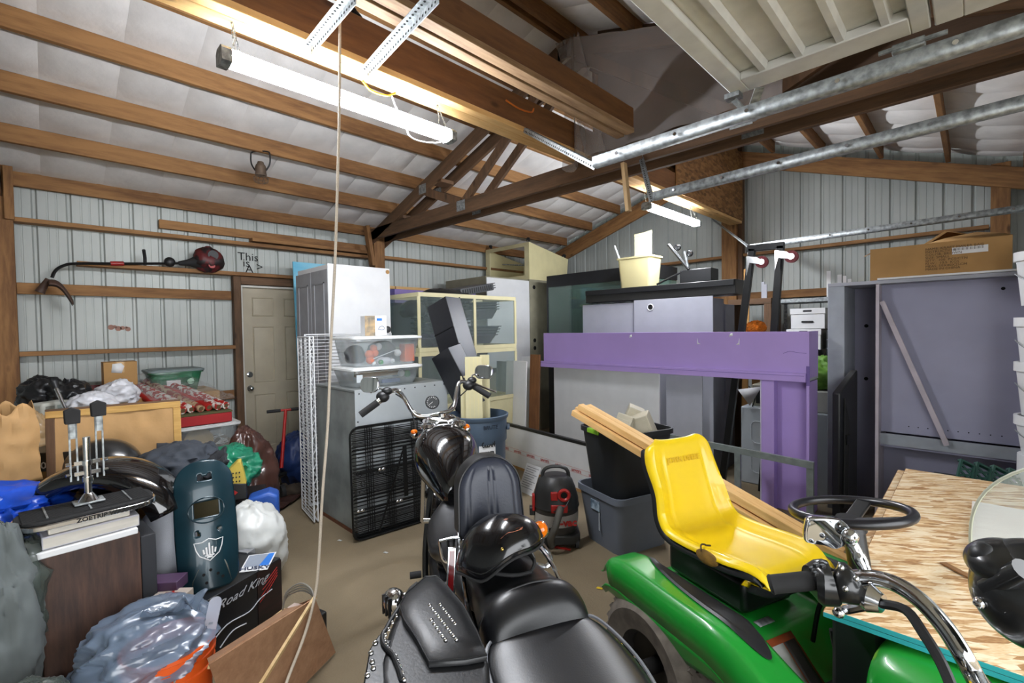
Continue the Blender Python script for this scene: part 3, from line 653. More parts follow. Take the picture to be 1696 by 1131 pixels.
MB().grid(bagfn((0.125, 0.10), 0.40, 1), 40, 20, True).out('paper', kraft, pb, ang=25, solid=0.002)
p = W(52, 712, d=2.95); p.z = 0.94; tag(blob('tan_plastic_bag', p, (0.14, 0.12, 0.16), mat('tan_film', 'a98d66', 0.35, 0, 0.2, 6), 12, 0.3, 2.6), 'translucent tan plastic bag between the paper bag and framed picture', 'bag')
tarpm = mat('blue_tarp', '1746b0', 0.32, 0, 0.3, 10)
ta = thing('blue_tarp', 'crumpled bright blue tarp at the left edge', 'tarp')
p = W(12, 850, d=2.2); blob('tarp_fold', p, (0.20, 0.18, 0.10), tarpm, 21, 0.4, 2.8, 0.9, parent=ta); p = W(5, 885, d=2.1); blob('tarp_fold', p, (0.17, 0.15, 0.10), tarpm, 22, 0.45, 3.2, 0.9, parent=ta)
crumple_sheet('tarp_sheet', [W(-15, 798, d=2.15), W(64, 798, d=2.3), W(52, 840, d=2.1), W(-15, 850, d=2.05)], tarpm, 5, 0.02, parent=ta)
sp_ = thing('black_crate', 'dark crate under the blue tarp at the left edge', 'crate', mat4=FR(CP(-2.75, 1.95, 0), CP(-2.05, 2.10, 0))); MB().box(0, 0, 0, 0.38, 0.5, 0.62).out('body', blackp, sp_, 0.01)
# ---- picture frame seen from behind
a = W(68, 690, d=2.62); b = W(298, 661, d=2.98); a.z = b.z = 0
wdt = (b-a).length; pf = thing('framed_picture', 'large picture frame seen from its brown paper back', 'picture', mat4=FR(a, b, radians(4)))
H = 1.17; fw = 0.04; fm = wood('frame_pine', 'caa25e', '9a7236', 'x')
for nm, bx, mm in (('frame_rail', (0, 0, H-fw, wdt, 0.03, H), fm), ('frame_rail', (0, 0, 0, wdt, 0.03, fw), fm), ('frame_stile', (0, 0, fw, fw, 0.03, H-fw), WKz), ('frame_stile', (wdt-fw, 0, fw, wdt, 0.03, H-fw), fm)):
    MB().box(*bx).out(nm, mm, pf, 0.003)
MB().grid(lambda u, v: (fw+(wdt-2*fw)*u, 0.006+0.008*noise.noise(Vector((u*6, v*6, 3)))+0.006*(1-2*abs(noise.noise(Vector((u*4, v*5, 8)))))*sin(pi*u), fw+(H-2*fw)*v), 44, 44).out('backing_paper', kraft, pf, ang=60)
MB().box(0, 0.005, H+0.0005, wdt, 0.028, H+0.012).out('dark_moulding', WKx, pf)
# ---- support crate, black fender, black helmet
sc = thing('cardboard_case', 'scuffed brown case under the black fender beside the dark speaker cabinet', 'box', mat4=FR(CP(-2.35, 2.05, 0), CP(-1.75, 2.30, 0))); MB().box(0, 0, 0, 0.46, 0.32, 0.62).out('case', mat('brown_case', '5c5236', 0.7, 0, 0.25), sc, 0.008)
text('lettering', 'SUPREME', 0.05, paper, sc, frame((0.30, -0.002, 0.50), (1, 0, 0), (0, 0, 1)), shear=0.3)
def fender(name, label, M4, R, wid, a0, a1, m, parentless=True, lip=0.03):
    t = thing(name, label, 'fender', mat4=M4)
    def fn(u, v):
        a = a0+(a1-a0)*u; s = (v-0.5)*2; rr = R-(abs(s)**3.2)*0.07-0.03*(abs(s) > 0.97)
        return (rr*cos(a), s*wid/2*(1-0.06*abs(u-0.5)), rr*sin(a))
    MB().grid(fn, 36, 16).out('shell', m, t, ang=50, solid=0.004)
    return t
fM = FR(CP(-2.42, 2.30, 0.58), CP(-1.72, 2.42, 0.58)) @ Matrix.Translation((0.36, -0.02, 0.0))
f1 = fender('motorcycle_fender', 'long black motorcycle fender lying arched in front of the framed picture', fM, 0.40, 0.30, radians(22), radians(158), gloss_black)
hm = thing('round_helmet', 'round black helmet behind the arched fender', 'helmet', W(172, 772, d=2.66)); hm.rotation_euler = (0, 0, YAW)
MB().ell((0, 0, 0), (0.19, 0.15, 0.155), 32, 20).out('shell', mat('satin_black', '191a1b', 0.3, coat=0.4), hm)
MB().box(-0.12, -0.1, -0.30, 0.12, 0.1, -0.13).out('stand_block', blackp, hm, 0.02)
# ---- wood-grain cabinet with books, grille board and chrome stand
a = W(64, 925, d=1.82); b = W(232, 884, d=2.06); a.z = b.z = 0; cw = (b-a).length; CH = 0.735
cM = FR(a, b); cab = thing('speaker_cabinet', 'tall dark wood-grain cabinet in the bottom left corner', 'cabinet', mat4=cM)
MB().box(0, 0, 0, cw, 0.36, CH).out('cabinet', wood('walnut_vinyl', '5c4032', '2b1d18', 'z', 0.5, False), cab, 0.004)
MB().box(cw+0.004, 0.02, 0, cw+0.06, 0.34, CH-0.03).out('dark_side_panel', mat('charcoal', '23252a', 0.6), cab, 0.004)
bk = [('white_board', 'long white board lying on the wood-grain cabinet', (-0.03, -0.02, cw-0.01, 0.22, 0.0, 0.026), white), ('white_binder', 'thick white binder on the long white board', (0.01, 0.0, cw, 0.24, 0.027, 0.078), mat('binder', 'b9b8c0', 0.5)),
      ('pale_book', 'pale spiral book on the thick white binder', (0.03, 0.01, cw-0.03, 0.23, 0.079, 0.104), mat('pale_book', 'd6cfc0', 0.6))]
for nm, lb, (x0, y0, x1, y1, z0_, z1), mm in bk:
    t = thing(nm, lb, 'book' if 'book' in nm or 'binder' in nm else 'board', mat4=cM @ Matrix.Translation((0, 0, CH+0.001)))
    MB().box(x0, y0, z0_, x1, y1, z1).out('cover', mm, t, 0.004)
    if 'book' in nm or 'binder' in nm: MB().box(x0+0.004, y0-0.002, z0_+0.006, x1-0.004, y0+0.001, z1-0.006).out('pages', mat('pages', 'cfcac0', 0.8, bump=0.3, bscale=300, stretch=(1, 1, 8)), t)
gb = thing('footrest_board', 'oval black ribbed footboard with chrome edge on the books', 'footboard', mat4=cM @ Matrix.Translation((0.16, 0.10, CH+0.108)))
MB().prism(rrect(0.46, 0.24, 0.10, 8), 0, 0.022).out('chrome_edge', chrome, gb, 0.004); pad = MB().prism(rrect(0.44, 0.22, 0.09, 8), 0.0225, 0.034).out('ribbed_pad', rubber, gb, 0.003)
for i in range(13): MB().box(-0.20+0.0, -0.088+i*0.0145, 0.0343, 0.20, -0.080+i*0.0145, 0.040).out('pad_ridge', rubber, pad)
for x in (-0.13, 0.0, 0.13): MB().box(x-0.003, -0.09, 0.0405, x+0.003, 0.09, 0.043).out('chrome_bar', steel, gb)
text('lettering', 'ZOETRIP WARRGED', 0.024, inkm, gb, frame((0.06, -0.1212, 0.010), (1, 0, 0), (0, 0, 1)), bold=0.0008)
js = thing('chrome_stand', 'chrome upright bracket with two black rubber caps on the footboard', 'bracket', mat4=cM @ Matrix.Translation((0.165, 0.11, CH+0.152)))
MB().box(-0.05, -0.04, 0, 0.05, 0.04, 0.008).out('base_plate', steel, js, 0.003); MB().lathe([(0.035, 0.008), (0.022, 0.03), (0.014, 0.04)], 20).out('base_cone', chrome, js)
MB().cyl((0, 0, 0.03), (0, 0, 0.28), 0.013).out('post', chrome, js); MB().cyl((0, 0, 0.09), (0, 0, 0.11), 0.018).out('collar', chrome, js); MB().cyl((0, 0, 0.16), (0, 0, 0.18), 0.018).out('collar', chrome, js)
for s, zz in ((-1, 0.30), (1, 0.32)):
    x = s*0.042
    MB().box(x-0.014, -0.004, 0.10, x-0.008, 0.004, zz+0.05).box(x+0.008, -0.004, 0.10, x+0.014, 0.004, zz+0.05).box(x-0.014, -0.004, zz-0.02, x+0.014, 0.004, zz+0.05).out('side_strap', steel, js)
    MB().box(min(0, x), -0.006, 0.12, max(0, x), 0.006, 0.135).box(min(0, x), -0.006, 0.165, max(0, x), 0.006, 0.18).out('cross_pin', chrome, js)
    for z_ in (0.127, 0.172): MB().cyl((x+s*0.012, 0, z_), (x+s*0.026, 0, z_), 0.008, n=8).out('bolt', chrome, js)
    lab(MB().prism([(-0.024, 0), (0.024, 0), (0.026, 0.055), (0, 0.068), (-0.026, 0.055)], -0.018, 0.018, 'y').out('rubber_cap', rubber, js, 0.003), 'black rubber cap').location = (x, 0, zz+0.045)
# ---- clear bags at the left edge
p = W(-5, 960, d=1.78); tag(blob('clear_bag', (p.x, p.y, 0.58), (0.13, 0.13, 0.27), clearbag, 31, 0.3, 2.2, 0.95), 'large cloudy clear bag left of the wood-grain cabinet', 'bag')
p = W(5, 1010, d=1.75); blob('bag_content', (p.x, p.y, 0.5), (0.12, 0.10, 0.3), mat('grey_cloth', '5a6060', 0.8), 33, 0.3, 2, parent=None); bpy.data.objects['bag_content'].parent = None
tag(bpy.data.objects['bag_content'], 'grey cloth bundle inside the cloudy clear bag', 'cloth')
p = W(28, 1120, d=1.5); tag(blob('grey_bag', (p.x, p.y, 0.36), (0.11, 0.11, 0.11), clearbag, 34, 0.22, 1.8, 0.9), 'smaller cloudy bag at the very bottom left corner', 'bag')
sb = thing('black_case', 'dark case standing under the cloudy clear bags at the left edge', 'case', mat4=FR(CP(-2.2, 1.45, 0), CP(-1.7, 1.52, 0))); MB().box(0, 0, 0, 0.52, 0.3, 0.26).out('body', blackp, sb, 0.01)
# ---- orange bucket with plastic bag
p = CP(-1.36, 1.80, 0); bu = thing('orange_bucket', 'orange plastic bucket filled with a crumpled clear bag', 'bucket', (p.x, p.y, 0.001))
orange = mat('orange_plastic', 'd8571c', 0.4, 0, 0.08)
MB().lathe([(0.12, 0), (0.128, 0.02), (0.143, 0.28), (0.150, 0.285), (0.151, 0.30), (0.146, 0.305), (0.148, 0.33), (0.154, 0.333), (0.155, 0.35), (0.149, 0.352), (0.150, 0.38), (0.157, 0.385), (0.156, 0.40), (0.145, 0.40), (0.142, 0.385), (0.118, 0.01), (0.002, 0.01)], 40).out('pail', orange, bu, ang=25)
MB().tube([(-0.15, 0, 0.35), (-0.16, -0.05, 0.22), (-0.10, -0.14, 0.15), (0.05, -0.16, 0.15), (0.14, -0.06, 0.22), (0.155, 0, 0.35)], 0.003).out('wire_handle', steel, bu)
film = glassy('blue_grey_film', '75869c', 0.6, 0.1, 0.3)
fb_ = thing('plastic_bag', 'blue-grey clear plastic bag spilling out of the orange bucket', 'bag', (p.x, p.y, 0.38))
def fc(p_, d):
    q = Vector((d.x*2.6, d.y*1.3, d.z*1.9)); a = 1-2*abs(noise.noise(q+Vector((4, 1, 2)))); b = 1-2*abs(noise.noise(q*2.7)); c = 1-2*abs(noise.noise(q*6))
    r = p_*(1+0.24*a+0.09*b+0.015*c); r.z = max(r.z, -0.05) if (r.x**2+r.y**2) > 0.0 else r.z
    return r
MB().ell((-0.07, -0.05, 0.01), (0.21, 0.18, 0.105), 96, 64, fn=fc).out('film', film, fb_, ang=75)
q = CP(-0.35, -0.02, 0.03); crumple_sheet('film_tail', [(-0.02, -0.05, 0.13), (0.08, 0.12, 0.17), (q.x, q.y+0.14, -0.10), (q.x-0.02, q.y-0.05, -0.14)], film, 7, 0.05, 40, 30, 0.002, fb_, 9)
# ---- dark printed box (lettering) and things on it
a = W(300, 1005, d=2.12); b = W(465, 938, d=2.66); zt = 0.325; a.z = b.z = 0
rk = thing('black_printed_box', 'long black box with silver script lettering and a red swirl', 'box', mat4=FR(a, b)); rw = (b-a).length
darkb = mat('dark_print', '15171c', 0.35, 0, 0.3, 3)
MB().box(0, 0, 0, rw, 0.34, zt).out('box', darkb, rk, 0.004)
lab(MB().box(rw-0.16, -0.0025, 0.0, rw+0.001, 0.0, zt-0.01).out('printed_end', mat('dark_red_print', '2a1416', 0.4, 0, 0, 6, hex2='120d10', stretch=(1, 1, 4)), rk), 'dark end with red streaks')
for i in range(4): MB().tube([(rw-0.15+i*0.01, -0.004, 0.15+0.03*i), (rw-0.09, -0.004, 0.19+0.02*i), (rw-0.03, -0.004, 0.24+0.015*i)], 0.002, 6).out('red_streak', redp, rk)
silver = mat('silver_ink', 'b9bcc2', 0.4)
text('lettering', 'Road King', 0.058, silver, rk, frame((rw*0.56, -0.004, zt-0.060), (1, 0, 0), (0, 0, 1)), shear=0.55, sx=1.25)
MB().tube([(0.12, -0.004, 0.10), (0.22, -0.004, 0.15), (0.35, -0.004, 0.14), (0.42, -0.004, 0.17), (0.50, -0.004, 0.18)], 0.003, 6).tube([(0.18, -0.004, 0.06), (0.25, -0.004, 0.10), (0.33, -0.004, 0.09)], 0.003, 6).out('printed_outline', silver, rk)
low = thing('black_speaker', 'flat black speaker box on the floor in front of the lettered box', 'speaker', mat4=FR(CP(-1.14, 2.05, 0), CP(-0.98, 2.35, 0))); 
MB().box(0, 0, 0, 0.36, 0.16, 0.17).out('case', blackp, low, 0.01); MB().lathe([(0.10, 0), (0.11, 0.006), (0.08, 0.004), (0.03, -0.004), (0.001, 0.002)], 28).out('cone', rubber, low).matrix_local = Matrix.Translation((0.18, 0.08, 0.171))
st_ = thing('printed_card', 'printed card with blue corner and bold lettering on the lettered black box', 'card', mat4=frame(W(428, 930, d=2.58), W(458, 918, d=2.62)-W(405, 938, d=2.5), W(445, 916, d=2.66)-W(395, 948, d=2.5)+Vector((0, 0, 0.0))))
M_ = frame((0, 0, 0), (1, 0, 0), (0, 1, 0)); a = W(396, 948, d=2.48); b = W(443, 943, d=2.54); c = W(458, 914, d=2.68); d_ = W(412, 920, d=2.62)
st_.matrix_world = Matrix.Identity(4)
def quad(name, pts, m, par, th=0.002, off=0): 
    P = [Vector(p) for p in pts]; n = (P[1]-P[0]).cross(P[3]-P[0]).normalized()
    if n.z < 0: n = -n
    return MB().add([p+n*off for p in P], [tuple(range(len(P)))]).out(name, m, par, flat=True, solid=th)
quad('card', (a, b, c, d_), white, st_)
def bil(u, v): return a.lerp(b, u).lerp(d_.lerp(c, u), v)
quad('grey_print', (bil(0.05, 0.25), bil(0.6, 0.25), bil(0.75, 0.95), bil(0.05, 0.95)), mat('grey_print', '8a93a0', 0.5), st_, 0.001, 0.002); quad('blue_print', (bil(0.6, 0.25), bil(0.95, 0.25), bil(0.95, 0.95), bil(0.75, 0.95)), mat('blue_print', '2470c8', 0.5), st_, 0.001, 0.002)
text('lettering', 'HUSKY', 0.035, mat('navy_ink', '26304c', 0.6), st_, frame(bil(0.5, 0.13)+Vector((0, 0, 0.004)), b-a, d_-a), sx=1.3, bold=0.001)
# ---- teal fairing panel with the shield emblem
fa = W(352, 978, d=2.30); fbm = FR(W(318, 975, d=2.26), W(392, 955, d=2.38), radians(16)); fbm.translation = fa+Vector((0, 0, 0.0))
tp = thing('teal_fairing', 'dark teal metal fairing with round opening and white shield emblem', 'fairing', mat4=fbm)
teal = mat('teal_paint', '14323c', 0.3, 0.2, 0.3, 4, coat=0.35)
def fz(x, z): return 0.05*(x/0.13)**2*(1.0)+0.02
def outline(z):  # half width at height
    if z < 0.05: return 0.125-0.05*(1-z/0.05)**2
    return 0.125+0.02*sin(min(1, z/0.6)*pi)*0.5 if z < 0.52 else 0.125*sqrt(max(0, 1-((z-0.52)/0.12)**2))+0.005
def fpan(u, v):
    z = 0.64*v; h = outline(z); x = (u-0.5)*2*h
    return (x, fz(x, z)+(0.10*(v-0.75)**2*4 if v > 0.75 else 0), z)
nu, nv = 40, 60; vs = [fpan(i/nu, j/nv) for i in range(nu+1) for j in range(nv+1)]
fs = []
for i in range(nu):
    for j in range(nv):
        cx = (vs[i*(nv+1)+j][0]+vs[(i+1)*(nv+1)+j][0])/2; cz = (j+0.5)/nv*0.64
        if abs(cx) < 0.052 and abs(cz-0.385) < 0.038: continue
        if (cx-0.05)**2+(cz-0.28)**2 < 0.0001 or (cx+0.045)**2+(cz-0.275)**2 < 0.0001: continue
        if abs(cx) < 0.03 and abs(cz-0.55) < 0.014 and (abs(cx) > 0.012 or cz < 0.55): continue
        fs.append((i*(nv+1)+j, (i+1)*(nv+1)+j, (i+1)*(nv+1)+j+1, i*(nv+1)+j+1))
MB().add(vs, fs).out('panel', teal, tp, ang=60, solid=0.004)
ringm = MB(); ringm.rings([(0.078*cos(a)*1.0, fz(0.078*cos(a), 0)-0.004, 0.385+0.062*sin(a)) for a in [2*pi*i/40 for i in range(40)]], 0.0035, 6, closed=True); ringm.out('round_bead', teal, tp)
def onp(x, z, o=-0.004): return (x, fz(x, z)+o, z)
em = MB(); sh = [(-0.062, 0.235), (-0.03, 0.232), (0, 0.245), (0.03, 0.232), (0.062, 0.235), (0.055, 0.20), (0.042, 0.17), (0, 0.14), (-0.042, 0.17), (-0.055, 0.20)]
em.rings([onp(*q) for q in sh], 0.0026, 6, closed=True); em.out('shield_outline', paper, tp)
hd_ = MB()
for q in ([(0, 0.165), (0, 0.225)], [(-0.012, 0.17), (-0.013, 0.205)], [(0.012, 0.17), (0.013, 0.205)], [(-0.023, 0.175), (-0.026, 0.197)], [(0.023, 0.175), (0.027, 0.197)], [(-0.02, 0.165), (0.02, 0.165)], [(-0.012, 0.157), (0.012, 0.157)]):
    hd_.rings([onp(*q[0]), onp(*q[1])], 0.0042, 6)
hd_.out('shield_figure', paper, tp)
lab(MB().add([onp(x, z, -0.003) for x, z in ((-0.08, 0.02), (0.09, 0.02), (0.075, 0.10), (0.065, 0.125), (-0.05, 0.11), (-0.075, 0.06))], [(0, 1, 2, 3, 4, 5)]).out('bare_patch', mat('bare_grey', '55564f', 0.6), tp, solid=0.001), 'dull grey unpainted patch')
for x, z in ((-0.02, 0.04), (0.03, 0.07), (0.05, 0.05), (-0.03, 0.08), (0.0, 0.095)): MB().cyl(onp(x, z, -0.006), onp(x, z, 0.004), 0.007, n=12).out('screw_hole', mat('dark_hole', '0a0a0a'), tp)
# ---- cushion, white bag, boxes and bags around the fairing
p = W(276, 905, d=2.42); cu = thing('white_cushion', 'off-white cushion between the wood-grain cabinet and teal fairing', 'cushion', (p.x, p.y, 0.48)); cu.rotation_euler = (0, 0, YAW)
MB().ell((0, 0, 0), (0.14, 0.10, 0.24), 36, 24, fn=crumple_fn(0.07, 1.6, 3)).out('cover', mat('offwhite_cloth', 'b9bcc4', 0.85, 0, 0.06, 4, bump=0.2, bscale=300), cu, ang=60)
cs = thing('black_case', 'black case behind the teal fairing carrying the cushion', 'case', mat4=FR(CP(-1.95, 2.45, 0), CP(-1.45, 2.75, 0))); MB().box(0, -0.12, 0, 0.5, 0.2, 0.20).out('body', blackp, cs, 0.01)
p = W(414, 862, d=2.95); tag(blob('white_trash_bag', (p.x, p.y, 0.26), (0.21, 0.19, 0.24), mat('white_bag_film', 'c9cbc8', 0.4, 0, 0.1, 6), 41, 0.2, 2.2, 0.95, 56, 40), 'soft white trash bag on the floor right of the teal fairing', 'bag')
for i, (px, py, d, sz, rz, c, lb) in enumerate(((272, 966, 2.18, (0.16, 0.09, 0.05), 0.9, '4b3550', 'small purple carton with barcode beside the cushion'), (283, 990, 2.12, (0.14, 0.10, 0.04), 0.8, 'b9aca0', 'small white carton with a red leaf print'), (405, 915, 2.75, (0.10, 0.06, 0.04), 0.5, '8d8f92', 'small crinkled clear packet behind the printed card'))):
    p = W(px, py, d=d); t = thing('small_box', lb, 'box', p, rz); MB().cbox((0, 0, 0), sz).out('carton', mat('sb%d' % i, c, 0.4), t, 0.003)
    if i == 0: MB().box(-0.07, -sz[1]/2-0.001, -0.02, -0.03, -sz[1]/2, 0.018).out('barcode_label', paper, t)
    if i == 1: MB().prism([(0, 0.03), (0.01, 0.008), (0.03, 0.01), (0.012, -0.008), (0.015, -0.03), (0, -0.015), (-0.015, -0.03), (-0.012, -0.008), (-0.03, 0.01), (-0.01, 0.008)], sz[2]/2, sz[2]/2+0.001).out('red_leaf', redp, t)
p = W(270, 1010, d=2.0); cx_ = thing('carton_stack', 'dark carton under the small purple and white cartons', 'box', mat4=FR(CP(-1.72, 1.95, 0), CP(-1.48, 2.12, 0))); MB().box(0, 0, 0, 0.24, 0.3, 0.34).out('body', blackp, cx_, 0.004)
blk = mat('black_cloth', '1d1f24', 0.85, 0, 0.25, 6, bump=0.3, bscale=200); chc = mat('charcoal_cloth', '30353d', 0.85, 0, 0.15, 6, bump=0.2, bscale=250)
jk = thing('black_jacket', 'black jacket draped over the pile above the teal fairing', 'jacket')
crumple_sheet('body_cloth', [W(225, 800, d=2.55), W(372, 790, d=2.62), W(355, 742, d=2.95), W(262, 745, d=2.95)], chc, 2, 0.05, 40, 30, 0.012, jk, 6)
crumple_sheet('sleeve_cloth', [W(245, 860, d=2.45), W(382, 775, d=2.55), W(372, 752, d=2.8), W(240, 808, d=2.7)], blk, 6, 0.05, 40, 30, 0.012, jk, 7)
p = W(300, 770, d=2.75); blob('bundle', p, (0.22, 0.18, 0.12), chc, 44, 0.25, 2, 0.9, parent=jk)
hb = thing('carton_under_jacket', 'plain carton under the black jacket', 'box', mat4=FR(CP(-2.02, 2.62, 0), CP(-1.62, 2.85, 0))); MB().box(0, 0, 0, 0.30, 0.4, 0.66).out('carton', mat('brown_case', '5c5236'), hb, 0.004)
gbm = mat('green_bag', '1f7a5c', 0.35, 0, 0.3, 8)
p = W(385, 775, d=3.3); tag(blob('green_bag', p, (0.17, 0.15, 0.12), gbm, 46, 0.35, 2.5, 0.9), 'shiny green bag between the jacket and the brown garbage bag', 'bag')
tcs = thing('tool_case', 'yellow and black plastic case standing beside the green bag', 'case', mat4=FR(W(368, 832, d=3.05), W(400, 820, d=3.1)))
MB().prism([(0, 0), (0.14, 0), (0.14, 0.10), (0, 0.12)], 0, 0.1, 'y').out('black_base', blackp, tcs, 0.004); lab(MB().prism([(0, 0.12), (0.14, 0.10), (0.11, 0.25), (0.09, 0.25), (0.0, 0.16)], 0.0, 0.1, 'y').out('yellow_rack', mat('yellow_plastic', 'c9b04a', 0.5), tcs, 0.003), 'yellow stepped holder')
for i in range(5):
    for j in range(3): MB().cyl((0.03+i*0.018, -0.001, 0.125+j*0.028), (0.03+i*0.018, -0.006, 0.125+j*0.028), 0.005, n=8).out('bit_socket', blackp, tcs)
MB().prism([(0.03, 0.05), (0.06, 0.075), (0.09, 0.05), (0.06, 0.025)], -0.002, 0, 'y').out('red_badge', redp, tcs)
p = W(385, 845, d=3.2); csb = thing('prop_crate', 'dark crate under the tool case and green bag', 'crate', mat4=FR(CP(-2.15, 3.12, 0), CP(-1.8, 3.3, 0))); MB().box(0, -0.05, 0, 0.42, 0.3, 0.44).out('body', blackp, csb, 0.006)
bb = thing('blue_bin', 'small blue plastic bin beside the tool case', 'bin', mat4=FR(CP(-1.80, 3.12, 0.28), CP(-1.62, 3.2, 0.28)))
MB().prism([(0, 0.03), (0.19, 0.03), (0.19, 0.20), (0.13, 0.23), (0.0, 0.2)], 0, 0.15, 'y').out('body', mat('blue_plastic', '2b55a8', 0.4), bb, 0.02, 3)
p = W(408, 760, d=3.75); tag(blob('garbage_bag', (p.x, p.y, 0.36), (0.17, 0.20, 0.40), brownbag, 51, 0.22, 2.4, 0.94, 72, 54), 'big shiny brown garbage bag in front of the door jamb', 'bag')
p = CP(-2.12, 3.64, 0); tag(blob('garbage_bag', (p.x, p.y, 0.20), (0.20, 0.16, 0.20), brownbag, 52, 0.25, 2.6, 0.9, 56, 40), 'lower brown garbage bag slumped left of the big one', 'bag')
a = W(432, 822, Z=0); crumple_sheet('x', [W(415, 835, Z=0.02), W(505, 818, Z=0.02), W(470, 842, Z=0.02), W(432, 858, Z=0.02)], mat('brown_film', '3d2822', 0.4), 8, 0.02, 20, 20, 0.004).name = 'brown_plastic_scrap'
tag(bpy.data.objects['brown_plastic_scrap'], 'flat scrap of brown plastic film on the floor', 'plastic film')
# ---- kick scooter, blue bag behind
sct = thing('kick_scooter', 'red kick scooter with black grips leaning near the door', 'scooter')
a = W(442, 682, d=4.55); b = W(503, 676, d=4.75); m_ = a.lerp(b, 0.5); foot = W(466, 775, d=4.5)
MB().cyl(a, a.lerp(b, 0.36), 0.016).out('grip', rubber, sct); MB().cyl(b.lerp(a, 0.36), b, 0.016).out('grip', rubber, sct)
MB().cyl(a.lerp(b, 0.3), a.lerp(b, 0.7), 0.012).out('crossbar', redp, sct); MB().cyl(m_, foot+Vector((0, 0, 0.0)), 0.014, 0.017).out('steering_tube', redp, sct)
dk = CP(-2.62, 4.75, 0); MB().beam(foot-Vector((0, 0, 0.06)), foot+(dk-foot).normalized()*0.42-Vector((0, 0, 0.0)), 0.11, 0.03).out('deck', blackm, sct, 0.005)
for q in (Vector((foot.x, foot.y, 0.07)), Vector(foot)+Vector((-0.42, -0.02, 0))):
    q = Vector((q.x, q.y, 0.07)); MB().cyl(q+Vector((0.0, -0.018, 0)), q+Vector((0, 0.018, 0)), 0.068, n=24).out('wheel', rubber, sct)
p = W(492, 745, d=4.95); tag(blob('blue_bag', (p.x, p.y, 0.26), (0.20, 0.18, 0.26), mat('navy_bag', '1f3566', 0.5, 0, 0.3), 55, 0.2, 2, 0.95), 'dark blue bag on the floor behind the scooter', 'bag')
for i in range(3):
    p = W(436+i*26, 775+(i*7) % 17, d=4.6); p.z = 0.05
    tag(blob('dark_rag', p, (0.09, 0.08, 0.05), mat('dark_rags', '3a3026', 0.9, 0, 0.4), 60+i, 0.4, 3, 0.9, 14, 10), ('dark rag on the floor left of the scooter', 'dark rag on the floor under the scooter bar', 'dark rag on the floor right of the scooter')[i], 'rag')
# ---- plywood box in the foreground with coiled wire
pbm = wood('luan_ply', 'a98263', '8a6448', 'x', 0.7, False); pine_e = wood('ply_edge', 'd9bd8c', 'b7935f', 'x', 0.7, False)
pbx = thing('plywood_box', 'open plywood box tilted on the floor at the bottom, with coiled wire inside', 'box')
A = W(346, 1100, d=1.62); Bp = W(521, 990, d=2.15); C_ = W(555, 1080, Z=0.01); D_ = W(400, 1240, Z=0.01); 
quad('side_panel', (A, Bp, C_+(C_-Bp)*0.0, D_), pbm, pbx, 0.006)
E1 = W(470, 1010, d=2.28); E0 = W(346, 1105, d=1.70)
quad('top_panel', (A+Vector((0, 0, 0.003)), W(500, 1003, d=2.08)+Vector((0, 0, 0.003)), E1, E0+Vector((-0.02, 0.0, 0.02))), pbm, pbx, 0.006)
MB().beam(W(415, 1131+30, d=1.52), W(523, 986, d=2.16), 0.012, 0.012).out('edge_strip', pine_e, pbx); MB().beam(E0, E1, 0.01, 0.012).out('edge_strip', pine_e, pbx)
q1, q2 = W(467, 1010, d=2.29), W(521, 990, d=2.17); 
quad('end_panel', (q1, q2, Vector((q2.x, q2.y, 0.02)), Vector((q1.x, q1.y, 0.02))), pbm, pbx, 0.006)
wc = thing('wire_coil', 'loose coil of thin wire poking out of the plywood box', 'wire')
for i in range(4): MB().tube([W(468, 1012-i, d=2.26), W(474, 990-3*i, d=2.27), W(497, 978-4*i, d=2.24), W(515, 984-3*i, d=2.2), W(520, 994, d=2.18)], 0.0035).out('wire_loop', mat('grey_wire', '8d8b84', 0.5), wc)
quad('paper_tag', (W(476, 1006, d=2.22), W(492, 1014, d=2.18), W(505, 1002, d=2.2), W(488, 998, d=2.24)), mat('pink_paper', 'cdbab0', 0.8), wc, 0.001)
sl = thing('clear_plastic_blade', 'clear slotted plastic strip standing between the bucket and black box', 'plastic strip', mat4=FR(W(335, 1050, d=1.86), W(356, 1050, d=1.9), 0.2, 0.35))
MB().prism(rrect(0.05, 0.20, 0.024, 6, 0.025, 0.03), 0, 0.003, 'y').out('blade', glassy('frosted', 'c9cede', 0.6, 0.15, 0.2), sl)
for i in range(3): MB().box(0.016, -0.001, -0.03+i*0.03, 0.032, 0.0, -0.022+i*0.03).out('slot', mat('slot_grey', '77808c'), sl)
# ---- string trimmer lying on the shelf board
tr = thing('string_trimmer', 'red and black string trimmer resting on the upper wall shelf', 'string trimmer')
X = -5.83
MB().tube([W(86, 460, X=X), W(92, 448, X=X), W(105, 440, X=X), W(125, 436.5, X=X), W(190, 436.5, X=X), W(250, 436.5, X=X), W(300, 436, X=X)], 0.013).out('shaft', blackm, tr)
MB().rings([W(296, 436, X=X), W(312, 435, X=X), W(330, 434, X=X)], [0.02, 0.035, 0.075], 16).out('engine_shroud', rubber, tr)
p = W(345, 431, X=X); blob('engine', p, (0.09, 0.12, 0.12), mat('trimmer_red', '5a1a1c', 0.5, 0, 0, 14, hex2='1c1516', fac=(0.45, 0.55)), 70, 0.25, 2.2, 2, 28, 18, tr)
p = W(352, 423, X=X+0.06); MB().cyl(p, p+Vector((0.03, 0, 0)), 0.05).out('starter_cover', blackp, tr); p = W(350, 440, X=X+0.06); MB().cyl(p, p+Vector((0.03, 0, 0)), 0.03).out('fuel_cap', redp, tr)
MB().tube([W(240, 439, X=X), W(240, 427, X=X), W(238, 414, X=X+0.05)], 0.014, 10).out('loop_handle', rubber, tr); MB().ell(W(281, 434, X=X), (0.04, 0.05, 0.05), 14, 8).out('throttle_grip', blackp, tr)
MB().cyl(W(183, 436.5, X=X), W(205, 436.5, X=X), 0.022).out('coupler', redp, tr)
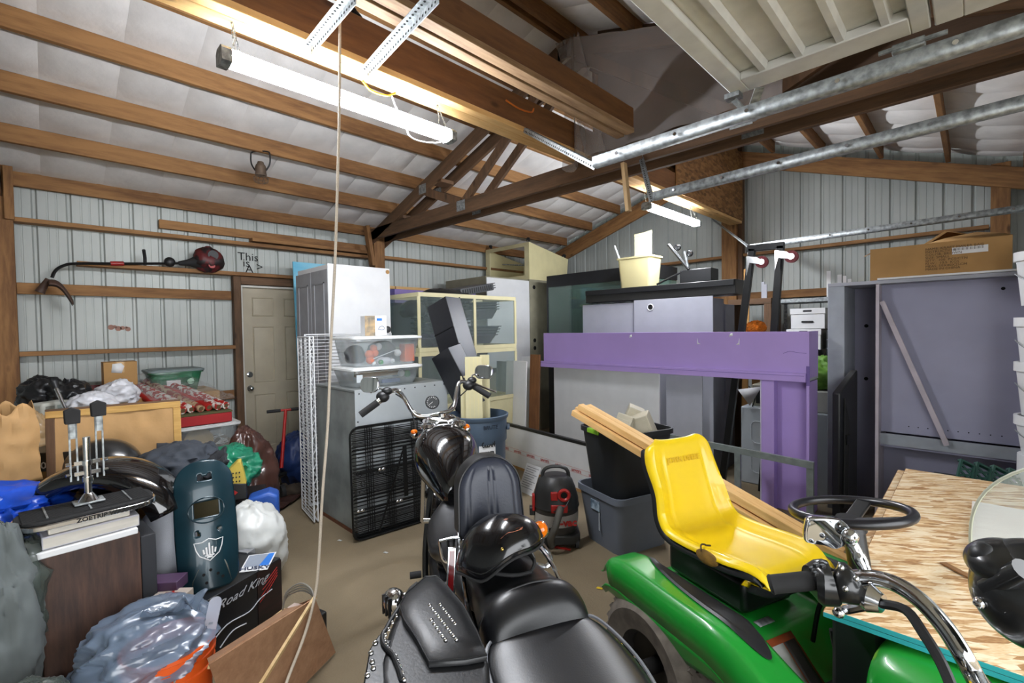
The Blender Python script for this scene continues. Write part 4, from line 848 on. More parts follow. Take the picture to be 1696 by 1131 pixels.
p = W(70, 476, X=X); MB().cyl(W(66, 484, X=X), W(80, 462, X=X), 0.035, 0.02).out('cutting_head', mat('rusty_dark', '4a3429', 0.6), tr)
def gd(u, v): 
    q = W(80, 464, X=X).lerp(W(120, 497, X=X), u); return q+Vector((-0.04+0.20*v, 0, 0.06*sin(pi*u)-0.05*(2*v-1)**2))
MB().grid(gd, 14, 8).out('guard', mat('rusty_dark', '4a3429', 0.6), tr, solid=0.004)
MB().box(-5.93, 2.14, 2.29, -5.87, 2.2, 2.31) if 0 else None
# writing and rust marks on the wall sheets
wt = thing('marker_writing', 'black marker scrawl on the steel siding above the door', 'writing')
for s_, px, py in (('This', 411, 426), ('is', 408, 436), ('A', 413, 446), ('>', 430, 443)):
    text('scrawl', s_, 0.13, inkm, wt, frame(W(px, py, X=XL-0.040), (0, 1, 0), (0, 0, 1)))
ru = thing('rust_spots', 'row of small rust-red stains on the left wall siding', 'stain')
for px, py, r in ((184, 542, 4), (190, 541, 2.5), (196, 544, 4), (203, 543, 3), (212, 545, 3.5), (209, 542, 1.6)):
    p = W(px, py, X=XL-0.043); m = MB(); m.cyl(p, p+Vector((0.002, 0, 0)), r*0.0065, n=9); m.out('rust_blot', mat('rust', 'a07a6c', 0.8), ru)
# lantern hanging from the purlin
p = W(431, 250, X=-4.78)-Vector((0, 0, 0.252)); ln_ = thing('railroad_lantern', 'rusty wire lantern hanging under a purlin on its black handle', 'lantern', p); rusty = mat('rusty_tin', '6a5a4c', 0.6, 0.4, 0.3)
MB().lathe([(0.001, 0.02), (0.045, 0.02), (0.05, 0.03), (0.045, 0.06), (0.05, 0.09), (0.04, 0.12), (0.03, 0.13), (0.025, 0.15), (0.001, 0.155)], 20).out('lamp_body', rusty, ln_)
cg = MB(); 
for i in range(8): a = 2*pi*i/8; cg.tube([(0.03*cos(a), 0.03*sin(a), 0.02), (0.065*cos(a), 0.065*sin(a), -0.01), (0.05*cos(a), 0.05*sin(a), -0.04), (0.02*cos(a), 0.02*sin(a), -0.045)], 0.0025, 5)
for r, z in ((0.062, 0.0), (0.05, -0.04)): cg.rings([(r*cos(2*pi*i/24), r*sin(2*pi*i/24), z) for i in range(24)], 0.0025, 5, closed=True)
cg.out('wire_guard', rusty, ln_); d_ = Vector((cos(YAW), sin(YAW), 0))
MB().tube([d_*-0.05+Vector((0, 0, 0.07)), d_*-0.085+Vector((0, 0, 0.13)), d_*-0.09+Vector((0, 0, 0.2)), d_*-0.07+Vector((0, 0, 0.245)), d_*0.07+Vector((0, 0, 0.245)), d_*0.09+Vector((0, 0, 0.2)), d_*0.085+Vector((0, 0, 0.13)), d_*0.05+Vector((0, 0, 0.07))], 0.007).out('bail_handle', blackp, ln_)
# ================================================================== CENTRE AND BACK
def T(x, y, z=0.0): return Matrix.Translation((x, y, z))
# blue painted board leaning on the left wall
sky = mat('painted_sky', '4bb3d6', 0.5, 0, 0, 1.6, hex2='bfe0ea', stretch=(1, 0.5, 1.6), fac=(0.42, 0.30)) if 0 else mat('painted_sky', '3fa7d0', 0.45, 0, 0, 1.3, hex2='9ad4e6', stretch=(1, 0.6, 2.2), fac=(0.30, 0.62))
bbp = thing('blue_board', 'tall blue board painted like sky beside the beige door', 'board', mat4=FR((-5.58, 2.12, 0), (-5.58, 3.0, 0), radians(3)))
MB().box(0, 0, 0, 0.95, 0.02, 2.44).out('panel', sky, bbp, 0.002)
# tall white cabinet behind the metal one
tc = thing('tall_cabinet', 'tall white cabinet with grey panelled side beside the blue board', 'cabinet', mat4=T(-5.13, 1.93))
MB().box(0, 0.022, 0, 0.78, 0.66, 2.25).out('carcass', white, tc, 0.003)
gd_ = mat('grey_door', '8f9094', 0.5)
for x0, x1 in ((0.0, 0.38), (0.39, 0.765)):
    d = MB().box(x0, 0, 0.05, x1, 0.02, 2.20).out('cabinet_door', gd_, tc, 0.003)
    for q in ((x0+0.07, 0.15, x0+0.085, 2.08), (x1-0.085, 0.15, x1-0.07, 2.08)): MB().box(q[0], -0.006, q[1], q[2], 0, q[3]).out('moulding', gd_, d)
    MB().box(x0+0.07, -0.006, 2.065, x1-0.07, 0, 2.08).out('moulding', gd_, d)
MB().box(0.77, 0.0, 0, 0.783, 0.021, 2.25).out('edge_strip', white, tc, 0.002)
lab(MB().cyl((0.7805, 0.635, 2.215), (0.782, 0.635, 2.215), 0.022, n=10).out('chipped_corner', card, tc), 'brown chipped spot at the top corner')
# wire shelves
def wire_shelf(name, label, M4, w_, h_, nx, nz, m, r=0.0022, off=0.03, truss_=False):
    t = thing(name, label, 'shelf', mat4=M4)
    f = MB()
    for z in (0, h_): f.cyl((0, 0, z), (w_, 0, z), r*2, n=8)
    for x in (0, w_): f.cyl((x, 0, 0), (x, 0, h_), r*2, n=8)
    if truss_:
        for z in (0, h_): f.cyl((0, off, z), (w_, off, z), r*2, n=8)
        for x in (0, w_): f.cyl((x, off, 0), (x, off, h_), r*2, n=8)
    f.out('rim_wire', m, t)['kind'] = 'stuff'
    g = MB()
    for i in range(nz): z = h_*(i+0.5)/nz; g.cyl((0, 0.003, z), (w_, 0.003, z), r, n=5, cap=False)
    for i in range(nx): x = w_*(i+0.5)/nx; g.cyl((x, 0.008, 0), (x, 0.008, h_), r*0.8, n=5, cap=False)
    if truss_:
        k = int(h_/0.06)
        for i in range(k):
            for x in (0, w_): g.cyl((x, 0 if i % 2 else off, h_*i/k), (x, off if i % 2 else 0, h_*(i+1)/k), r, n=5, cap=False)
            for z in (h_,):
                if i < w_/0.06: g.cyl((w_*i/(w_/0.06), 0 if i % 2 else off, z), (min(w_, w_*(i+1)/(w_/0.06)), off if i % 2 else 0, z), r, n=5, cap=False)
    g.out('grid_wires', m, t)['kind'] = 'stuff'
    return t
whw = mat('white_wire', 'd6d8da', 0.4)
wire_shelf('wire_shelf', 'white wire shelf standing in front of the blue board', FR(W(500, 590, d=4.62)*1.0, W(518, 590, d=4.72)) @ T(0, 0, -W(500, 590, d=4.62).z+0.15), 0.11, 1.21, 4, 46, whw, 0.0022)
a = CP(-1.77, 4.12); b = CP(-1.60, 3.98)
wire_shelf('wire_shelf', 'pale wire shelf standing on edge beside the grey metal cabinet', FR((-4.30, 1.62, 0.02), (-3.86, 1.56, 0.02)), 0.40, 1.54, 3, 52, whw, 0.0028, 0.03, True)
wire_shelf('wire_shelf', 'second pale wire shelf between the metal cabinet and tall white cabinet', FR((-4.30, 1.69, 0.02), (-4.26, 2.6, 0.02)), 0.85, 1.56, 4, 50, whw, 0.0028, 0.03, True)
# grey metal cabinet
MX0, MX1, MY0, MY1, MH = -4.12, -3.40, 1.70, 2.58, 1.147
mc = thing('metal_cabinet', 'low grey sheet metal cabinet carrying two clear toy bins', 'cabinet', mat4=T(MX0, MY0))
gm_ = mat('grey_enamel', 'a9afb2', 0.45, 0.1, 0.06, 5); gm2 = mat('worn_enamel', '8b9190', 0.5, 0.2, 0.3, 4)
MB().box(0, 0, 0.03, MX1-MX0-0.004, MY1-MY0, MH-0.02).out('body', gm2, mc, 0.004)
fp = MB().box(MX1-MX0-0.003, -0.004, 0.0, MX1-MX0+0.004, MY1-MY0+0.004, MH).out('front_panel', gm_, mc, 0.002)
MB().box(-0.004, -0.004, MH-0.019, MX1-MX0-0.004, MY1-MY0+0.004, MH).out('top_panel', gm2, mc, 0.003)
lab(MB().box(0, -0.003, 0.0, MX1-MX0-0.004, 0.0, 0.03).out('rusty_foot', mat('rust_foot', '6a3f28', 0.8, 0, 0.4, 12), mc), 'rusty bottom edge')
for i in range(9):
    for z in (0.05, MH-0.03): MB().cyl((MX1-MX0+0.004, 0.03+i*0.102, z), (MX1-MX0+0.007, 0.03+i*0.102, z), 0.006, n=8).out('screw', blackm, fp)
for z in (0.35, 0.62, 0.9): MB().cyl((MX1-MX0+0.004, 0.015, z), (MX1-MX0+0.007, 0.015, z), 0.006, n=8).out('screw', blackm, fp)
# clear bins with toys
whl = mat('white_lid', 'd6d8d8', 0.4)
b1 = tote('toy_bin', 'lower clear toy bin with white lid on the grey metal cabinet', 'storage bin', FR((-3.45, 1.72, MH+0.001), (-3.45, 2.36, MH+0.001)), 0.64, 0.42, 0.15, clearp, whl)
b2_ = tote('toy_bin', 'upper clear toy bin with white lid under the mixer carton', 'storage bin', FR((-3.45, 1.73, MH+0.166), (-3.45, 2.36, MH+0.166)), 0.63, 0.42, 0.235, clearp, whl)
org = mat('pumpkin_orange', 'e0662a', 0.5); gr_ = mat('dark_toy', '3a3c40', 0.6)
def toy(parent, name, x, y, z, r, m): MB().ell((0, 0, 0), r, 16, 10).out(name, m, parent).location = (x, y, z)
for x, z, r in ((0.16, 0.10, 0.035), (0.21, 0.11, 0.032), (0.17, 0.055, 0.036), (0.20, 0.15, 0.03)): toy(b2_, 'orange_ball', x, 0.07, z, r, org)
toy(b2_, 'white_ball', 0.42, 0.06, 0.10, 0.03, white); toy(b2_, 'white_ball', 0.19, 0.06, 0.03, 0.022, white); toy(b2_, 'white_ball', 0.25, 0.08, 0.16, 0.03, white); toy(b2_, 'white_ball', 0.37, 0.06, 0.035, 0.02, white)
MB().box(0.49, 0.05, 0.02, 0.585, 0.15, 0.175).out('orange_block', org, b2_, 0.01); MB().cyl((0.17, 0.04, 0.06), (0.40, 0.04, 0.13), 0.004).out('thin_rod', white, b2_)
blob('dark_toy', (0.10, 0.2, 0.09), (0.07, 0.1, 0.08), gr_, 71, parent=b2_, n=20, k=12); blob('dark_toy', (0.36, 0.22, 0.12), (0.12, 0.08, 0.08), gr_, 72, parent=b2_, n=20, k=12); blob('white_cloth', (0.30, 0.08, 0.04), (0.06, 0.03, 0.03), wh, 73, parent=b2_, n=20, k=12)
toy(b2_, 'green_toy', 0.26, 0.06, 0.03, 0.022, mat('toy_green', '3f8a52', 0.4))
toy(b1, 'orange_ball', 0.19, 0.07, 0.045, 0.035, org); toy(b1, 'white_ball', 0.46, 0.06, 0.09, 0.03, white); toy(b1, 'green_toy', 0.52, 0.06, 0.08, 0.03, mat('toy_green', '3f8a52', 0.4)); MB().box(0.27, 0.05, 0.02, 0.44, 0.1, 0.05).out('blue_block', mat('toy_blue', '33457a', 0.5), b1); MB().box(0.10, 0.12, 0.075, 0.5, 0.2, 0.12).out('card_sheet', card, b1)
MB().box(0.02, -0.004, 0.05, 0.07, -0.002, 0.11).out('paper_label', mat('label_film', 'b9c0c4', 0.5), b1)
mx_ = thing('mixer_carton', 'small retail carton with a hand mixer picture on the upper toy bin', 'box', mat4=FR((-3.56, 1.88, MH+0.417), (-3.53, 2.06, MH+0.417)))
MB().box(0, 0, 0, 0.185, 0.11, 0.165).out('carton', white, mx_, 0.002); MB().box(0.0, -0.002, 0, 0.085, 0, 0.165).out('photo_panel', mat('photo_panel', '6f6a60', 0.4, 0, 0, 18, hex2='b59a72'), mx_); MB().box(0.10, -0.002, 0.125, 0.145, 0, 0.145).out('blue_badge', mat('blue_print', '2470c8', 0.5), mx_)
MB().tube([(0.11, -0.003, 0.05), (0.125, -0.003, 0.075), (0.15, -0.003, 0.08), (0.165, -0.003, 0.06), (0.15, -0.003, 0.05), (0.12, -0.003, 0.052)], 0.003, 6).out('mixer_drawing', mat('grey_print', '8a93a0', 0.5), mx_)
toy(mx_, 'dark_knob', 0.21, 0.05, 0.05, 0.03, blackp)
# folded wire dog crate
dc = thing('folded_dog_crate', 'folded black wire dog crate leaning against the grey metal cabinet', 'dog crate', mat4=FR((-3.31, 1.62, 0.012), (-3.24, 2.34, 0.012), radians(2)))
cwid, chei = 0.68, 0.86
for k in range(4):
    yy = 0.012+k*0.017; i_ = 0.012*k
    MB().rings([(x, yy, z) for x, z in rrect(cwid-i_, chei-i_, 0.07, 5, cwid/2, chei/2)], 0.008, 6, closed=True).out('outer_rim', blackm, dc)
MB().prism([(0, 0), (0.06, 0), (0.06, 0.02), (0, 0.02)], 0, 1, 'z') if 0 else None
gw_ = MB()
for k in range(3):
    yy = 0.012+k*0.022
    for i in range(26+k*2):
        z = 0.03+(chei-0.06)*(i+0.5+0.25*k)/(26+k*2)
        if z < chei-0.03: gw_.cyl((0.02, yy, z), (cwid-0.02, yy, z), 0.0032, n=5, cap=False)
    for x in [0.12+0.018*j+0.008*k for j in range(4)]+[0.30+0.018*j for j in range(4)]+[0.52+0.018*j+0.006*k for j in range(4)]:
        gw_.cyl((x, yy+0.003, 0.02), (x, yy+0.003, chei-0.02), 0.0022, n=5, cap=False)
gw_.out('grid_wires', blackm, dc)['kind'] = 'stuff'
MB().box(0.03, -0.006, 0.50, cwid-0.03, 0.004, 0.52).out('cross_bar', blackm, dc); MB().box(0.03, -0.006, 0.22, cwid-0.03, 0.004, 0.235).out('cross_bar', blackm, dc)
MB().beam((0.20, -0.004, 0.03), (0.42, -0.004, 0.62), 0.01, 0.01).out('diagonal_wire', blackm, dc); MB().beam((0.10, -0.004, 0.55), (0.55, -0.004, 0.30), 0.005, 0.005).out('diagonal_wire', blackm, dc); MB().box(0.42, -0.006, 0.25, 0.455, 0.0, 0.66).out('door_strip', blackm, dc)
for x, z in ((0.22, 0.50), (0.04, 0.22), (0.36, 0.22)):
    for s in range(2): MB().ell((x+0.03*s, -0.012, z+0.01), (0.016, 0.006, 0.012), 10, 6).out('latch', chrome, dc)
for x, z in ((0.07, 0.42), (0.045, 0.50), (0.62, 0.38)): MB().tube([(x, -0.01, z+0.03), (x+0.025, -0.012, z+0.02), (x+0.02, -0.012, z-0.01), (x-0.005, -0.01, z), (x, -0.01, z+0.03)], 0.003, 6).out('slide_bolt', blackm, dc)
# cream framed glass tanks (stack) full of black trays
cream = mat('cream_paint', 'cfc79e', 0.5, 0, 0.06); glassm = glassy('tank_glass', 'c4d6d2', 0.07, 0.03, 0.03); glassg = glassy('green_glass', '5f7d72', 0.35, 0.06, 0.05)
def tank(name, label, M4, w_, d_, h_, fm, rim=0.06, st=0.018, mull=None, gl=glassm, btm=None):
    t = thing(name, label, 'glass tank', mat4=M4); btm = rim if btm is None else btm
    for nm, z0_, z1_ in (('top_rim', h_-rim, h_), ('bottom_rim', 0, btm)):
        m = MB(); o = 0.008
        m.box(-o, -o, z0_, w_+o, 0.012, z1_).box(-o, d_-0.012, z0_, w_+o, d_+o, z1_).box(-o, 0.012, z0_, 0.012, d_-0.012, z1_).box(w_-0.012, 0.012, z0_, w_+o, d_-0.012, z1_)
        if nm == 'bottom_rim': m.box(0, 0, 0, w_, d_, 0.01)
        m.out(nm, fm, t)['kind'] = 'stuff'
    xs = [0, w_]+([mull] if mull else [])
    for x in xs: MB().box(x-st/2, -0.006, btm, x+st/2, 0.006, h_-rim).out('corner_strip', fm, t)
    MB().box(-st/2, d_-0.01, btm, st/2, d_, h_-rim).out('corner_strip', fm, t)
    for q in ((0, 0, w_, 0.004), (0, d_-0.004, w_, d_)): MB().box(q[0], q[1], 0.02, q[2], q[3], h_-0.02).out('glass_pane', gl, t)
    for q in ((0, 0.005, 0.004, d_-0.005), (w_-0.004, 0.005, w_, d_-0.005)): MB().box(q[0], q[1], 0.02, q[2], q[3], h_-0.02).out('glass_pane', gl, t)
    return t
TY0, TY1, TX = 2.84, 4.30, -4.20
tk = tank('glass_tank', 'cream framed glass tank full of black plastic trays, top of its stack', FR((TX, TY0, 1.37), (TX, TY1, 1.37)), TY1-TY0, 0.62, 0.64, cream, 0.045, 0.035, 0.78)
tk2 = tank('glass_tank', 'cream framed glass tank underneath the one with the black trays', FR((TX, TY0, 0.73), (TX, TY1, 0.73)), TY1-TY0, 0.62, 0.638, cream, 0.045, 0.035, 0.78)
ts = thing('tank_stand', 'cream stand under the two stacked glass tanks', 'stand', mat4=FR((TX, TY0, 0), (TX, TY1, 0))); MB().box(0, 0, 0, TY1-TY0, 0.62, 0.728).out('body', cream, ts, 0.004)
trm = mat('black_tray', '2b2d31', 0.22, 0, 0.2)
def tray(x0, x1, y0, y1, z0_, h_, par, ang=0):
    m = MB(); n = 16; rg = [[(x, y, z) for x, y in rrect((x1-x0)-2*k, (y1-y0)-2*k, 0.05, 3)] for k, z in ((0.05, 0), (0.0, h_), (-0.02, h_), (-0.02, h_+0.012), (0.006, h_+0.012), (0.055, 0.012))]
    vs = sum(rg, []); fs = [(k*n+i, k*n+(i+1) % n, (k+1)*n+(i+1) % n, (k+1)*n+i) for k in range(5) for i in range(n)]+[tuple(range(n))[::-1], tuple(range(5*n, 6*n))]
    o = m.add(vs, fs).out('black_tray', trm, par); o.location = ((x0+x1)/2, (y0+y1)/2, z0_); o.rotation_euler = (0, ang, 0); return o
for k in range(4): tray(0.80, 1.20+0.02*k, 0.06, 0.5, 0.06+0.035*k, 0.10, tk)
for k in range(4): tray(0.82, 1.24, 0.06, 0.5, 0.36+0.03*k, 0.11, tk, -0.06)
for k in range(6): tray(0.22, 0.74, 0.06, 0.5, 0.05+0.05*k, 0.09, tk, 0.03*k)
for k in range(3): tray(0.24, 0.74, 0.06, 0.5, 0.40+0.035*k, 0.09, tk, 0.05)
blob('black_bag_in_tank', (0.12, 0.3, 0.46), (0.10, 0.2, 0.10), bagblack, 75, parent=tk, n=30, k=20); blob('black_bag_in_tank', (0.6, 0.3, 0.62), (0.34, 0.2, 0.10), bagblack, 76, parent=tk, n=30, k=20)
tl = thing('louvred_tray', 'grey slatted plastic tray lying tilted on the tank rim', 'tray', mat4=FR((-4.35, 3.55, 2.0), (-4.42, 4.1, 2.12)) @ Matrix.Rotation(-0.18, 4, 'Y'))
MB().box(0, 0, 0, 0.62, 0.4, 0.09).out('tray_body', mat('grey_tray', '4b4d50', 0.5), tl, 0.01)
for i in range(14): MB().box(0.03+i*0.04, -0.004, 0.015, 0.05+i*0.04, 0.0, 0.075).out('slot', blackp, tl)
for i in range(3): MB().box(0.62, 0.02, 0.02+i*0.03, 0.68, 0.05, 0.03+i*0.03).out('prong', mat('grey_tray', '4b4d50', 0.5), tl)
pb_ = thing('lilac_board', 'purple panel lying behind the glass tank below the left wall girt', 'panel'); MB().box(-5.85, 3.1, 1.95, -5.1, 4.42, 2.12).out('panel', mat('purple_dark', '6a5596', 0.5), pb_); MB().box(-5.85, 3.45, 0, -5.2, 4.4, 1.949).out('hidden_carcass', greyl, pb_)
for yy in (3.0, 3.6): tag(MB().box(-5.94, yy, 2.20, -5.88, yy+0.58, 2.24).out('pine_batten', PINE, None), 'bright pine batten lying on the wall ledge '+('nearest the tall white cabinet' if yy < 3.1 else 'above the purple panel'), 'board')
# white cabinet behind the tank, taupe cabinet, wedge on casters
taupe = mat('taupe_laminate', '8a8672', 0.6); 
wc_ = thing('white_cabinet', 'tall cabinet with white door and taupe side behind the glass tank', 'cabinet', mat4=T(-5.85, 4.46)); MB().box(0, 0, 0, 0.93, 0.88, 2.36).out('carcass', taupe, wc_, 0.003); MB().box(0.932, 0.0, 1.05, 0.95, 0.88, 2.34).out('door_leaf', white, wc_, 0.003); MB().box(0.932, 0.0, 0.98, 0.94, 0.88, 1.048).out('black_base', blackp, wc_)
t2 = thing('taupe_cabinet', 'taupe cabinet with round holes between the white cabinet and black tank', 'cabinet', mat4=T(-5.9, 5.36)); MB().box(0, 0, 0, 0.99, 0.98, 2.37).out('carcass', taupe, t2, 0.003)
for z in (2.25, 1.42, 1.3): lab(MB().cyl((0.991, 0.10, z), (0.993, 0.10, z), 0.032, n=16).out('cable_hole', mat('dark_hole', '0a0a0a'), t2), 'dark round cable hole')
wd = thing('wedge_console', 'cream wedge shaped console turned upside down with casters on top', 'cabinet', mat4=T(-4.93, 5.38, 2.372))
cr2 = mat('cream_laminate', 'd3ca9c', 0.5, 0, 0.05)
MB().prism([(0, 0), (0.92, 0), (0.98, 0.40), (0.0, 0.58)], -0.02, 0.0, 'x').out('side_panel', cr2, wd)
MB().prism([(0, 0), (0.92, 0), (0.98, 0.40), (0.0, 0.58)], -1.0, -0.98, 'x').out('side_panel', cr2, wd)
MB().box(-0.98, 0.0, 0.0, -0.02, 0.02, 0.07).out('frame_rail', cream, wd); MB().box(-0.98, 0.0, 0.52, -0.02, 0.02, 0.58).out('frame_rail', cream, wd)
MB().box(-0.98, 0, 0.07, -0.90, 0.02, 0.52).out('frame_stile', cream, wd); MB().box(-0.10, 0, 0.07, -0.02, 0.02, 0.52).out('frame_stile', cream, wd)
MB().box(-0.98, 0.02, 0.0, -0.02, 0.9, 0.012).out('bottom_board', cream, wd); MB().box(-0.98, 0.9, 0.012, -0.02, 0.92, 0.4).out('back_board', cream, wd)
MB().cyl((-0.9, 0.3, 0.35), (-0.05, 0.5, 0.25), 0.01).out('inner_rail', steel, wd)
def caster(p, par, m=rubber):
    c = MB().cyl(Vector(p)+Vector((0, -0.012, 0.05)), Vector(p)+Vector((0, 0.012, 0.05)), 0.034, n=18).out('caster_wheel', m, par)
    MB().box(p[0]-0.012, p[1]-0.02, p[2], p[0]+0.012, p[1]+0.02, p[2]+0.04).out('caster_fork', chrome, c)
caster((-0.05, 0.04, 0.575), wd); caster((-0.92, 0.04, 0.575), wd); caster((-0.05, 0.93, 0.405), wd)
# black framed tank and the black hood
bt = tank('black_tank', 'large black framed tank with greenish glass behind the grey cabinets', T(-4.6, 5.42, 1.30), 1.75, 0.60, 1.09, blackp, 0.17, 0.03, None, glassg, 0.06)
btb = thing('aquarium_plinth', 'dark base under the large black framed tank', 'stand', mat4=T(-4.6, 5.42)); MB().box(0, 0, 0, 1.75, 0.6, 1.298).out('body', blackp, btb)
MB().box(0.5, 0.1, 0.05, 0.9, 0.4, 0.9).out('green_reflection_panel', mat('deep_green', '2b4030', 0.5), bt) if 0 else None
g1 = thing('grey_cabinet', 'shallow grey cabinet standing left of the one with the round hole', 'cabinet', mat4=T(-3.67, 5.03)); MB().box(0, 0, 0, 0.76, 0.36, 1.90).out('carcass', greyl, g1, 0.003)
crumple_sheet('foil_strip', [(0.06, -0.005, 1.905), (0.72, -0.005, 1.905), (0.72, 0.1, 1.915), (0.06, 0.1, 1.915)], mat('clear_foil', 'c4cad0', 0.25, 0.3), 5, 0.012, 30, 6, 0.001, g1, 20)
g2 = thing('grey_cabinet', 'grey cabinet with a white ringed round hole under the black hood', 'cabinet', mat4=T(-2.90, 5.0))
MB().box(0.02, 0.02, 0, 0.91, 0.36, 1.90).out('carcass', mat('grey_dark', '74757f', 0.6), g2, 0.003); MB().box(0, 0, 0, 0.93, 0.018, 1.92).out('front_panel', greyl, g2, 0.002)
MB().rings([(0.215+0.036*cos(2*pi*i/24), -0.002, 1.83+0.036*sin(2*pi*i/24)) for i in range(24)], 0.006, 6, closed=True).out('hole_ring', white, g2); MB().cyl((0.215, -0.001, 1.83), (0.215, 0.003, 1.83), 0.033, n=24).out('round_hole', mat('dark_hole', '0a0a0a'), g2)
for k in range(3): MB().box(0.60+0.11*k, 0.365, 0, 0.615+0.11*k+0.09, 0.64, 1.88-0.02*k).out('side_board', mat('grey_dark', '74757f', 0.6), g2, 0.002)
hd2 = thing('black_hood', 'long black aquarium hood lying across the two grey cabinets', 'aquarium hood', mat4=T(-3.60, 4.98, 1.925) @ Matrix.Rotation(0.0, 4, 'Y'))
MB().box(0, 0.02, 0, 1.86, 0.36, 0.155).out('hood_shell', mat('black_print', '232322', 0.35), hd2, 0.006)
MB().box(0.01, 0.0, 0.09, 1.85, 0.019, 0.15).out('front_lip', blackp, hd2, 0.003)
bn2 = tote('clear_food_bin', 'yellowed clear plastic bin standing on the black hood', 'bin', FR((-3.13, 4.99, 2.082), (-2.68, 4.99, 2.082)), 0.46, 0.30, 0.36, glassy('yellowed_plastic', 'cfc596', 0.72, 0.05, 0.3), None, 0.03, 0.02)
lb = thing('tall_plastic_panel', 'pale translucent panel standing inside the yellowed bin', 'panel', mat4=FR((-2.97, 5.15, 2.10), (-2.71, 5.15, 2.10), 0.1, -0.06)); MB().prism([(0, 0), (0.22, 0), (0.23, 0.66), (0, 0.64)], 0, 0.012, 'y').out('panel', mat('pale_yellow_panel', 'b9bb9c', 0.5, 0, 0.1), lb); MB().box(0.0, -0.003, 0.62, 0.23, 0.015, 0.65).out('top_edge', cream, lb)
MB().beam(W(1030, 440, Y=5.1), W(1018, 407, Y=5.1), 0.02, 0.012).out('white_strip', white, None).name = 'white_strip'; tag(bpy.data.objects['white_strip'], 'narrow white plastic strip sticking out of the yellowed bin', 'plastic strip')
ho = thing('black_motor_unit', 'small black box with two arms and round knobs on the black hood', 'aquarium light', mat4=T(-2.40, 5.02, 2.081))
MB().box(0.05, 0.02, 0, 0.40, 0.22, 0.145).out('case', blackp, ho, 0.008)
o = Vector(ho.matrix_world.translation)
for (a, b, r, m) in (((1141, 446), (1107, 405), 0.018, blackp), ((1140, 446), (1134, 416), 0.014, steel), ((1132, 449), (1088, 471), 0.012, blackp)):
    MB().cyl(W(*a, Y=5.05)-o, W(*b, Y=5.05)-o, r).out('arm', m, ho)
for px, py in ((1123, 410), (1143, 420)):
    q = W(px, py, Y=5.05)-o; k = MB().cyl(q, q+Vector((0, -0.03, 0)), 0.035, n=18).out('knob', blackp, ho); MB().rings([q+Vector((0.024*cos(2*pi*i/16), -0.032, 0.024*sin(2*pi*i/16))) for i in range(16)], 0.005, 6, closed=True).out('chrome_ring', chrome, k)
    MB().beam(W(px-10, py+2, Y=5.05)-o, q, 0.012, 0.012).out('link', blackp, ho)
# ---- purple display unit
purple = mat('purple_laminate', 'a68dcb', 0.55, 0, 0.04, 3); pu = thing('purple_display_frame', 'big purple display frame with a wide header and right leg', 'display frame', mat4=T(-3.86, 4.40))
PW = 2.90
MB().box(0.05, 0, 1.20, PW, 0.02, 1.545).out('header_board', purple, pu, 0.002); MB().box(0.0, -0.03, 1.13, PW-0.02, 0.0, 1.20).out('lower_ledge', purple, pu, 0.002)
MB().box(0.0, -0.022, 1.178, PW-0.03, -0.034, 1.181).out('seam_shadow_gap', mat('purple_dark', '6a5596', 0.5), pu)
MB().box(0.05, 0.021, 1.14, PW, 0.3, 1.16).out('header_bottom', greyl, pu); MB().box(PW-0.02, 0.021, 1.161, PW, 0.3, 1.545).out('header_end', purple, pu)
MB().box(PW-0.36, 0.0, 0, PW-0.26, 0.02, 1.129).out('leg_front', purple, pu, 0.002); MB().box(PW-0.26, 0.10, 0, PW-0.02, 0.12, 1.129).out('leg_recess', purple, pu)
MB().box(PW-0.27, 0.021, 0, PW-0.26, 0.099, 1.129).out('leg_return', purple, pu); MB().box(PW-0.37, 0.0, 0, PW-0.361, 0.28, 1.129).out('leg_edge', mat('lavender_edge', 'b9b4c6', 0.5), pu); MB().box(PW-0.02, 0.0, 0, PW, 0.28, 1.129).out('leg_side', purple, pu)
MB().box(PW-0.02, -0.006, 1.10, PW+0.004, 0.0, 1.26).out('end_clip', mat('purple_dark', '6a5596', 0.5), pu)
for x, z, s in ((1.25, 1.49, 0.035), (2.27, 1.50, 0.035)): MB().add([(x, -0.001, z), (x+s, -0.001, z+0.01), (x+s*0.9, -0.001, z+s), (x+0.01, -0.001, z+s*0.8)], [(0, 1, 2, 3)]).out('chipped_spot', white, pu, solid=0.001)
for x, s in ((1.98, 1), (2.36, -1)): MB().add([(x, -0.001, 1.43), (x+0.03*s, -0.001, 1.43), (x+0.008*s, -0.001, 1.445), (x, -0.001, 1.49)], [(0, 1, 2, 3)]).out('corner_mark', white, pu, solid=0.001)
MB().tube([(PW-0.19, -0.002, 1.36), (PW-0.14, -0.002, 1.38), (PW-0.08, -0.002, 1.37), (PW-0.02, -0.002, 1.365)], 0.0018, 5).out('crack', mat('purple_dark', '6a5596', 0.5), pu)
for k, (x0, x1, z1, yy, m, lb) in enumerate(((-3.95, -2.46, 1.16, 4.76, white, 'large white panel behind the purple header'), (-2.42, -2.02, 1.12, 4.84, greyl, 'narrower grey panel right of the large white one'))):
    t = thing('leaning_panel', lb, 'panel', mat4=T(x0, yy)); MB().box(0, 0, 0, x1-x0, 0.02, z1).out('panel', m, t, 0.002)
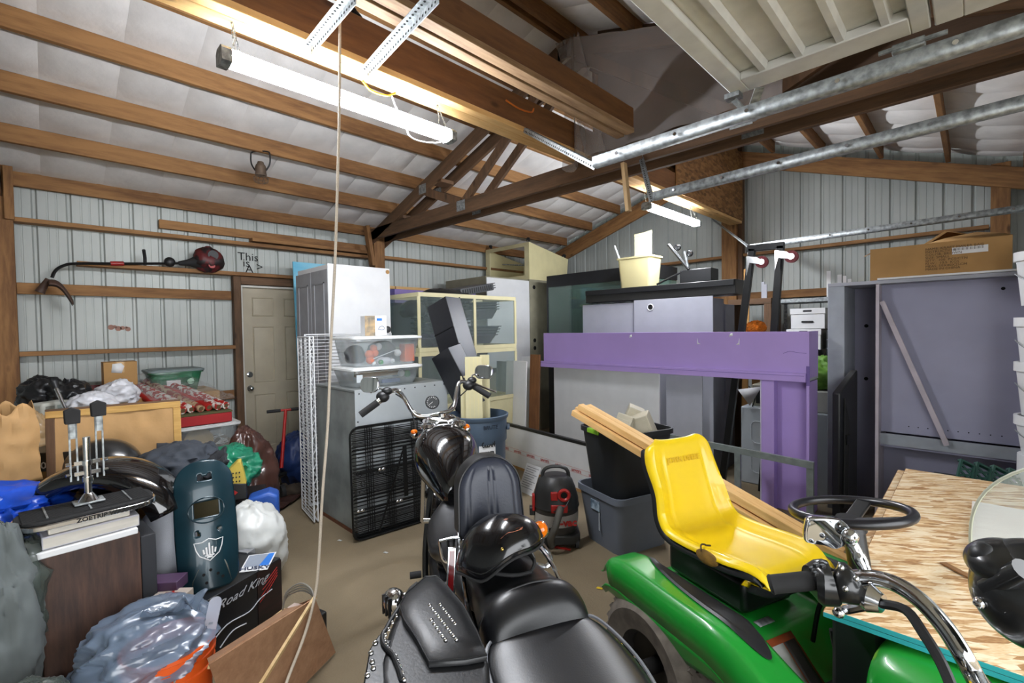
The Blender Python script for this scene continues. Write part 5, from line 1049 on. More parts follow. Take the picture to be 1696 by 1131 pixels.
# boards leaning left of the purple frame
def leaning(name, label, px0, px1, pyt, Y, m, th=0.02, lean=3, cat='board'):
    a = W(px0, pyt, Y=Y); b = W(px1, pyt, Y=Y); t = thing(name, label, cat, mat4=FR((a.x, Y, 0.0), (b.x, Y, 0.0), radians(lean)))
    MB().box(0, 0, 0, (b-a).length, th, a.z).out('board', m, t, 0.002); return t
BRD = wood('brown_board', '8a5c34', '5f3b20', 'z')
leaning('brown_board', 'upright brown board at the left end of the purple frame', 872, 888, 587, 4.28, BRD)
leaning('white_board', 'wide white upright board beside the brown one', 833, 866, 597, 4.20, white); leaning('grooved_board', 'grey grooved board at the left edge of the wide white board', 817, 834, 598, 4.26, greyl, 0.05); leaning('white_board', 'white board behind the brown board, next to the cabinet', 858, 873, 590, 4.40, white)
# fragile board
fbd = thing('fragile_panel', 'long low white panel with black top edge and red FRAGILE tape', 'panel', mat4=FR((-4.10, 3.86, 0.0), (-2.40, 3.62, 0.0)))
MB().box(0, 0, 0.03, 1.72, 0.03, 0.47).out('panel', white, fbd); MB().box(0, -0.006, 0.47, 1.72, 0.036, 0.50).out('black_edge', blackp, fbd, 0.002); MB().box(0, -0.004, 0.0, 1.72, 0.034, 0.03).out('tan_edge', card, fbd)
redi = mat('red_ink', 'b8403a', 0.6)
for i in range(7): text('fragile_print', 'FRAGILE', 0.036, redi, fbd, frame((0.16+i*0.235, -0.002, 0.20), (-1, 0, 0), (0, 0, -1)), bold=0.0008) if 0 else text('fragile_print', 'FRAGILE', 0.036, redi, fbd, Matrix.Translation((0.16+i*0.235, -0.002, 0.20)) @ Matrix.Rotation(pi, 4, 'Y') @ Matrix.Rotation(pi/2, 4, 'X') @ Matrix.Rotation(pi, 4, 'Z') @ Matrix.Rotation(pi, 4, 'X') @ Matrix.Rotation(0, 4, 'Z'), bold=0.0008)
MB().box(0.02, -0.001, 0.178, 1.70, 0.0, 0.181).box(0.02, -0.001, 0.223, 1.70, 0.0, 0.226).out('tape_line', mat('pale_red', 'd09a94', 0.6), fbd)['kind'] = 'stuff'
pp = thing('printed_sheet', 'white printed instruction sheet leaning low on the white panel', 'paper', mat4=FR(W(858, 812, Z=0.0), W(890, 826, Z=0.0), radians(25)))
MB().box(0, 0, 0, 0.22, 0.002, 0.28).out('sheet', paper, pp)
for i in range(10): MB().box(0.02, -0.001, 0.25-i*0.022, 0.20-(i % 3)*0.03, 0, 0.255-i*0.022).out('text_line', mat('grey_ink', '6d7078', 0.7), pp)
# ---- trash can with boards and black cases
pc = CP(-0.31, 4.12); tcn = thing('trash_can', 'blue-grey round trash can with a hand lettered paper sign', 'trash can', (pc.x, pc.y, 0), YAW)
bluegr = mat('blue_grey_plastic', '4c5c6e', 0.5, 0, 0.08)
MB().lathe([(0.20, 0), (0.205, 0.01), (0.232, 0.45), (0.235, 0.46), (0.238, 0.62), (0.25, 0.64), (0.252, 0.82), (0.265, 0.835), (0.268, 0.86), (0.255, 0.865), (0.242, 0.84), (0.196, 0.012), (0.002, 0.012)], 48).out('can', bluegr, tcn, ang=40)
for s in (-1, 1): MB().cbox((s*0.262, 0, 0.74), (0.03, 0.13, 0.03)).out('side_handle', bluegr, tcn, 0.008)
def cyl_patch(r, a0, a1, z0_, z1_, n=10): return lambda u, v: (r*cos(a0+(a1-a0)*u), r*sin(a0+(a1-a0)*u), z0_+(z1_-z0_)*v)
sg = MB().grid(cyl_patch(0.242, radians(-85), radians(-50), 0.42, 0.68), 10, 2).out('paper_sign', paper, tcn)
for k, wd_ in enumerate(('CLEAN', 'PAPER', 'ONLY!')):
    a = radians(-66); c = Vector((0.246*cos(a), 0.246*sin(a), 0.635-k*0.082)); text('lettering', wd_, 0.062, inkm, tcn, frame(c, (-sin(a), cos(a), 0), (0, 0, 1)), bold=0.0025, sx=0.62)
a = radians(-62); text('lettering', 'BRUTE', 0.045, mat('navy_emboss', '1d2836', 0.5), tcn, frame((0.258*cos(a), 0.258*sin(a), 0.78), (-sin(a), cos(a), 0), (0, 0, 1)), bold=0.001)
for k, (px0, px1, pt, lb) in enumerate(((772, 800, 590, 'tallest cream trim board in the blue-grey trash can'), (764, 784, 622, 'short cream trim board at the left of the trash can'), (797, 813, 588, 'cream trim board behind the tallest one in the trash can'))):
    q = W((px0+px1)/2, 690, d=4.05+0.05*k); z1 = W(px0, pt, d=4.1).z
    t = thing('trim_board', lb, 'board', mat4=FR(W(px0, 700, d=4.0+0.06*k)*1.0, W(px1, 700, d=4.02+0.06*k)) @ T(0, 0, -W(px0, 700, d=4.0+0.06*k).z+0.05)); wv = (W(px1, 700, d=4.0)-W(px0, 700, d=4.0)).length
    MB().box(0, 0, 0, wv, 0.03, z1-0.05).out('board', cream, t, 0.003)
    for x in (0.25, 0.5, 0.75): MB().box(wv*x-0.004, -0.003, 0, wv*x+0.004, 0, z1-0.06).out('groove_bead', cr2, t)
bx_ = mat('black_case_plastic', '1a1b20', 0.38, 0, 0.2, 30)
for k, (p0, p1, w0, dp, lb) in enumerate((((768, 664, 4.22), (722, 500, 4.42), 0.26, 0.20, 'tall black open case leaning behind the motorcycle mirror'), ((770, 668, 4.10), (728, 585, 4.14), 0.24, 0.17, 'lower black open-topped case leaning in front of the tall one'))):
    a = W(*p0[:2], d=p0[2]); b = W(*p1[:2], d=p1[2]); up = (b-a).normalized(); x = (R_-up*R_.dot(up)).normalized(); yv = up.cross(x)
    L_ = (b-a).length+0.06; m4 = Matrix.Translation(a-up*0.06) @ Matrix((x, yv, up)).transposed().to_4x4() @ Matrix.Rotation(radians(-38), 4, 'Z')
    t = thing('black_case', lb, 'case', mat4=m4)
    MB().box(-w0/2, 0, 0, w0/2, 0.006, L_).out('front_wall', bx_, t, 0.002); MB().box(-w0/2, dp, 0, w0/2, dp+0.006, L_+0.01).out('rear_wall', bx_, t, 0.002)
    MB().box(w0/2-0.006, 0.006, 0, w0/2, dp, L_).out('side_wall', mat('charcoal_edge', '3c3f4a', 0.4), t, 0.002); MB().box(-w0/2, 0.006, 0, -w0/2+0.006, dp, L_).out('side_wall', bx_, t, 0.002)
    if k == 0: MB().box(-w0/2+0.01, 0.01, L_-0.02, w0/2-0.01, dp-0.01, L_-0.005).out('end_cover', bx_, t); MB().ell((0.04, dp/2, L_), (0.03, 0.03, 0.04), 12, 8).out('top_knob', chrome, t); MB().box(-w0/2, -0.004, L_-0.30, w0/2, 0, L_-0.29).out('seam_rib', blackm, t)
    else: MB().box(-0.03, 0.01, L_-0.1, -0.02, dp-0.01, L_-0.01).out('divider', bx_, t)
# ---- shop vacuum
q = CP((917-848)/775*3.50, 3.50); sv = thing('shop_vacuum', 'red and black shop vacuum with white band on the floor beside the totes', 'vacuum cleaner', (q.x, q.y, 0), YAW)
vb = mat('vac_black', '252524', 0.45, 0, 0.15); vr = mat('vac_red', 'a3201c', 0.4)
MB().prism(rrect(0.34, 0.32, 0.08, 5), 0.03, 0.10).out('dolly_base', vb, sv, 0.01)
for x in (-0.14, 0.14):
    for y in (-0.13, 0.13): MB().cyl((x-0.012, y, 0.028), (x+0.012, y, 0.028), 0.027, n=14).out('caster_wheel', rubber, sv)
MB().lathe([(0.15, 0.10), (0.155, 0.11), (0.165, 0.25), (0.17, 0.27), (0.002, 0.28)], 36).out('tank', mat('vac_dark_grey', '3b3836', 0.5), sv)
MB().lathe([(0.1655, 0.16), (0.1685, 0.245)], 36, cap=False).out('white_band', mat('vac_band', '9a9690', 0.5), sv)
MB().lathe([(0.17, 0.27), (0.176, 0.285), (0.17, 0.30), (0.168, 0.34), (0.15, 0.40), (0.148, 0.41), (0.125, 0.47), (0.09, 0.50), (0.002, 0.505)], 36).out('motor_head', vb, sv)
MB().tube([(-0.10, 0, 0.46), (-0.09, 0, 0.53), (-0.04, 0, 0.56), (0.04, 0, 0.56), (0.09, 0, 0.53), (0.10, 0, 0.46)], 0.014).out('carry_handle', vb, sv)
MB().rings([(0.045+0.036*cos(2*pi*i/20), -0.165, 0.40+0.036*sin(2*pi*i/20)) for i in range(20)], 0.013, 8, closed=True).out('port_ring', vr, sv); MB().cyl((0.045, -0.12, 0.40), (0.045, -0.165, 0.40), 0.030).out('port', blackm, sv)
MB().box(-0.05, -0.168, 0.36, 0.0, -0.14, 0.42).out('red_latch', vr, sv, 0.006); MB().box(-0.05, -0.172, 0.27, 0.07, -0.15, 0.33).out('red_bracket', vr, sv, 0.006)
hs = spline([(0.02, -0.17, 0.31), (0.0, -0.22, 0.28), (-0.03, -0.25, 0.20), (-0.06, -0.24, 0.12), (-0.05, -0.22, 0.06)], 12)
MB().rings(hs, [0.024+0.0025*(i % 2) for i in range(len(hs))], 14).out('hose', mat('hose_grey', '4f4c46', 0.6), sv, ang=70)
MB().cbox((-0.17, -0.04, 0.31), (0.02, 0.05, 0.12)).out('side_clip', vr, sv, 0.004); MB().cbox((-0.18, -0.02, 0.24), (0.04, 0.06, 0.06)).out('side_block', vb, sv, 0.006)
MB().tube([(0.10, -0.14, 0.40), (0.05, -0.20, 0.33), (-0.02, -0.18, 0.30)], 0.004).out('thin_cord', blackp, sv)
text('lettering', 'shop·vac' if 0 else 'p-vac', 0.075, vr, sv, frame((0.055, -0.170, 0.20), (1, 0.12, 0), (0, 0, 1)), bold=0.003)
# ---- totes
gt_ = mat('grey_tote_plastic', '646a74', 0.55, 0, 0.08, 5); bl = CP((960-848)/775*3.58, 3.58); bf = CP((1010-848)/775*3.26, 3.26)
tM = FR(bl, bf) @ T(-0.03, -0.03)
tg1 = tote('grey_tote', 'scuffed grey tote on the floor under the black tote', 'tote', tM, 0.50, 0.56, 0.42, gt_, None, 0.05, 0.045)
MB().box(0.18, -0.006+0.012, 0.27, 0.28, 0.014, 0.34).out('paper_label', mat('worn_label', '9fb0bd', 0.5, 0, 0, 20, hex2='4f6272'), tg1); MB().box(0.265, 0.012, 0.13, 0.275, 0.016, 0.26).out('label_scrap', mat('scrap', 'aeb4ba', 0.6), tg1)
tM2 = tM @ T(0.02, 0.02, 0.30)
tb1 = tote('black_tote', 'black tote with lime green handle nested in the grey tote', 'tote', tM2, 0.47, 0.53, 0.56, mat('black_tote_plastic', '202224', 0.5, 0, 0.15), None, 0.06, 0.035)
lab(MB().box(0.13, -0.022, 0.525, 0.26, 0.012, 0.562).out('handle', mat('lime_plastic', '7fb52a', 0.4), tb1, 0.008), 'lime green handle')
bg = mat('beige_plastic', 'b3ac98', 0.6)
for k, (x, y, z, sx, sy, sz, r1, r2) in enumerate(((0.12, 0.12, 0.52, 0.14, 0.10, 0.22, 0.5, 0.3), (0.26, 0.22, 0.55, 0.13, 0.12, 0.26, -0.3, 0.2), (0.34, 0.34, 0.57, 0.16, 0.12, 0.24, 0.2, -0.35), (0.20, 0.34, 0.60, 0.12, 0.12, 0.26, 0.1, 0.4))):
    t = thing('beige_block', ('beige plastic block by the lime handle', 'beige plastic block under the lumber', 'large beige block at the right of the black tote', 'beige block with dark lettering at the back of the black tote')[k], 'plastic block', mat4=tM2 @ T(x, y, z-0.03) @ Euler((r1, r2, 0.3*k)).to_matrix().to_4x4()); MB().cbox((0, 0, 0), (sx, sy, sz)).out('block', bg, t, 0.006)
    MB().cbox((0, -sy/2-0.002, 0.03), (sx*0.7, 0.004, sz*0.5)).out('raised_face', bg, t, 0.002)
# ---- new lumber
la = W(952, 676, d=3.30); lb_ = W(1437, 962, d=2.10); dl = (lb_-la).normalized(); sx_ = dl.cross(Vector((0, 0, 1))).normalized(); uu = sx_.cross(dl)
for k, (o, h) in enumerate(((-0.055, 0), (0.0, 0.004), (0.055, -0.003), (0.03, 0.046), (-0.03, 0.044))):
    m4 = Matrix.Translation(la+sx_*o+uu*h) @ Matrix((dl, sx_, uu)).transposed().to_4x4()
    t = thing('pine_stud', ('left bottom', 'middle bottom', 'right bottom', 'right top', 'left top')[k]+' stick of the long bundle of new pine behind the yellow seat', 'lumber', mat4=m4)
    MB().box(0.02*k, -0.026, -0.02, (lb_-la).length-0.03*k, 0.026, 0.02).out('stick', PINEx, t, 0.002)
# ---- steel table frame
tf = thing('steel_frame', 'low galvanised steel angle frame behind the yellow tractor seat', 'metal frame')
fr0, fr1 = W(1078, 717, Y=4.02), W(1348, 771, Y=3.98)
gs = mat('dull_galvanised', '7e8684', 0.5, 0.5, 0.15, 20)
MB().beam(fr0, fr1, 0.03, 0.05).out('top_rail', gs, tf)
for px in (1085, 1222, 1342):
    q = W(px, 760, Y=4.0); MB().beam((q.x, 4.0, 0), (q.x, 4.0, 0.56), 0.045, 0.03).out('leg', gs, tf)
# ---- black caster frame
cf = thing('caster_frame', 'tall black steel frame with red casters standing behind the purple header', 'metal frame')
for a, b in (((1246, 412), (1196, 800)), ((1293, 407), (1262, 800))): 
    p0 = W(*a, Y=4.86); p1 = W(*b, Y=4.86); p1.z = 0; MB().beam(p1, p0, 0.06, 0.05, (0, 1, 0)).out('upright', blackm, cf, 0.003)
MB().beam(W(1238, 412, Y=4.86), W(1299, 406, Y=4.86), 0.05, 0.06).out('top_bar', blackm, cf, 0.003)
for px, py in ((1262, 434), (1311, 425)):
    q = W(px, py, Y=4.78); wl_ = MB().cyl(q+Vector((0, -0.018, 0)), q+Vector((0, 0.018, 0)), 0.055, n=24).out('caster_wheel', mat('dark_red_wheel', '7a2630', 0.5), cf)
    MB().cyl(q+Vector((0, -0.024, 0)), q+Vector((0, -0.019, 0)), 0.028, n=20).out('hub', chrome, wl_)
    k = MB().prism([(-0.13, 0.07), (-0.04, 0.05), (0.015, 0.012), (0.01, -0.02), (-0.04, -0.015), (-0.10, 0.0), (-0.13, -0.12)], -0.03, -0.026, 'y').out('caster_fork', chrome, cf, 0.002); k.location = q
# ---- washer pair with old radio and wires
for k, (x0, w_, lb) in enumerate(((-1.70, 0.62, 'white appliance seen through the purple frame'), (-1.06, 0.02, ''))):
    if not lb: continue
    t = thing('washing_machine', lb, 'washing machine', mat4=T(x0, 5.02)); wm = mat('appliance_enamel', 'a9b0b5', 0.35, 0, 0.05)
    MB().box(0, 0, 0, 0.77, 0.6, 0.78).out('cabinet_body', wm, t, 0.015, 3)
    for z in (0.12, 0.42): MB().rings([(x, -0.001, zz) for x, zz in rrect(0.40, 0.22, 0.05, 5, 0.30, z+0.11)], 0.006, 6, closed=True).out('embossed_panel', wm, t)
    MB().box(0.0, 0.45, 0.78, 0.77, 0.6, 0.92).out('control_panel', wm, t, 0.01)
ra2 = thing('beige_stereo', 'beige stereo with round speaker on the white appliance', 'stereo', mat4=T(-1.25, 5.05, 0.782)); MB().box(0.0, 0, 0, 0.30, 0.25, 0.20).out('case', mat('pale_plastic', 'b9bab0'), ra2, 0.012); MB().box(0.03, -0.003, 0.04, 0.14, 0, 0.16).out('speaker_grille', blackp, ra2)
ra3 = thing('beige_stereo', 'beige boxed unit with wires seen under the purple header', 'stereo', mat4=T(-1.62, 5.1, 0.783)); MB().box(0.0, 0, 0, 0.34, 0.25, 0.22).out('case', mat('beige_dim', '8d8a78', 0.6), ra3, 0.012); MB().box(0.04, -0.003, 0.03, 0.13, 0, 0.17).out('speaker_grille', blackp, ra3)
MB().tube([(-0.02, -0.02, 0.2), (0.05, -0.06, 0.1), (0.02, -0.05, -0.02), (0.08, -0.07, -0.03)], 0.006).out('wire', blackp, ra3)
tag(MB().add([W(1222, 645, Y=5.0), W(1262, 640, Y=5.0), W(1242, 672, Y=5.0)], [(0, 1, 2)]).out('white_card', white, None, solid=0.004), 'triangular white card hanging by the boxed unit', 'card')
# ---- far shelf unit with file boxes
su = thing('aluminium_shelf', 'aluminium shelf with white file boxes below, left of the wardrobe', 'shelf', mat4=T(-1.74, 6.22)); MB().box(0, 0, 1.86, 1.0, 0.5, 1.905).out('shelf_top', steel, su, 0.003)
for x in (0.01, 0.97): MB().box(x, 0.45, 0, x+0.03, 0.48, 1.859).out('leg', steel, su)
MB().box(0.0, 0.0, 1.05, 1.0, 0.5, 1.07).out('shelf_board', WDx, su)
bs = thing('brown_shelf_unit', 'brown wooden shelf unit behind the black caster frame', 'shelf', mat4=T(-2.25, 6.20)); 
MB().box(0, 0, 1.86, 0.5, 0.4, 1.93).out('top_board', WKx, bs, 0.003); MB().box(0.42, 0, 0, 0.5, 0.4, 1.859).out('side_board', WKz, bs, 0.003); MB().box(0.0, 0, 0, 0.04, 0.4, 1.859).out('side_board', WKz, bs, 0.003); MB().box(0.04, 0.0, 1.2, 0.42, 0.4, 1.22).out('shelf_board', WKx, bs)
for k, (z, c) in enumerate(((1.60, 'white file box at the top of the stack under the aluminium shelf'), (1.36, 'white file box in the middle under the aluminium shelf'), (1.12, 'lowest white file box under the aluminium shelf'))):
    t = thing('file_box', c, 'box', mat4=T(-1.60-0.04*k+0.05, 6.24, z-0.048)); MB().box(0, 0, 0, 0.34, 0.4, 0.235).out('box', white, t, 0.003); MB().box(-0.006, -0.008, 0.17, 0.346, 0.4, 0.236).out('lid', white, t, 0.002); MB().prism(rrect(0.09, 0.022, 0.01, 4, 0.17, 0.205), -0.0095, -0.0085, 'y').out('hand_hole', blackp, t); MB().prism(rrect(0.12, 0.022, 0.01, 4, 0.17, 0.08), -0.0095, -0.0005, 'y').out('label_slot', blackp, t)
t = thing('hardware_boxes', 'black storage case beside the white file boxes', 'case', mat4=T(-1.20, 6.26, 1.072)); MB().box(0, 0, 0, 0.24, 0.3, 0.46).out('case', blackp, t, 0.004)
for i in range(4): MB().box(0.0, -0.003, 0.05+i*0.1, 0.24, 0, 0.06+i*0.1).out('rib', mat('grey_ink', '6d7078'), t)
for k, (px, w_, pt) in enumerate(((1369, 7, 449), (1387, 7, 455), (1396, 6, 457), (1404, 6, 462), (1261, 5, 467), (1266, 4, 471))):
    Y = 6.3; a = W(px, pt, Y=Y); b = W(px+w_, pt, Y=Y); t = MB().box(a.x, Y, 1.906, b.x, Y+0.02, a.z).out('aluminium_strip', white if k < 4 else greyl, None)
    if k > 3:
        for v in t.data.vertices: v.co.z = 1.931 if v.co.z < 1.92 else v.co.z
    tag(t, ('tallest bright strip standing on the aluminium shelf', 'second bright strip from the left on the aluminium shelf', 'third bright strip on the aluminium shelf', 'shortest bright strip by the wardrobe top', 'grey strip on the brown shelf unit', 'shorter grey strip on the brown shelf unit')[k], 'metal strip')
leaning('tan_board', 'upright tan board behind the black caster frame', 1226, 1236, 444, 6.10, PINE if 0 else wood('tan_board', 'c99a5e', 'a97a40', 'z'))
q = W(1252, 543, Y=5.3); op = thing('orange_plush', 'fuzzy orange plush bundle just above the purple header', 'plush toy', q); MB().ell((0, 0, 0), (0.10, 0.09, 0.075), 60, 40, fn=lambda p, d: p*(1+0.14*noise.noise(d*9)+0.08*noise.noise(d*22))).out('plush', mat('orange_fur', 'd9791c', 0.9, 0, 0.35, 30), op)
t = thing('carton_prop', 'plain carton under the orange plush bundle', 'box', mat4=T(q.x-0.15, 5.16-0.0, 0.0)); t.location.y = 5.66; MB().box(0, 0, 0, 0.0, 0, 0).v; MB().box(0, -0.02, 0, 0.3, 0.25, 1.2).out('carton', card, t); 
q = W(1357, 620, Y=5.2); tag(blob('green_cloth', q, (0.16, 0.12, 0.15), mat('lime_cloth', '5f8f2a', 0.6, 0, 0.3, 8), 81, 0.35, 2.6, 0.9), 'bright green cloth bundle between purple frame and wardrobe', 'cloth')
wf_ = thing('white_drawer_frame', 'white framed drawer unit above the green cloth', 'drawer unit', mat4=T(-1.38, 5.8, 0.95)); MB().box(0, 0, 0, 0.32, 0.3, 0.30).out('frame', white, wf_, 0.004)
for z in (0.03, 0.17): MB().box(0.03, -0.004, z, 0.29, 0, z+0.10).out('drawer', greyl, wf_)
MB().box(0.0, 0.0, -0.949, 0.32, 0.3, -0.001).out('lower_body', blackp, wf_)
# ---- grey wardrobe
WX0, WX1, WY, WH = -0.91, 0.34, 4.80, 1.95
wg = thing('grey_wardrobe', 'large open grey wardrobe carcass with a diagonal batten', 'wardrobe', mat4=T(WX0, WY)); ww = WX1-WX0; wdm = mat('grey_blue_laminate', '9797ad', 0.6, 0, 0.06, 3)
MB().box(0, 0, 0, 0.12, 0.5, WH-0.03).out('left_side', mat('grey_edge', '9aa0a8', 0.5), wg, 0.003); MB().box(ww-0.02, 0, 0, ww, 0.5, WH-0.03).out('right_side', wdm, wg); MB().box(0, 0, WH-0.029, ww, 0.5, WH).out('top_board', greyl, wg, 0.002)
MB().box(0.12, 0.48, 0, ww-0.02, 0.499, WH-0.03).out('back_panel', wdm, wg); MB().box(0.33, 0.0, 0, 0.352, 0.45, WH-0.031).out('divider', mat('pinkish_edge', 'b3aab2', 0.5), wg)
MB().box(0.353, 0.14, 0.70, ww-0.021, 0.16, WH-0.031).out('inner_panel', wdm, wg); lab(MB().box(0.353, 0.10, 0.60, ww-0.021, 0.12, 0.69).out('shelf_rail', mat('grey_edge', '9aa0a8', 0.5), wg), 'pale rail')
MB().box(0.353, 0.121, 0.58, ww-0.021, 0.47, 0.6).out('shelf', wdm, wg); MB().box(0.353, 0.3, 0.0, ww-0.021, 0.32, 0.579).out('lower_panel', wdm, wg)
MB().beam((0.365, 0.05, 1.78), (0.76, 0.06, 0.66), 0.035, 0.03, (0, 1, 0)).out('diagonal_batten', mat('pinkish_edge', 'b3aab2', 0.5), wg, 0.002)
for i in range(10): MB().cyl((0.53+i*0.058, 0.139, 0.76), (0.53+i*0.058, 0.141, 0.76), 0.0045, n=8).out('peg_hole', mat('dark_hole', '0a0a0a'), wg)
for x, z in ((0.205, 1.58), (0.205, 1.10)): MB().cyl((x, 0.478, z), (x, 0.481, z), 0.016, n=12).out('screw_hole', mat('dark_hole', '0a0a0a'), wg)
MB().cyl((ww-0.2, 0.138, 1.84), (ww-0.2, 0.141, 1.84), 0.012, n=12).out('screw_hole', mat('dark_hole', '0a0a0a'), wg)
tv = thing('black_panel_screen', 'black flat panel leaning inside the left bay of the grey wardrobe', 'flat panel', mat4=FR((-0.775, 4.52, 0), (-0.68, 4.78, 0)))
MB().prism([(0, 0), (0.25, 0), (0.25, 1.22), (0.0, 1.04)], 0, 0.06, 'y').out('panel', blackp, tv, 0.01); MB().prism([(0.05, 0.1), (0.10, 0.1), (0.12, 0.8), (0.06, 1.0)], -0.01, 0, 'y').out('rear_bulge', rubber, tv, 0.003); MB().box(0.07, -0.02, 0.62, 0.12, -0.01, 0.70).out('socket', blackm, tv)
# carton on the wardrobe
ob_ = thing('open_carton', 'long open cardboard carton with a barcode label on the wardrobe', 'box', mat4=T(-0.62, 4.82, WH+0.002)); cw_, cd_, ch_ = 0.80, 0.42, 0.255
m = MB(); m.box(0, 0, 0, cw_, cd_, 0.004).box(0.17 if 0 else 0, 0, 0.004, cw_, 0.004, ch_).box(0, cd_-0.004, 0.004, cw_, cd_, ch_).box(0, 0.004, 0.004, 0.004, cd_-0.004, ch_-0.03).box(cw_-0.004, 0.004, 0.004, cw_, cd_-0.004, ch_); m.out('carton_body', card, ob_)['kind'] = 'stuff'
MB().add([(0.18, cd_, ch_), (cw_, cd_, ch_), (cw_-0.1, cd_-0.10, ch_+0.04), (cw_*0.55, cd_-0.14, ch_+0.12), (0.3, cd_-0.1, ch_+0.03)], [(0, 1, 2, 3, 4)]).out('flap', card, ob_, solid=0.004)
MB().add([(0.0, 0, ch_-0.03), (0.0, cd_, ch_-0.03), (-0.05, cd_-0.03, ch_+0.01), (-0.05, 0.04, ch_-0.05)], [(0, 1, 2, 3)]).out('flap', card, ob_, solid=0.004)
MB().add([(0.35, 0, ch_), (cw_, 0, ch_), (cw_-0.05, -0.01, ch_+0.02), (0.62, 0.02, ch_+0.05), (0.45, 0.03, ch_+0.03)], [(0, 1, 2, 3, 4)]).out('flap', card, ob_, solid=0.003)
lbl = MB().box(0.49, -0.002, 0.155, 0.68, 0, 0.205).out('barcode_label', paper, ob_)
for i in range(22): MB().box(0.50+i*0.0072, -0.003, 0.182, 0.503+i*0.0072-(i % 3)*0.001, -0.002, 0.200).out('bar', inkm, lbl)
bi = mat('brown_ink', '5a4630', 0.8)
for i, s_ in enumerate(('NAME: KRAFT MAILER BAG', 'INSTRUCTION', 'COLOR: BROWN', 'SIZE: SMALL', 'QTY:  100  PCS/CTN', 'N.W.:  10.5  KGS', 'MEAS: 50X40X25CM', 'MADE IN CHINA')): text('print_line', s_, 0.024, bi, ob_, frame((0.34, -0.002, 0.21-i*0.022), (1, 0, 0), (0, 0, 1)), sx=1.1, align='LEFT')
for z in (0.16, 0.02): MB().box(-0.0015, 0.15, z, 0, 0.2, z+0.07).out('tape', mat('packing_tape', 'b58d52'), ob_)
lab(MB().box(0.05, -0.03, -0.0, cw_+0.02, -0.002, 0.014).out('foam_strip', white, ob_), 'white foam strip along the bottom front')
# white buckets at the right edge
for k, (pt, pb) in enumerate(((415, 505), (525, 620), (600, 690), (690, 755))):
    d_b = 2.95; q = W(1738, pb, d=d_b); h_ = (pb-pt)/775*d_b
    t = thing('white_bucket', ('topmost white bucket of the stack at the right edge', 'second white bucket from the top at the right edge', 'third white bucket from the top at the right edge', 'lowest visible white bucket at the right edge')[k], 'bucket', (q.x, q.y, q.z))
    MB().lathe([(0.12, 0), (0.145, h_-0.06), (0.158, h_-0.058), (0.158, h_), (0.14, h_), (0.115, 0.004)], 32).out('pail', white, t); MB().tube([(-0.15, -0.02, h_*0.6), (-0.10, -0.13, h_*0.45), (0.02, -0.165, h_*0.42)], 0.003).out('wire_handle', steel, t)
q = W(1738, 755, d=2.95); t = thing('bucket_stand', 'drum under the stack of white buckets', 'drum', (q.x, q.y, 0)); MB().lathe([(0.14, 0), (0.14, q.z-0.004)], 28).out('drum', white, t)
# green plastic gratings
gpl = mat('dark_green_plastic', '1f4a40', 0.5, 0, 0.15)
for k in range(4):
    px = 1592+k*27; a = W(px, 762+k*5, d=3.02); m4 = FR(a, W(px+24, 766+k*5, d=3.0)) @ Matrix.Rotation(0.5, 4, 'Y') @ Matrix.Rotation(-0.5, 4, 'X')
    t = thing('plastic_grating', ('first', 'second', 'third', 'fourth')[k]+' dark green plastic lattice strip from the left behind the chipboard sheet', 'plastic grating', mat4=m4); m = MB()
    for x in (0, 0.075): m.box(x, 0, -0.30, x+0.012, 0.015, 0.0)
    for i in range(7):
        z = -0.02-i*0.042; m.beam((0.006, 0.007, z), (0.08, 0.007, z-0.04), 0.008, 0.012); m.beam((0.08, 0.007, z), (0.006, 0.007, z-0.04), 0.008, 0.012)
    m.box(0, 0, -0.0, 0.087, 0.03, 0.012); m.out('lattice', gpl, t)['kind'] = 'stuff'
t = thing('support_box', 'dark box under the green gratings behind the chipboard sheet', 'box', mat4=T(-0.20, 4.06)); MB().box(0, 0, 0, 0.55, 0.35, 0.55).out('body', blackp, t)
# ================================================================== VEHICLES
def loft(st, n=24, cap=True, pw=2.4):
    """st: (y, halfwidth, ztop, zbot); rounded cross sections along y"""
    m = MB(); vs = []
    for y, w_, zt, zb in st:
        for j in range(n):
            a = 2*pi*j/n; c, s = cos(a), sin(a); e = 2/pw
            vs.append((w_*abs(c)**e*(1 if c > 0 else -1), y, (zt+zb)/2+(zt-zb)/2*abs(s)**e*(1 if s > 0 else -1)))
    k = len(st); fs = [(i*n+j, i*n+(j+1) % n, (i+1)*n+(j+1) % n, (i+1)*n+j) for i in range(k-1) for j in range(n)]
    if cap: fs += [tuple(range(n))[::-1], tuple(range((k-1)*n, k*n))]
    return m.add(vs, fs)
def dense(st, k=5):
    P = [Vector((a[0], a[1], a[2])) for a in st]; Q = [Vector((a[3], 0, 0)) for a in st]
    A = spline(P, k); B_ = spline(Q, k); return [(A[i].x, max(0.002, A[i].y), A[i].z, B_[i].x) for i in range(len(A))]
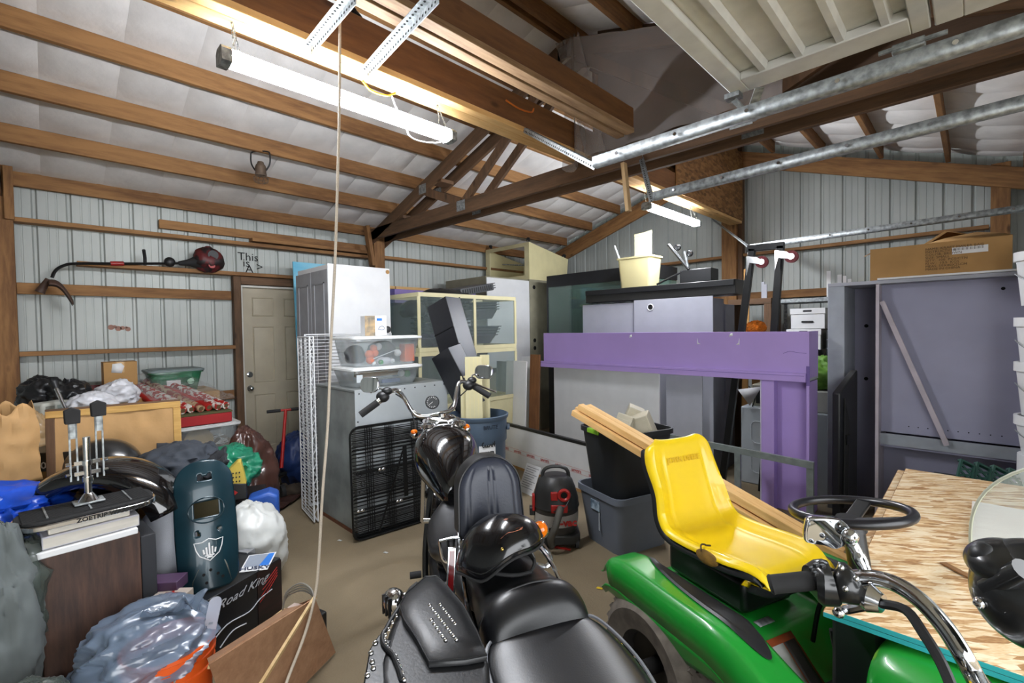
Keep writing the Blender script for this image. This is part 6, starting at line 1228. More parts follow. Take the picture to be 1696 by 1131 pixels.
def wheel(par, c, R, wd, tire=rubber, rim=chrome, spokes=0, name='wheel', tread=0):
    """wheel with axle along local x"""
    hub = MB(); prof = [(R-wd*0.55, -wd*0.42), (R-wd*0.2, -wd*0.5), (R-wd*0.03, -wd*0.36), (R, -wd*0.15), (R, wd*0.15), (R-wd*0.03, wd*0.36), (R-wd*0.2, wd*0.5), (R-wd*0.55, wd*0.42)]
    m4 = Matrix.Translation(c) @ Matrix.Rotation(pi/2, 4, 'Y')
    t = MB().lathe([(r, z) for r, z in prof], 48, m4, cap=False).out(name, tire, par)
    MB().lathe([(R-wd*0.55, -wd*0.42), (R-wd*0.62, -wd*0.3), (R-wd*0.62, wd*0.3), (R-wd*0.55, wd*0.42)], 40, m4, cap=False).out('rim', rim, t)
    MB().lathe([(0.001, -wd*0.4), (0.03, -wd*0.4), (0.03, wd*0.4), (0.001, wd*0.4)], 20, m4).out('hub', rim, t)
    if spokes:
        s = MB()
        for i in range(spokes):
            a = 2*pi*i/spokes; b = a+0.35*(1 if i % 2 else -1); sd = (-1 if i % 4 < 2 else 1)*wd*0.3
            s.cyl(m4 @ Vector((0.028*cos(a), 0.028*sin(a), sd)), m4 @ Vector(((R-wd*0.6)*cos(b), (R-wd*0.6)*sin(b), 0)), 0.0022, n=5)
        s.out('spokes', chrome, t)['kind'] = 'stuff'
    else: MB().lathe([(0.03, wd*0.1), (R-wd*0.62, wd*0.2), (R-wd*0.62, -wd*0.2), (0.03, -wd*0.1)], 36, m4, cap=False).out('rim_disc', rim, t)
    if tread:
        s = MB()
        for i in range(tread):
            a = 2*pi*i/tread
            for sd in (-1, 1):
                for k in range(3):
                    x = sd*wd*(0.07+0.12*k); aa = a+(0.5*k+(0.25 if sd > 0 else 0))*2*pi/tread*0.5
                    rr = R+0.004-(0.010 if k == 2 else 0); p = Vector(c)+Vector((x, rr*cos(aa), rr*sin(aa)))
                    mm = Matrix.Translation(p) @ Matrix.Rotation(aa-pi/2, 4, 'X') @ Matrix.Rotation(sd*0.5, 4, 'Z'); s.cbox((0, 0, 0), (wd*0.11, 0.020, 0.016), mm)
        s.out('tread_lugs', tire, t)['kind'] = 'stuff'
    return t
# ---------------------------------------------------------------- garden tractor
TO = CP(0.865, 2.07); TR_ = cp_ang(0.41, -0.91)
tr_ = thing('garden_tractor', 'green garden tractor with yellow seat and black steering wheel', 'tractor', (TO.x, TO.y, 0), TR_)
green = mat('tractor_green', '1c8a2e', 0.28, 0, 0.12, 3, coat=0.5); yellow = mat('tractor_yellow', 'e4c212', 0.36, 0, 0.03, 3, coat=0.3, bump=0.12, bscale=260, bdist=0.002)
def ss(a, b, x): t = max(0, min(1, (x-a)/(b-a))); return t*t*(3-2*t)
def deckz(x, y):
    ax = abs(x); f = ss(0.20, 0.30, ax)
    top = 0.49+0.115*f*(1-ss(0.38, 0.75, y)*0.85)-0.02*(1-ss(-0.18, -0.05, y))
    top -= ss(0.34, 0.60, y)*0.17*(1-f); top -= 0.14*ss(0.415, 0.47, ax)**1.5
    top -= 0.10*ss(-0.14, -0.24, y) if y < -0.14 else 0
    return top
def deck(u, v):
    x = -0.455+0.91*u; y = -0.24+1.06*v
    x *= 1-0.10*ss(-0.10, -0.24, y) if y < -0.10 else 1
    return (x, y, deckz(x, y))
MB().grid(deck, 60, 60).out('fender_deck', green, tr_, ang=60, solid=0.006)
for s in (-1, 1):
    MB().grid(lambda u, v, s=s: (s*(0.455-0.02*(1-v)), -0.17+0.72*u, (deckz(0.455, -0.17+0.72*u))*v+(1-v)*(deckz(0.455, -0.17+0.72*u)-0.03-0.06*sin(pi*u))), 30, 4).out('fender_skirt', green, tr_, solid=0.006)
for s in (1, -1):
    def vent(u, v, s=s, k=1.0):
        a = 2*pi*u; r = v; yy = 0.25+0.31*r*sin(a)*k; xx = s*(0.30+0.06*r*cos(a)*k+0.03*((yy-0.17)/0.3)); return (xx, yy, deckz(xx, yy)+0.008+0.006*(0.78 < r < 0.95))
    MB().grid(vent, 40, 8, True).out('fender_pocket', blackp, tr_, ang=60)
wheel(tr_, (0.355, 0.10, 0.265), 0.265, 0.23, mat('tyre_highlit', '655d54', 0.85, 0, 0.3, 20), mat('rim_dark', '1d1b1a', 0.5), tread=30, name='rear_wheel')  # tyre colour lightened all over: highlights on the tread put into the base colour
wheel(tr_, (-0.335, 0.10, 0.262), 0.262, 0.23, mat('tyre_highlit', '4a453f'), mat('rim_yellow', 'c9a215', 0.4), name='rear_wheel')
for s in (-1, 1): wheel(tr_, (s*0.36, 1.28, 0.19), 0.19, 0.15, mat('tyre_highlit', '4a453f'), mat('rim_yellow', 'c9a215', 0.4), name='front_wheel')
MB().box(-0.22, -0.15, 0.22, 0.22, 1.5, 0.36).out('chassis', blackm, tr_, 0.01); MB().box(-0.46, 0.50, 0.24, -0.22, 0.86, 0.27).box(0.22, 0.50, 0.24, 0.46, 0.86, 0.27).out('footboards', rubber, tr_)['kind'] = 'stuff'
MB().box(-0.14, -0.1, 0.50, 0.14, 0.3, 0.63).out('seat_mount', blackm, tr_, 0.02)
dense_h = dense([(0.76, 0.21, 0.68, 0.36), (0.80, 0.235, 0.715, 0.36), (1.1, 0.24, 0.70, 0.36), (1.45, 0.22, 0.66, 0.36), (1.56, 0.16, 0.62, 0.38)]); loft(dense_h, 32, pw=3.2).out('hood', green, tr_)
MB().prism([(-0.12, 0.60), (0.12, 0.60), (0.12, 0.75), (-0.12, 0.75)], 0.36, 0.715, 'z').out('dash_tower', blackp, tr_, 0.02)
MB().cyl((-0.03, 0.62, 0.70), (-0.045, 0.575, 0.92), 0.032).out('steering_column', blackp, tr_)
sw = MB(); C0 = Vector((-0.045, 0.565, 0.965)); tl_ = Matrix.Rotation(radians(9), 3, 'X')
sw.rings([C0+tl_ @ Vector((0.168*cos(2*pi*i/48), 0.168*sin(2*pi*i/48), 0)) for i in range(48)], 0.0155, 12, closed=True)
swo = sw.out('steering_wheel', mat('wheel_rubber', '15151a', 0.32, 0, 0.1), tr_)
for a in (radians(-15), radians(195), radians(95)):
    e = C0+tl_ @ Vector((0.165*cos(a), 0.165*sin(a), 0)); MB().beam(C0-Vector((0, 0, 0.035)), e, 0.045, 0.014).out('spoke', blackp, swo, 0.004)
MB().cyl(C0-Vector((0, 0, 0.06)), C0-Vector((0, 0, 0.022)), 0.05, 0.04).out('wheel_hub', blackp, swo)
# seat
SP = spline([(0, 0.375, 0.625), (0, 0.39, 0.665), (0, 0.36, 0.695), (0, 0.25, 0.692), (0, 0.08, 0.680), (0, -0.03, 0.690), (0, -0.085, 0.745), (0, -0.115, 0.84), (0, -0.145, 0.94), (0, -0.165, 1.01), (0, -0.180, 1.045), (0, -0.200, 1.058), (0, -0.220, 1.04)], 6)
def seatfn(o):
    def fn(u, v):
        k = v*(len(SP)-1); i = min(int(k), len(SP)-2); p = SP[i].lerp(SP[i+1], k-i); t = (SP[i+1]-SP[i]).normalized(); n = Vector((0, -t.z, t.y)); n = -n if n.z < 0 and p.z < 0.72 else n
        n = Vector((0, t.z, -t.y)) if v > 0.0 else n
        if n.z < 0 and p.y > 0: n = -n
        w_ = 0.225-0.02*ss(0.26, 0.39, p.y)-0.022*ss(0.70, 0.90, p.z)
        if v > 0.62: w_ *= (max(0.02, 1-((v-0.62)/0.38)**2.2*0.93))**0.5
        if p.y > 0.29: w_ *= sqrt(max(0.2, 1-((p.y-0.29)/0.14)**2*0.45))
        s = (u-0.5)*2; b = 0.055*abs(s)**3.5*(1-0.75*ss(0.80, 1.0, p.z))
        groove = -0.006*math.exp(-((abs(s)-0.62)/0.05)**2)*ss(0.05, 0.15, v)*(1-ss(0.70, 0.78, v))
        drop = 0.04*max(0, abs(s)-0.9)/0.1*ss(0.06, 0.16, v)
        return p+Vector((s*w_, 0, 0))+n*(b+groove-drop+o)
    return fn
seat = MB().grid(seatfn(0), 40, 90).out('seat', yellow, tr_, ang=80, solid=0.006)
MB().grid(seatfn(-0.028), 20, 60).out('seat_shell', blackp, seat, ang=80, solid=0.01)
MB().ell((0.222, 0.20, 0.700), (0.014, 0.055, 0.028), 14, 8).out('torn_patch', mat('torn_foam', '7a5a1c', 0.9, 0, 0.4, 30), seat)
MB().tube([(0.15, 0.15, 0.712), (0.18, 0.155, 0.722), (0.20, 0.17, 0.735), (0.215, 0.165, 0.735), (0.232, 0.18, 0.72)], 0.0035, 6).out('crack_line', mat('crack_brown', '3a2a10', 0.9), seat)
text('embossed_lettering', 'JOHN DEERE', 0.035, mat('yellow_emboss', 'd3ab10', 0.4), seat, frame((0.0, -0.142, 0.975), (-1, 0, 0), (0, -0.3, 1)), bold=0.0006)
# decals and floor details ahead of the seat
MB().box(0, 0, 0, 0.001, 0, 0)
def ondeck(x, y, o=0.006): return Vector((x, y, deckz(x, y)+o))
def decal(name, x0, y0, x1, y1, m, par=None, o=0.006): 
    return MB().grid(lambda u, v: ondeck(x0+(x1-x0)*u, y0+(y1-y0)*v, o), 4, 4).out(name, m, par or tr_, solid=0.001)
orl = mat('decal_orange', '9a4a26', 0.5); 
for k in range(2):
    dd = decal('warning_label', 0.02, 0.40+0.20*k, 0.19, 0.58+0.20*k, orl); decal('white_field', 0.09, 0.42+0.20*k, 0.18, 0.56+0.20*k, mat('dull_white', 'b9b9b4', 0.6), dd, 0.0085); decal('text_field', 0.03, 0.42+0.2*k, 0.085, 0.56+0.2*k, mat('decal_dark', '2a2725', 0.6), dd, 0.0085)
decal('silver_label', 0.05, 0.33, 0.13, 0.36, steel)
lv = MB().tube([(-0.03, 0.45, 0.45), (-0.03, 0.47, 0.58), (-0.02, 0.50, 0.64)], 0.008).out('lever', blackm, tr_); MB().ell((-0.02, 0.505, 0.655), (0.018, 0.018, 0.024), 12, 8).out('lever_knob', mat('orange_plastic', 'd8571c'), lv)
MB().tube([(0.10, 0.62, 0.50), (0.10, 0.60, 0.58), (0.11, 0.60, 0.62)], 0.007).out('pedal_stalk', blackm, tr_); MB().cbox((0.16, 0.60, 0.40), (0.08, 0.12, 0.02)).out('pedal', rubber, tr_, 0.004)
# ---------------------------------------------------------------- chipboard sheets over the tractor hood
osb = osb_mat('osb_bright', ['8a6238', 'b0875a', 'c8a678', 'd8bf98', 'e0cfb0'], 75, -0.95)
teal_e = mat('teal_edge_paint', '1f8f93', 0.6, 0, 0.15)
OX0, OY0, OX1, OY1, OZ = -0.285, 1.64, 0.93, 3.55, 0.735
for k, (dx, dy, lb) in enumerate(((0, 0, 'top chipboard sheet with teal edge lying over the tractor hood'), (-0.035, -0.0, 'lower chipboard sheet peeking out under the top one'))):
    t = thing('chipboard_sheet', lb, 'board', mat4=T(OX0+dx, OY0+dy, OZ-0.0145*k)); MB().box(0, 0, 0, OX1-OX0, OY1-OY0, 0.0125).out('sheet', osb, t); 
    lab(MB().box(0.0, -0.003, -0.0, OX1-OX0, -0.0005, 0.0128).out('painted_edge', teal_e, t), 'teal painted edge'); MB().box(-0.002, 0, 0.0005, -0.0005, OY1-OY0, 0.012).out('raw_edge', mat('osb_edge', '8a6238', 0.8, 0, 0.2, 60), t)
sh_ = thing('sawhorse', 'timber sawhorse under the far end of the chipboard sheets', 'sawhorse')
MB().box(-0.25, 3.2, 0.66, 0.9, 3.29, 0.715).out('beam', WDx, sh_)
for x in (-0.15, 0.8):
    for s in (-1, 1): MB().beam((x, 3.245+s*0.22, 0), (x, 3.245+s*0.03, 0.665), 0.06, 0.03).out('leg', WDz, sh_)
wb_ = thing('white_board', 'white painted board lying on the chipboard under the windshield', 'board')
a = W(1610, 829, Z=0.765); b = W(1604, 919, Z=0.765); yv = (a-b).normalized(); xv = Vector((yv.y, -yv.x, 0))
wb_.matrix_world = frame(b, xv, yv); Lw = (a-b).length
MB().box(0, -0.55 if 0 else 0, -0.017, 0.5, Lw, 0.0).out('board', mat('whitewashed', 'dedad2', 0.7, 0, 0.06, 3, stretch=(1, 8, 1)), wb_, 0.002)
q = W(1560, 935, Z=0.75); t = MB().beam(W(1562, 932, Z=0.752), W(1612, 958, Z=0.756), 0.022, 0.004).out('wood_splinter', WD, None); tag(t, 'long wood splinter lying on the chipboard', 'wood scrap')
# ---------------------------------------------------------------- motorcycle A, facing away
mA = thing('motorcycle', 'black motorcycle facing away with high chrome handlebars and round gauge', 'motorcycle')
AO = CP(-0.40, 2.62); hA = (-0.26, 0.965); rzA = cp_ang(*hA); MA = Matrix.Translation((AO.x, AO.y, 0)) @ Matrix.Rotation(rzA, 4, 'Z')
def outA(mb, name, m, par=mA, **k): o = mb.out(name, m, par, **k); o.matrix_local = MA if par is mA else Matrix.Identity(4); return o
tk_ = loft(dense([(0.02, 0.06, 1.03, 0.92), (-0.01, 0.105, 1.07, 0.86), (-0.09, 0.160, 1.09, 0.82), (-0.20, 0.165, 1.075, 0.79), (-0.32, 0.115, 1.01, 0.77), (-0.42, 0.06, 0.91, 0.76), (-0.45, 0.03, 0.86, 0.77)]), 32, pw=2.3)
tank_ = outA(tk_, 'fuel_tank', gloss_black)
for x in (-0.085, 0.085):
    c = MB(); c.lathe([(0.04, 0), (0.043, 0.008), (0.035, 0.022), (0.015, 0.028), (0.001, 0.029)], 24, c=(x, -0.06, 1.07)); o = c.out('fuel_cap', chrome, tank_)
P_ = lambda *a: [W(x, y, d=d) for x, y, d in a]
hb_ = MB().tube(P_((622, 668, 2.52), (637, 655, 2.56), (650, 647, 2.60), (660, 648, 2.63), (670, 660, 2.66), (681, 679, 2.68), (692, 688, 2.69), (710, 689, 2.70), (728, 685, 2.72), (745, 680, 2.76), (753, 670, 2.80), (756, 650, 2.84), (760, 635, 2.87), (768, 632, 2.90), (780, 637, 2.92), (795, 645, 2.92)), 0.0125, 12, 5)
hbo = hb_.out('handlebar', chrome, mA)
MB().cyl(*P_((597, 687, 2.50), (626, 666, 2.53)), 0.019).out('left_grip', rubber, hbo); MB().cyl(*P_((785, 640, 2.92), (811, 656, 2.90)), 0.019).out('right_grip', rubber, hbo)
for (x, y, d) in ((634, 657, 2.56), (776, 638, 2.91)):
    q = W(x, y, d=d); k = MB().ell(q, (0.04, 0.035, 0.032), 14, 8).out('switch_housing', blackp, hbo); MB().ell(q+Vector((0.01, 0.02, 0.03)), (0.03, 0.03, 0.022), 12, 8).out('master_cylinder', blackp, k)
MB().tube(P_((640, 660, 2.60), (628, 668, 2.62), (600, 683, 2.60)), 0.006).out('clutch_lever', chrome, hbo); MB().tube(P_((785, 634, 2.96), (802, 642, 2.97), (822, 649, 2.96)), 0.006).out('brake_lever', chrome, hbo)
for (cx, cy, d, w_, h_, st, en) in ((612, 637, 2.62, 31, 26, (640, 650, 2.58), (622, 645, 2.62)), (801, 616, 2.98, 32, 23, (776, 636, 2.92), (790, 622, 2.97))):
    c = W(cx, cy, d=d); x = R_*0.93-F_*0.37*(1 if cx > 700 else 0.15); m4 = frame(c, x, Vector((0, 0, 1))+F_*0.12); s = d/775
    mo = MB().prism(rrect(w_*s, h_*s, h_*s*0.4, 6), -0.014, 0.004, 'z', m4).out('mirror', chrome, hbo, 0.003); MB().prism(rrect(w_*s*0.9, h_*s*0.88, h_*s*0.36, 6), 0.0045, 0.006, 'z', m4 @ Matrix.Translation((0, 0, 0))).out('mirror_glass', mat('mirror_glass', 'c8ccd0', 0.03, 1, 0), mo)
    MB().tube([W(*st[:2], d=st[2]), W((st[0]+en[0])/2, min(st[1], en[1])-1, d=d), W(*en[:2], d=en[2])], 0.005).out('mirror_stem', chrome, mo)
g = W(716, 666, d=2.64); gn = (CAMP-g).normalized(); m4 = Matrix.Translation(g) @ Matrix((R_, gn.cross(R_), gn)).transposed().to_4x4()
ga = MB().lathe([(0.03, -0.05), (0.04, -0.03), (0.04, 0.0), (0.036, 0.004)], 28, m4).out('gauge_housing', blackp, mA); MB().lathe([(0.001, 0.005), (0.034, 0.005)], 28, m4, cap=False).out('gauge_face', mat('gauge_face', '2e3032', 0.3), ga)
tk2_ = MB(); 
for i in range(14): a = radians(-50+i*20); tk2_.cbox((0, 0, 0), (0.002, 0.007, 0.001), m4 @ Matrix.Rotation(a, 4, 'Z') @ Matrix.Translation((0, 0.028, 0.006)))
tk2_.out('gauge_ticks', paper, ga)['kind'] = 'stuff'; MB().cbox((0, 0.01, 0.007), (0.002, 0.026, 0.001), m4 @ Matrix.Rotation(radians(130), 4, 'Z')).out('needle', paper, ga)
outA(loft([(0.06, 0.05, 1.115, 1.05), (0.03, 0.085, 1.125, 1.045), (-0.02, 0.085, 1.12, 1.045), (-0.045, 0.03, 1.105, 1.05)], 20, pw=3), 'top_clamp', chrome)
outA(MB().cyl((0, -0.01, 1.115), (0, -0.01, 1.135), 0.022), 'stem_nut', chrome)
for s in (-1, 1):
    outA(MB().cyl((s*0.085, 0.03, 1.09), (s*0.085, 0.45, 0.36), 0.022), 'fork_leg', chrome)
    q = W(*((687, 719) if s < 0 else (773, 710)), d=2.62); k = MB().ell(q, (0.024, 0.024, 0.024), 14, 8).out('turn_signal', chrome, mA); MB().ell(q+Vector((0.004, -0.006, 0.014)), (0.02, 0.02, 0.015), 12, 8).out('amber_lens', amber, k)
outA(MB().lathe([(0.001, -0.12), (0.05, -0.10), (0.085, -0.02), (0.09, 0.0), (0.001, 0.01)], 28, Matrix.Translation((0, 0.16, 0.93)) @ Matrix.Rotation(-pi/2, 4, 'X')), 'headlight', chrome)
bo = wheel(mA, (0, 0.52, 0.32), 0.32, 0.10, spokes=36, name='front_wheel'); bo.matrix_local = MA
bo = wheel(mA, (0, -0.98, 0.31), 0.31, 0.14, spokes=36, name='rear_wheel'); bo.matrix_local = MA
def arc_f(cy, cz, R, w_, a0, a1): return lambda u, v: (((v-0.5)*w_), cy+(R-0.03*abs((v-0.5)*2)**3)*cos(a0+(a1-a0)*u), cz+(R-0.03*abs((v-0.5)*2)**3)*sin(a0+(a1-a0)*u))
outA(MB().grid(arc_f(0.52, 0.32, 0.35, 0.13, radians(20), radians(150)), 30, 8), 'front_fender', gloss_black, solid=0.004)
outA(MB().grid(arc_f(-0.98, 0.31, 0.35, 0.18, radians(40), radians(190)), 36, 10), 'rear_fender', gloss_black, solid=0.004)
outA(loft(dense([(-0.40, 0.06, 0.80, 0.72), (-0.50, 0.13, 0.76, 0.67), (-0.68, 0.14, 0.73, 0.63), (-0.80, 0.11, 0.76, 0.66), (-1.05, 0.08, 0.74, 0.66), (-1.15, 0.04, 0.71, 0.67)]), 24), 'seat', leather)
for s in (-1, 1): outA(MB().tube([(s*0.03, 0.0, 0.98), (s*0.11, -0.12, 0.50), (s*0.12, -0.2, 0.24), (s*0.12, -0.6, 0.22), (s*0.11, -0.98, 0.31)], 0.016), 'frame_tube', blackm)
eng = outA(MB().box(-0.10, -0.48, 0.22, 0.10, -0.10, 0.42), 'engine_case', mat('engine_black', '26272a', 0.4, 0.5), bev=0.03)
for k, a in enumerate((0.38, -0.38)):
    cy = MB()
    for i in range(9):
        mm = Matrix.Translation((0, -0.28, 0.40)) @ Matrix.Rotation(-a, 4, 'X') @ Matrix.Translation((0, 0, 0.03+i*0.03)); cy.prism(rrect(0.15, 0.13, 0.03, 3), 0, 0.014, 'z', mm)
    cy.prism(rrect(0.10, 0.10, 0.03, 3), 0, 0.30, 'z', Matrix.Translation((0, -0.28, 0.38)) @ Matrix.Rotation(-a, 4, 'X')); cy.out('finned_cylinder', mat('engine_black', '26272a'), eng)
outA(MB().tube([(0.13, -0.15, 0.5), (0.16, -0.2, 0.3), (0.16, -0.5, 0.22), (0.16, -1.1, 0.22)], 0.028), 'exhaust_pipe', chrome)
for s in (-1, 1): outA(MB().cyl((s*0.14, -0.12, 0.30), (s*0.20, -0.12, 0.30), 0.018), 'foot_peg', rubber)
MB().cyl(*P_((702, 862, 2.3), (722, 862, 2.3)), 0.014).out('foot_peg', chrome, mA); MB().cyl(*P_((712, 890, 2.2), (726, 880, 2.25)), 0.010).out('brake_pedal', chrome, mA)
MB().tube(P_((655, 652, 2.64), (672, 665, 2.66), (684, 690, 2.66), (690, 715, 2.62)), 0.004).out('clutch_cable', blackp, mA); MB().tube(P_((774, 645, 2.90), (750, 668, 2.84), (735, 690, 2.75)), 0.004).out('throttle_cable', blackp, mA)
q = W(652, 995, d=1.72); tsg = MB().ell(q, (0.045, 0.04, 0.045), 18, 12).out('rear_signal', chrome, mA); MB().cyl(q, W(672, 985, d=1.74), 0.010).out('signal_stalk', chrome, tsg); 
for i in range(3): MB().cbox(q+Vector((-0.01+0.02*i, -0.035, 0.0)), (0.006, 0.01, 0.07)).out('black_fin', blackp, tsg)
outA(MB().tube([(0, 0.0, 0.0), (0.0, 0, 0.0)], 0.001) if 0 else MB().cyl((-0.10, -0.60, 0.24), (-0.26, -0.64, 0.012), 0.012), 'side_stand', blackm)
# ---------------------------------------------------------------- motorcycle B, facing the photographer
BO = CP(-0.075, 1.70); hB = (0.37, -0.93); rzB = cp_ang(*hB)
mB_ = thing('motorcycle', 'black studded touring motorcycle pointing at the camera with a padded backrest', 'motorcycle', (BO.x, BO.y, 0), rzB); MBm = Matrix.Translation((BO.x, BO.y, 0)) @ Matrix.Rotation(rzB, 4, 'Z'); MBi = MBm.inverted()
def wB(x, y, d): return MBi @ W(x, y, d=d)
def padf(front, dx=0.0):
    def fn(u, v):
        z = 0.835+0.285*v; s = (u-0.5)*2; hw = 0.128-0.012*v
        if v > 0.60: hw *= sqrt(max(0.0, 1-((v-0.60)/0.40)**2*0.97))
        if v < 0.08: hw *= 0.9+0.1*(v/0.08)
        b = 0.028*(1-abs(s)**4)*(1-abs(2*v-1)**5) if front else 0
        b += -0.005*(math.exp(-((abs(s)-0.09)/0.03)**2)+math.exp(-((abs(s)-0.74)/0.03)**2))*(1 if 0.08 < v < 0.88 else 0) if front else 0
        return (s*hw, -0.03+0.01*(1-v)+b-0.03*v, z)
    return fn
pad = MB().grid(padf(True), 44, 44).out('backrest_pad', mat('pad_leather', '272b38', 0.42, 0, 0.2, 8, bump=0.2, bscale=130, bdist=0.003), mB_, ang=80)
def pedge(u, v):
    a = padf(True); k = u*4
    if k < 1: p = a(0, k)
    elif k < 3: p = a((k-1)/2, 1)
    else: p = a(1, 4-k)
    return (p[0], p[1]-0.065*v, p[2])
side = MB(); pts = [Vector(padf(True)(0, i/40)) for i in range(41)]+[Vector(padf(True)(1, 1-i/40)) for i in range(41)]
vs = []; 
for p in pts: vs += [p, p+Vector((0, -0.035, 0.004)), p+Vector((0, -0.07, 0))]
side.add(vs, [(3*i+j, 3*i+3+j, 3*i+4+j, 3*i+1+j) for i in range(81) for j in range(2)]+[tuple(3*i+2 for i in range(82))]); side.out('backrest_shell', leather, pad, ang=50)
MB().rings([p+Vector((0, 0.002, 0)) for p in pts], 0.004, 6, closed=True).out('piping', leather, pad)
for s in (-1, 1):
    MB().tube([(s*0.10, -0.085, 0.98), (s*0.115, -0.07, 0.86), (s*0.125, 0.0, 0.72), (s*0.13, 0.10, 0.58)], 0.010).out('sissy_bar', chrome, mB_)
    MB().tube([(s*0.13, 0.02, 0.82), (s*0.155, 0.12, 0.79), (s*0.165, 0.22, 0.72), (s*0.15, 0.22, 0.66), (s*0.135, 0.05, 0.66)], 0.008).out('rail', chrome, mB_)
# passenger seat with front bolster, rider seat with piping and studs
pst = dense([(-0.02, 0.07, 0.76, 0.68), (0.03, 0.12, 0.795, 0.66), (0.14, 0.135, 0.80, 0.64), (0.26, 0.15, 0.815, 0.62), (0.34, 0.165, 0.835, 0.60), (0.40, 0.16, 0.80, 0.60), (0.425, 0.13, 0.74, 0.62), (0.43, 0.08, 0.70, 0.64)])
ps_ = loft(pst, 36, pw=2.6).out('passenger_seat', leather, mB_, ang=60)
MB().rings([(0.172*cos(a), 0.335+0.02*sin(a*2)*0, 0.72+0.118*sin(a)) for a in [radians(5+i*170/30) for i in range(31)]], 0.003, 6).out('seam', leather, ps_)
rst = dense([(0.385, 0.10, 0.74, 0.64), (0.40, 0.17, 0.755, 0.62), (0.47, 0.205, 0.745, 0.60), (0.60, 0.21, 0.735, 0.58), (0.74, 0.17, 0.735, 0.60), (0.86, 0.10, 0.75, 0.62), (0.92, 0.05, 0.76, 0.66)])
rs_ = loft(rst, 40, pw=2.8).out('rider_seat', leather, mB_, ang=60)
rim = [(w_*0.93*s, y, zt-0.020) for s in (-1,) for y, w_, zt, zb in rst]+[(w_*0.93, y, zt-0.020) for y, w_, zt, zb in rst[::-1]]
MB().rings(rim, 0.005, 6).out('piping', mat('pale_piping', '6d6f74', 0.4), rs_)
def stud(m, p, n, r=0.007): 
    p = Vector(p); n = Vector(n).normalized(); q = n.orthogonal().normalized(); b = n.cross(q); k = len(m.v)
    vs = [p+(q*cos(a)+b*sin(a))*r for a in [2*pi*i/8 for i in range(8)]]+[p+n*r*0.5+(q*cos(a)+b*sin(a))*r*0.7 for a in [2*pi*i/8 for i in range(8)]]+[p+n*r*0.8]
    m.add(vs, [(i, (i+1) % 8, 8+(i+1) % 8, 8+i) for i in range(8)]+[(8+i, 8+(i+1) % 8, 16) for i in range(8)])
def studs(par, lst, r=0.006):
    base = None
    for p, n in lst:
        m = MB(); stud(m, (0, 0, 0), (0, 0, 1), r)
        if base is None: o = m.out('stud', chrome, par, ang=60); base = o.data
        else: o = bpy.data.objects.new('stud', base); COL.objects.link(o); o.parent = par
        o.rotation_mode = 'QUATERNION'; o.rotation_quaternion = Vector((0, 0, 1)).rotation_difference(Vector(n)); o.location = p
L_ = []
for s in (-1, 1):
    for i in range(16):
        st = rst[3+int(i*(len(rst)-8)/16)]; L_.append(((s*st[1]*1.0, st[0], st[2]-0.055), (s, 0, 0.3)))
studs(rs_, L_, 0.007)
# saddlebags
bgl = mat('bag_leather', '17181a', 0.40, 0, 0.3, 7, bump=0.15, bscale=120, bdist=0.003)
fl3 = [W(712, 965, d=1.46), W(806, 1096, d=1.16), W(662, 1018, d=1.30)]; pn = (fl3[1]-fl3[0]).cross(fl3[2]-fl3[0]).normalized(); pn = pn if pn.dot(CAMP-fl3[0]) > 0 else -pn
def onpl(px, py, off=0.0):
    v = F_+R_*((px-848)/FPX)-U_*((py-565.5)/FPX); t = (fl3[0]-CAMP).dot(pn)/v.dot(pn); return MBi @ (CAMP+v*t+pn*off)
nB = (MBi.to_3x3() @ pn).normalized()
bag = thing('saddlebag', 'black leather saddlebag with a wide flap and rows of silver studs', 'saddlebag', mat4=MBm)
outl = [(704, 962), (722, 961), (740, 978), (768, 1012), (790, 1055), (806, 1096), (770, 1103), (710, 1107), (688, 1065), (668, 1035), (661, 1010), (672, 990)]
P3 = [onpl(x, y, 0.012) for x, y in outl]; cc = sum(P3, Vector())/len(P3)
m = MB(); n = len(P3); rings_ = [[p for p in P3], [cc+(p-cc)*0.96+nB*0.005 for p in P3], [cc+(p-cc)*0.55+nB*0.010 for p in P3]]
vs = sum(rings_, [])+[cc+nB*0.011]; vs += [p-nB*0.010 for p in P3]
m.add(vs, [(k*n+i, k*n+(i+1) % n, (k+1)*n+(i+1) % n, (k+1)*n+i) for k in range(2) for i in range(n)]+[(2*n+i, 2*n+(i+1) % n, 3*n) for i in range(n)]+[(3*n+1+i, 3*n+1+(i+1) % n, (i+1) % n, i) for i in range(n)])
flp = m.out('flap', bgl, bag, ang=60)
MB().rings([cc+(p-cc)*0.985+nB*0.004 for p in P3], 0.0025, 6, closed=True).out('flap_piping', bgl, flp)
body_o = [(700, 952), (730, 955), (775, 1005), (812, 1095), (815, 1160), (650, 1190), (628, 1120), (632, 1080), (645, 1040), (668, 985)]
Bt = [onpl(x, y, 0.0) for x, y in body_o]; m = MB(); n = len(Bt); bk = [p-nB*0.13 for p in Bt]
m.add(Bt+bk, [tuple(range(n)), tuple(range(n, 2*n))[::-1]]+[(i, n+i, n+(i+1) % n, (i+1) % n) for i in range(n)]); m.out('bag_body', bgl, bag, 0.02, 3)
Z2 = lambda x, y: (590+x*0.277, 840+y*0.277)
rowA = [(435+i*17.5, 632+i*23) for i in range(10)]; rowB = [(498+i*17.5, 628+i*23) for i in range(6)]; rowC = [(445+i*16.5, 722+i*24) for i in range(6)]
studs(flp, [(onpl(*Z2(x, y), 0.023), nB) for x, y in rowA+rowB+rowC], 0.0056)
rowD = [(375, 470), (335, 508), (315, 547), (293, 585), (265, 622), (240, 660), (215, 700), (193, 742), (172, 775), (168, 805), (175, 835), (190, 858), (218, 884), (233, 901), (247, 933), (260, 966), (273, 1003), (285, 1042)]
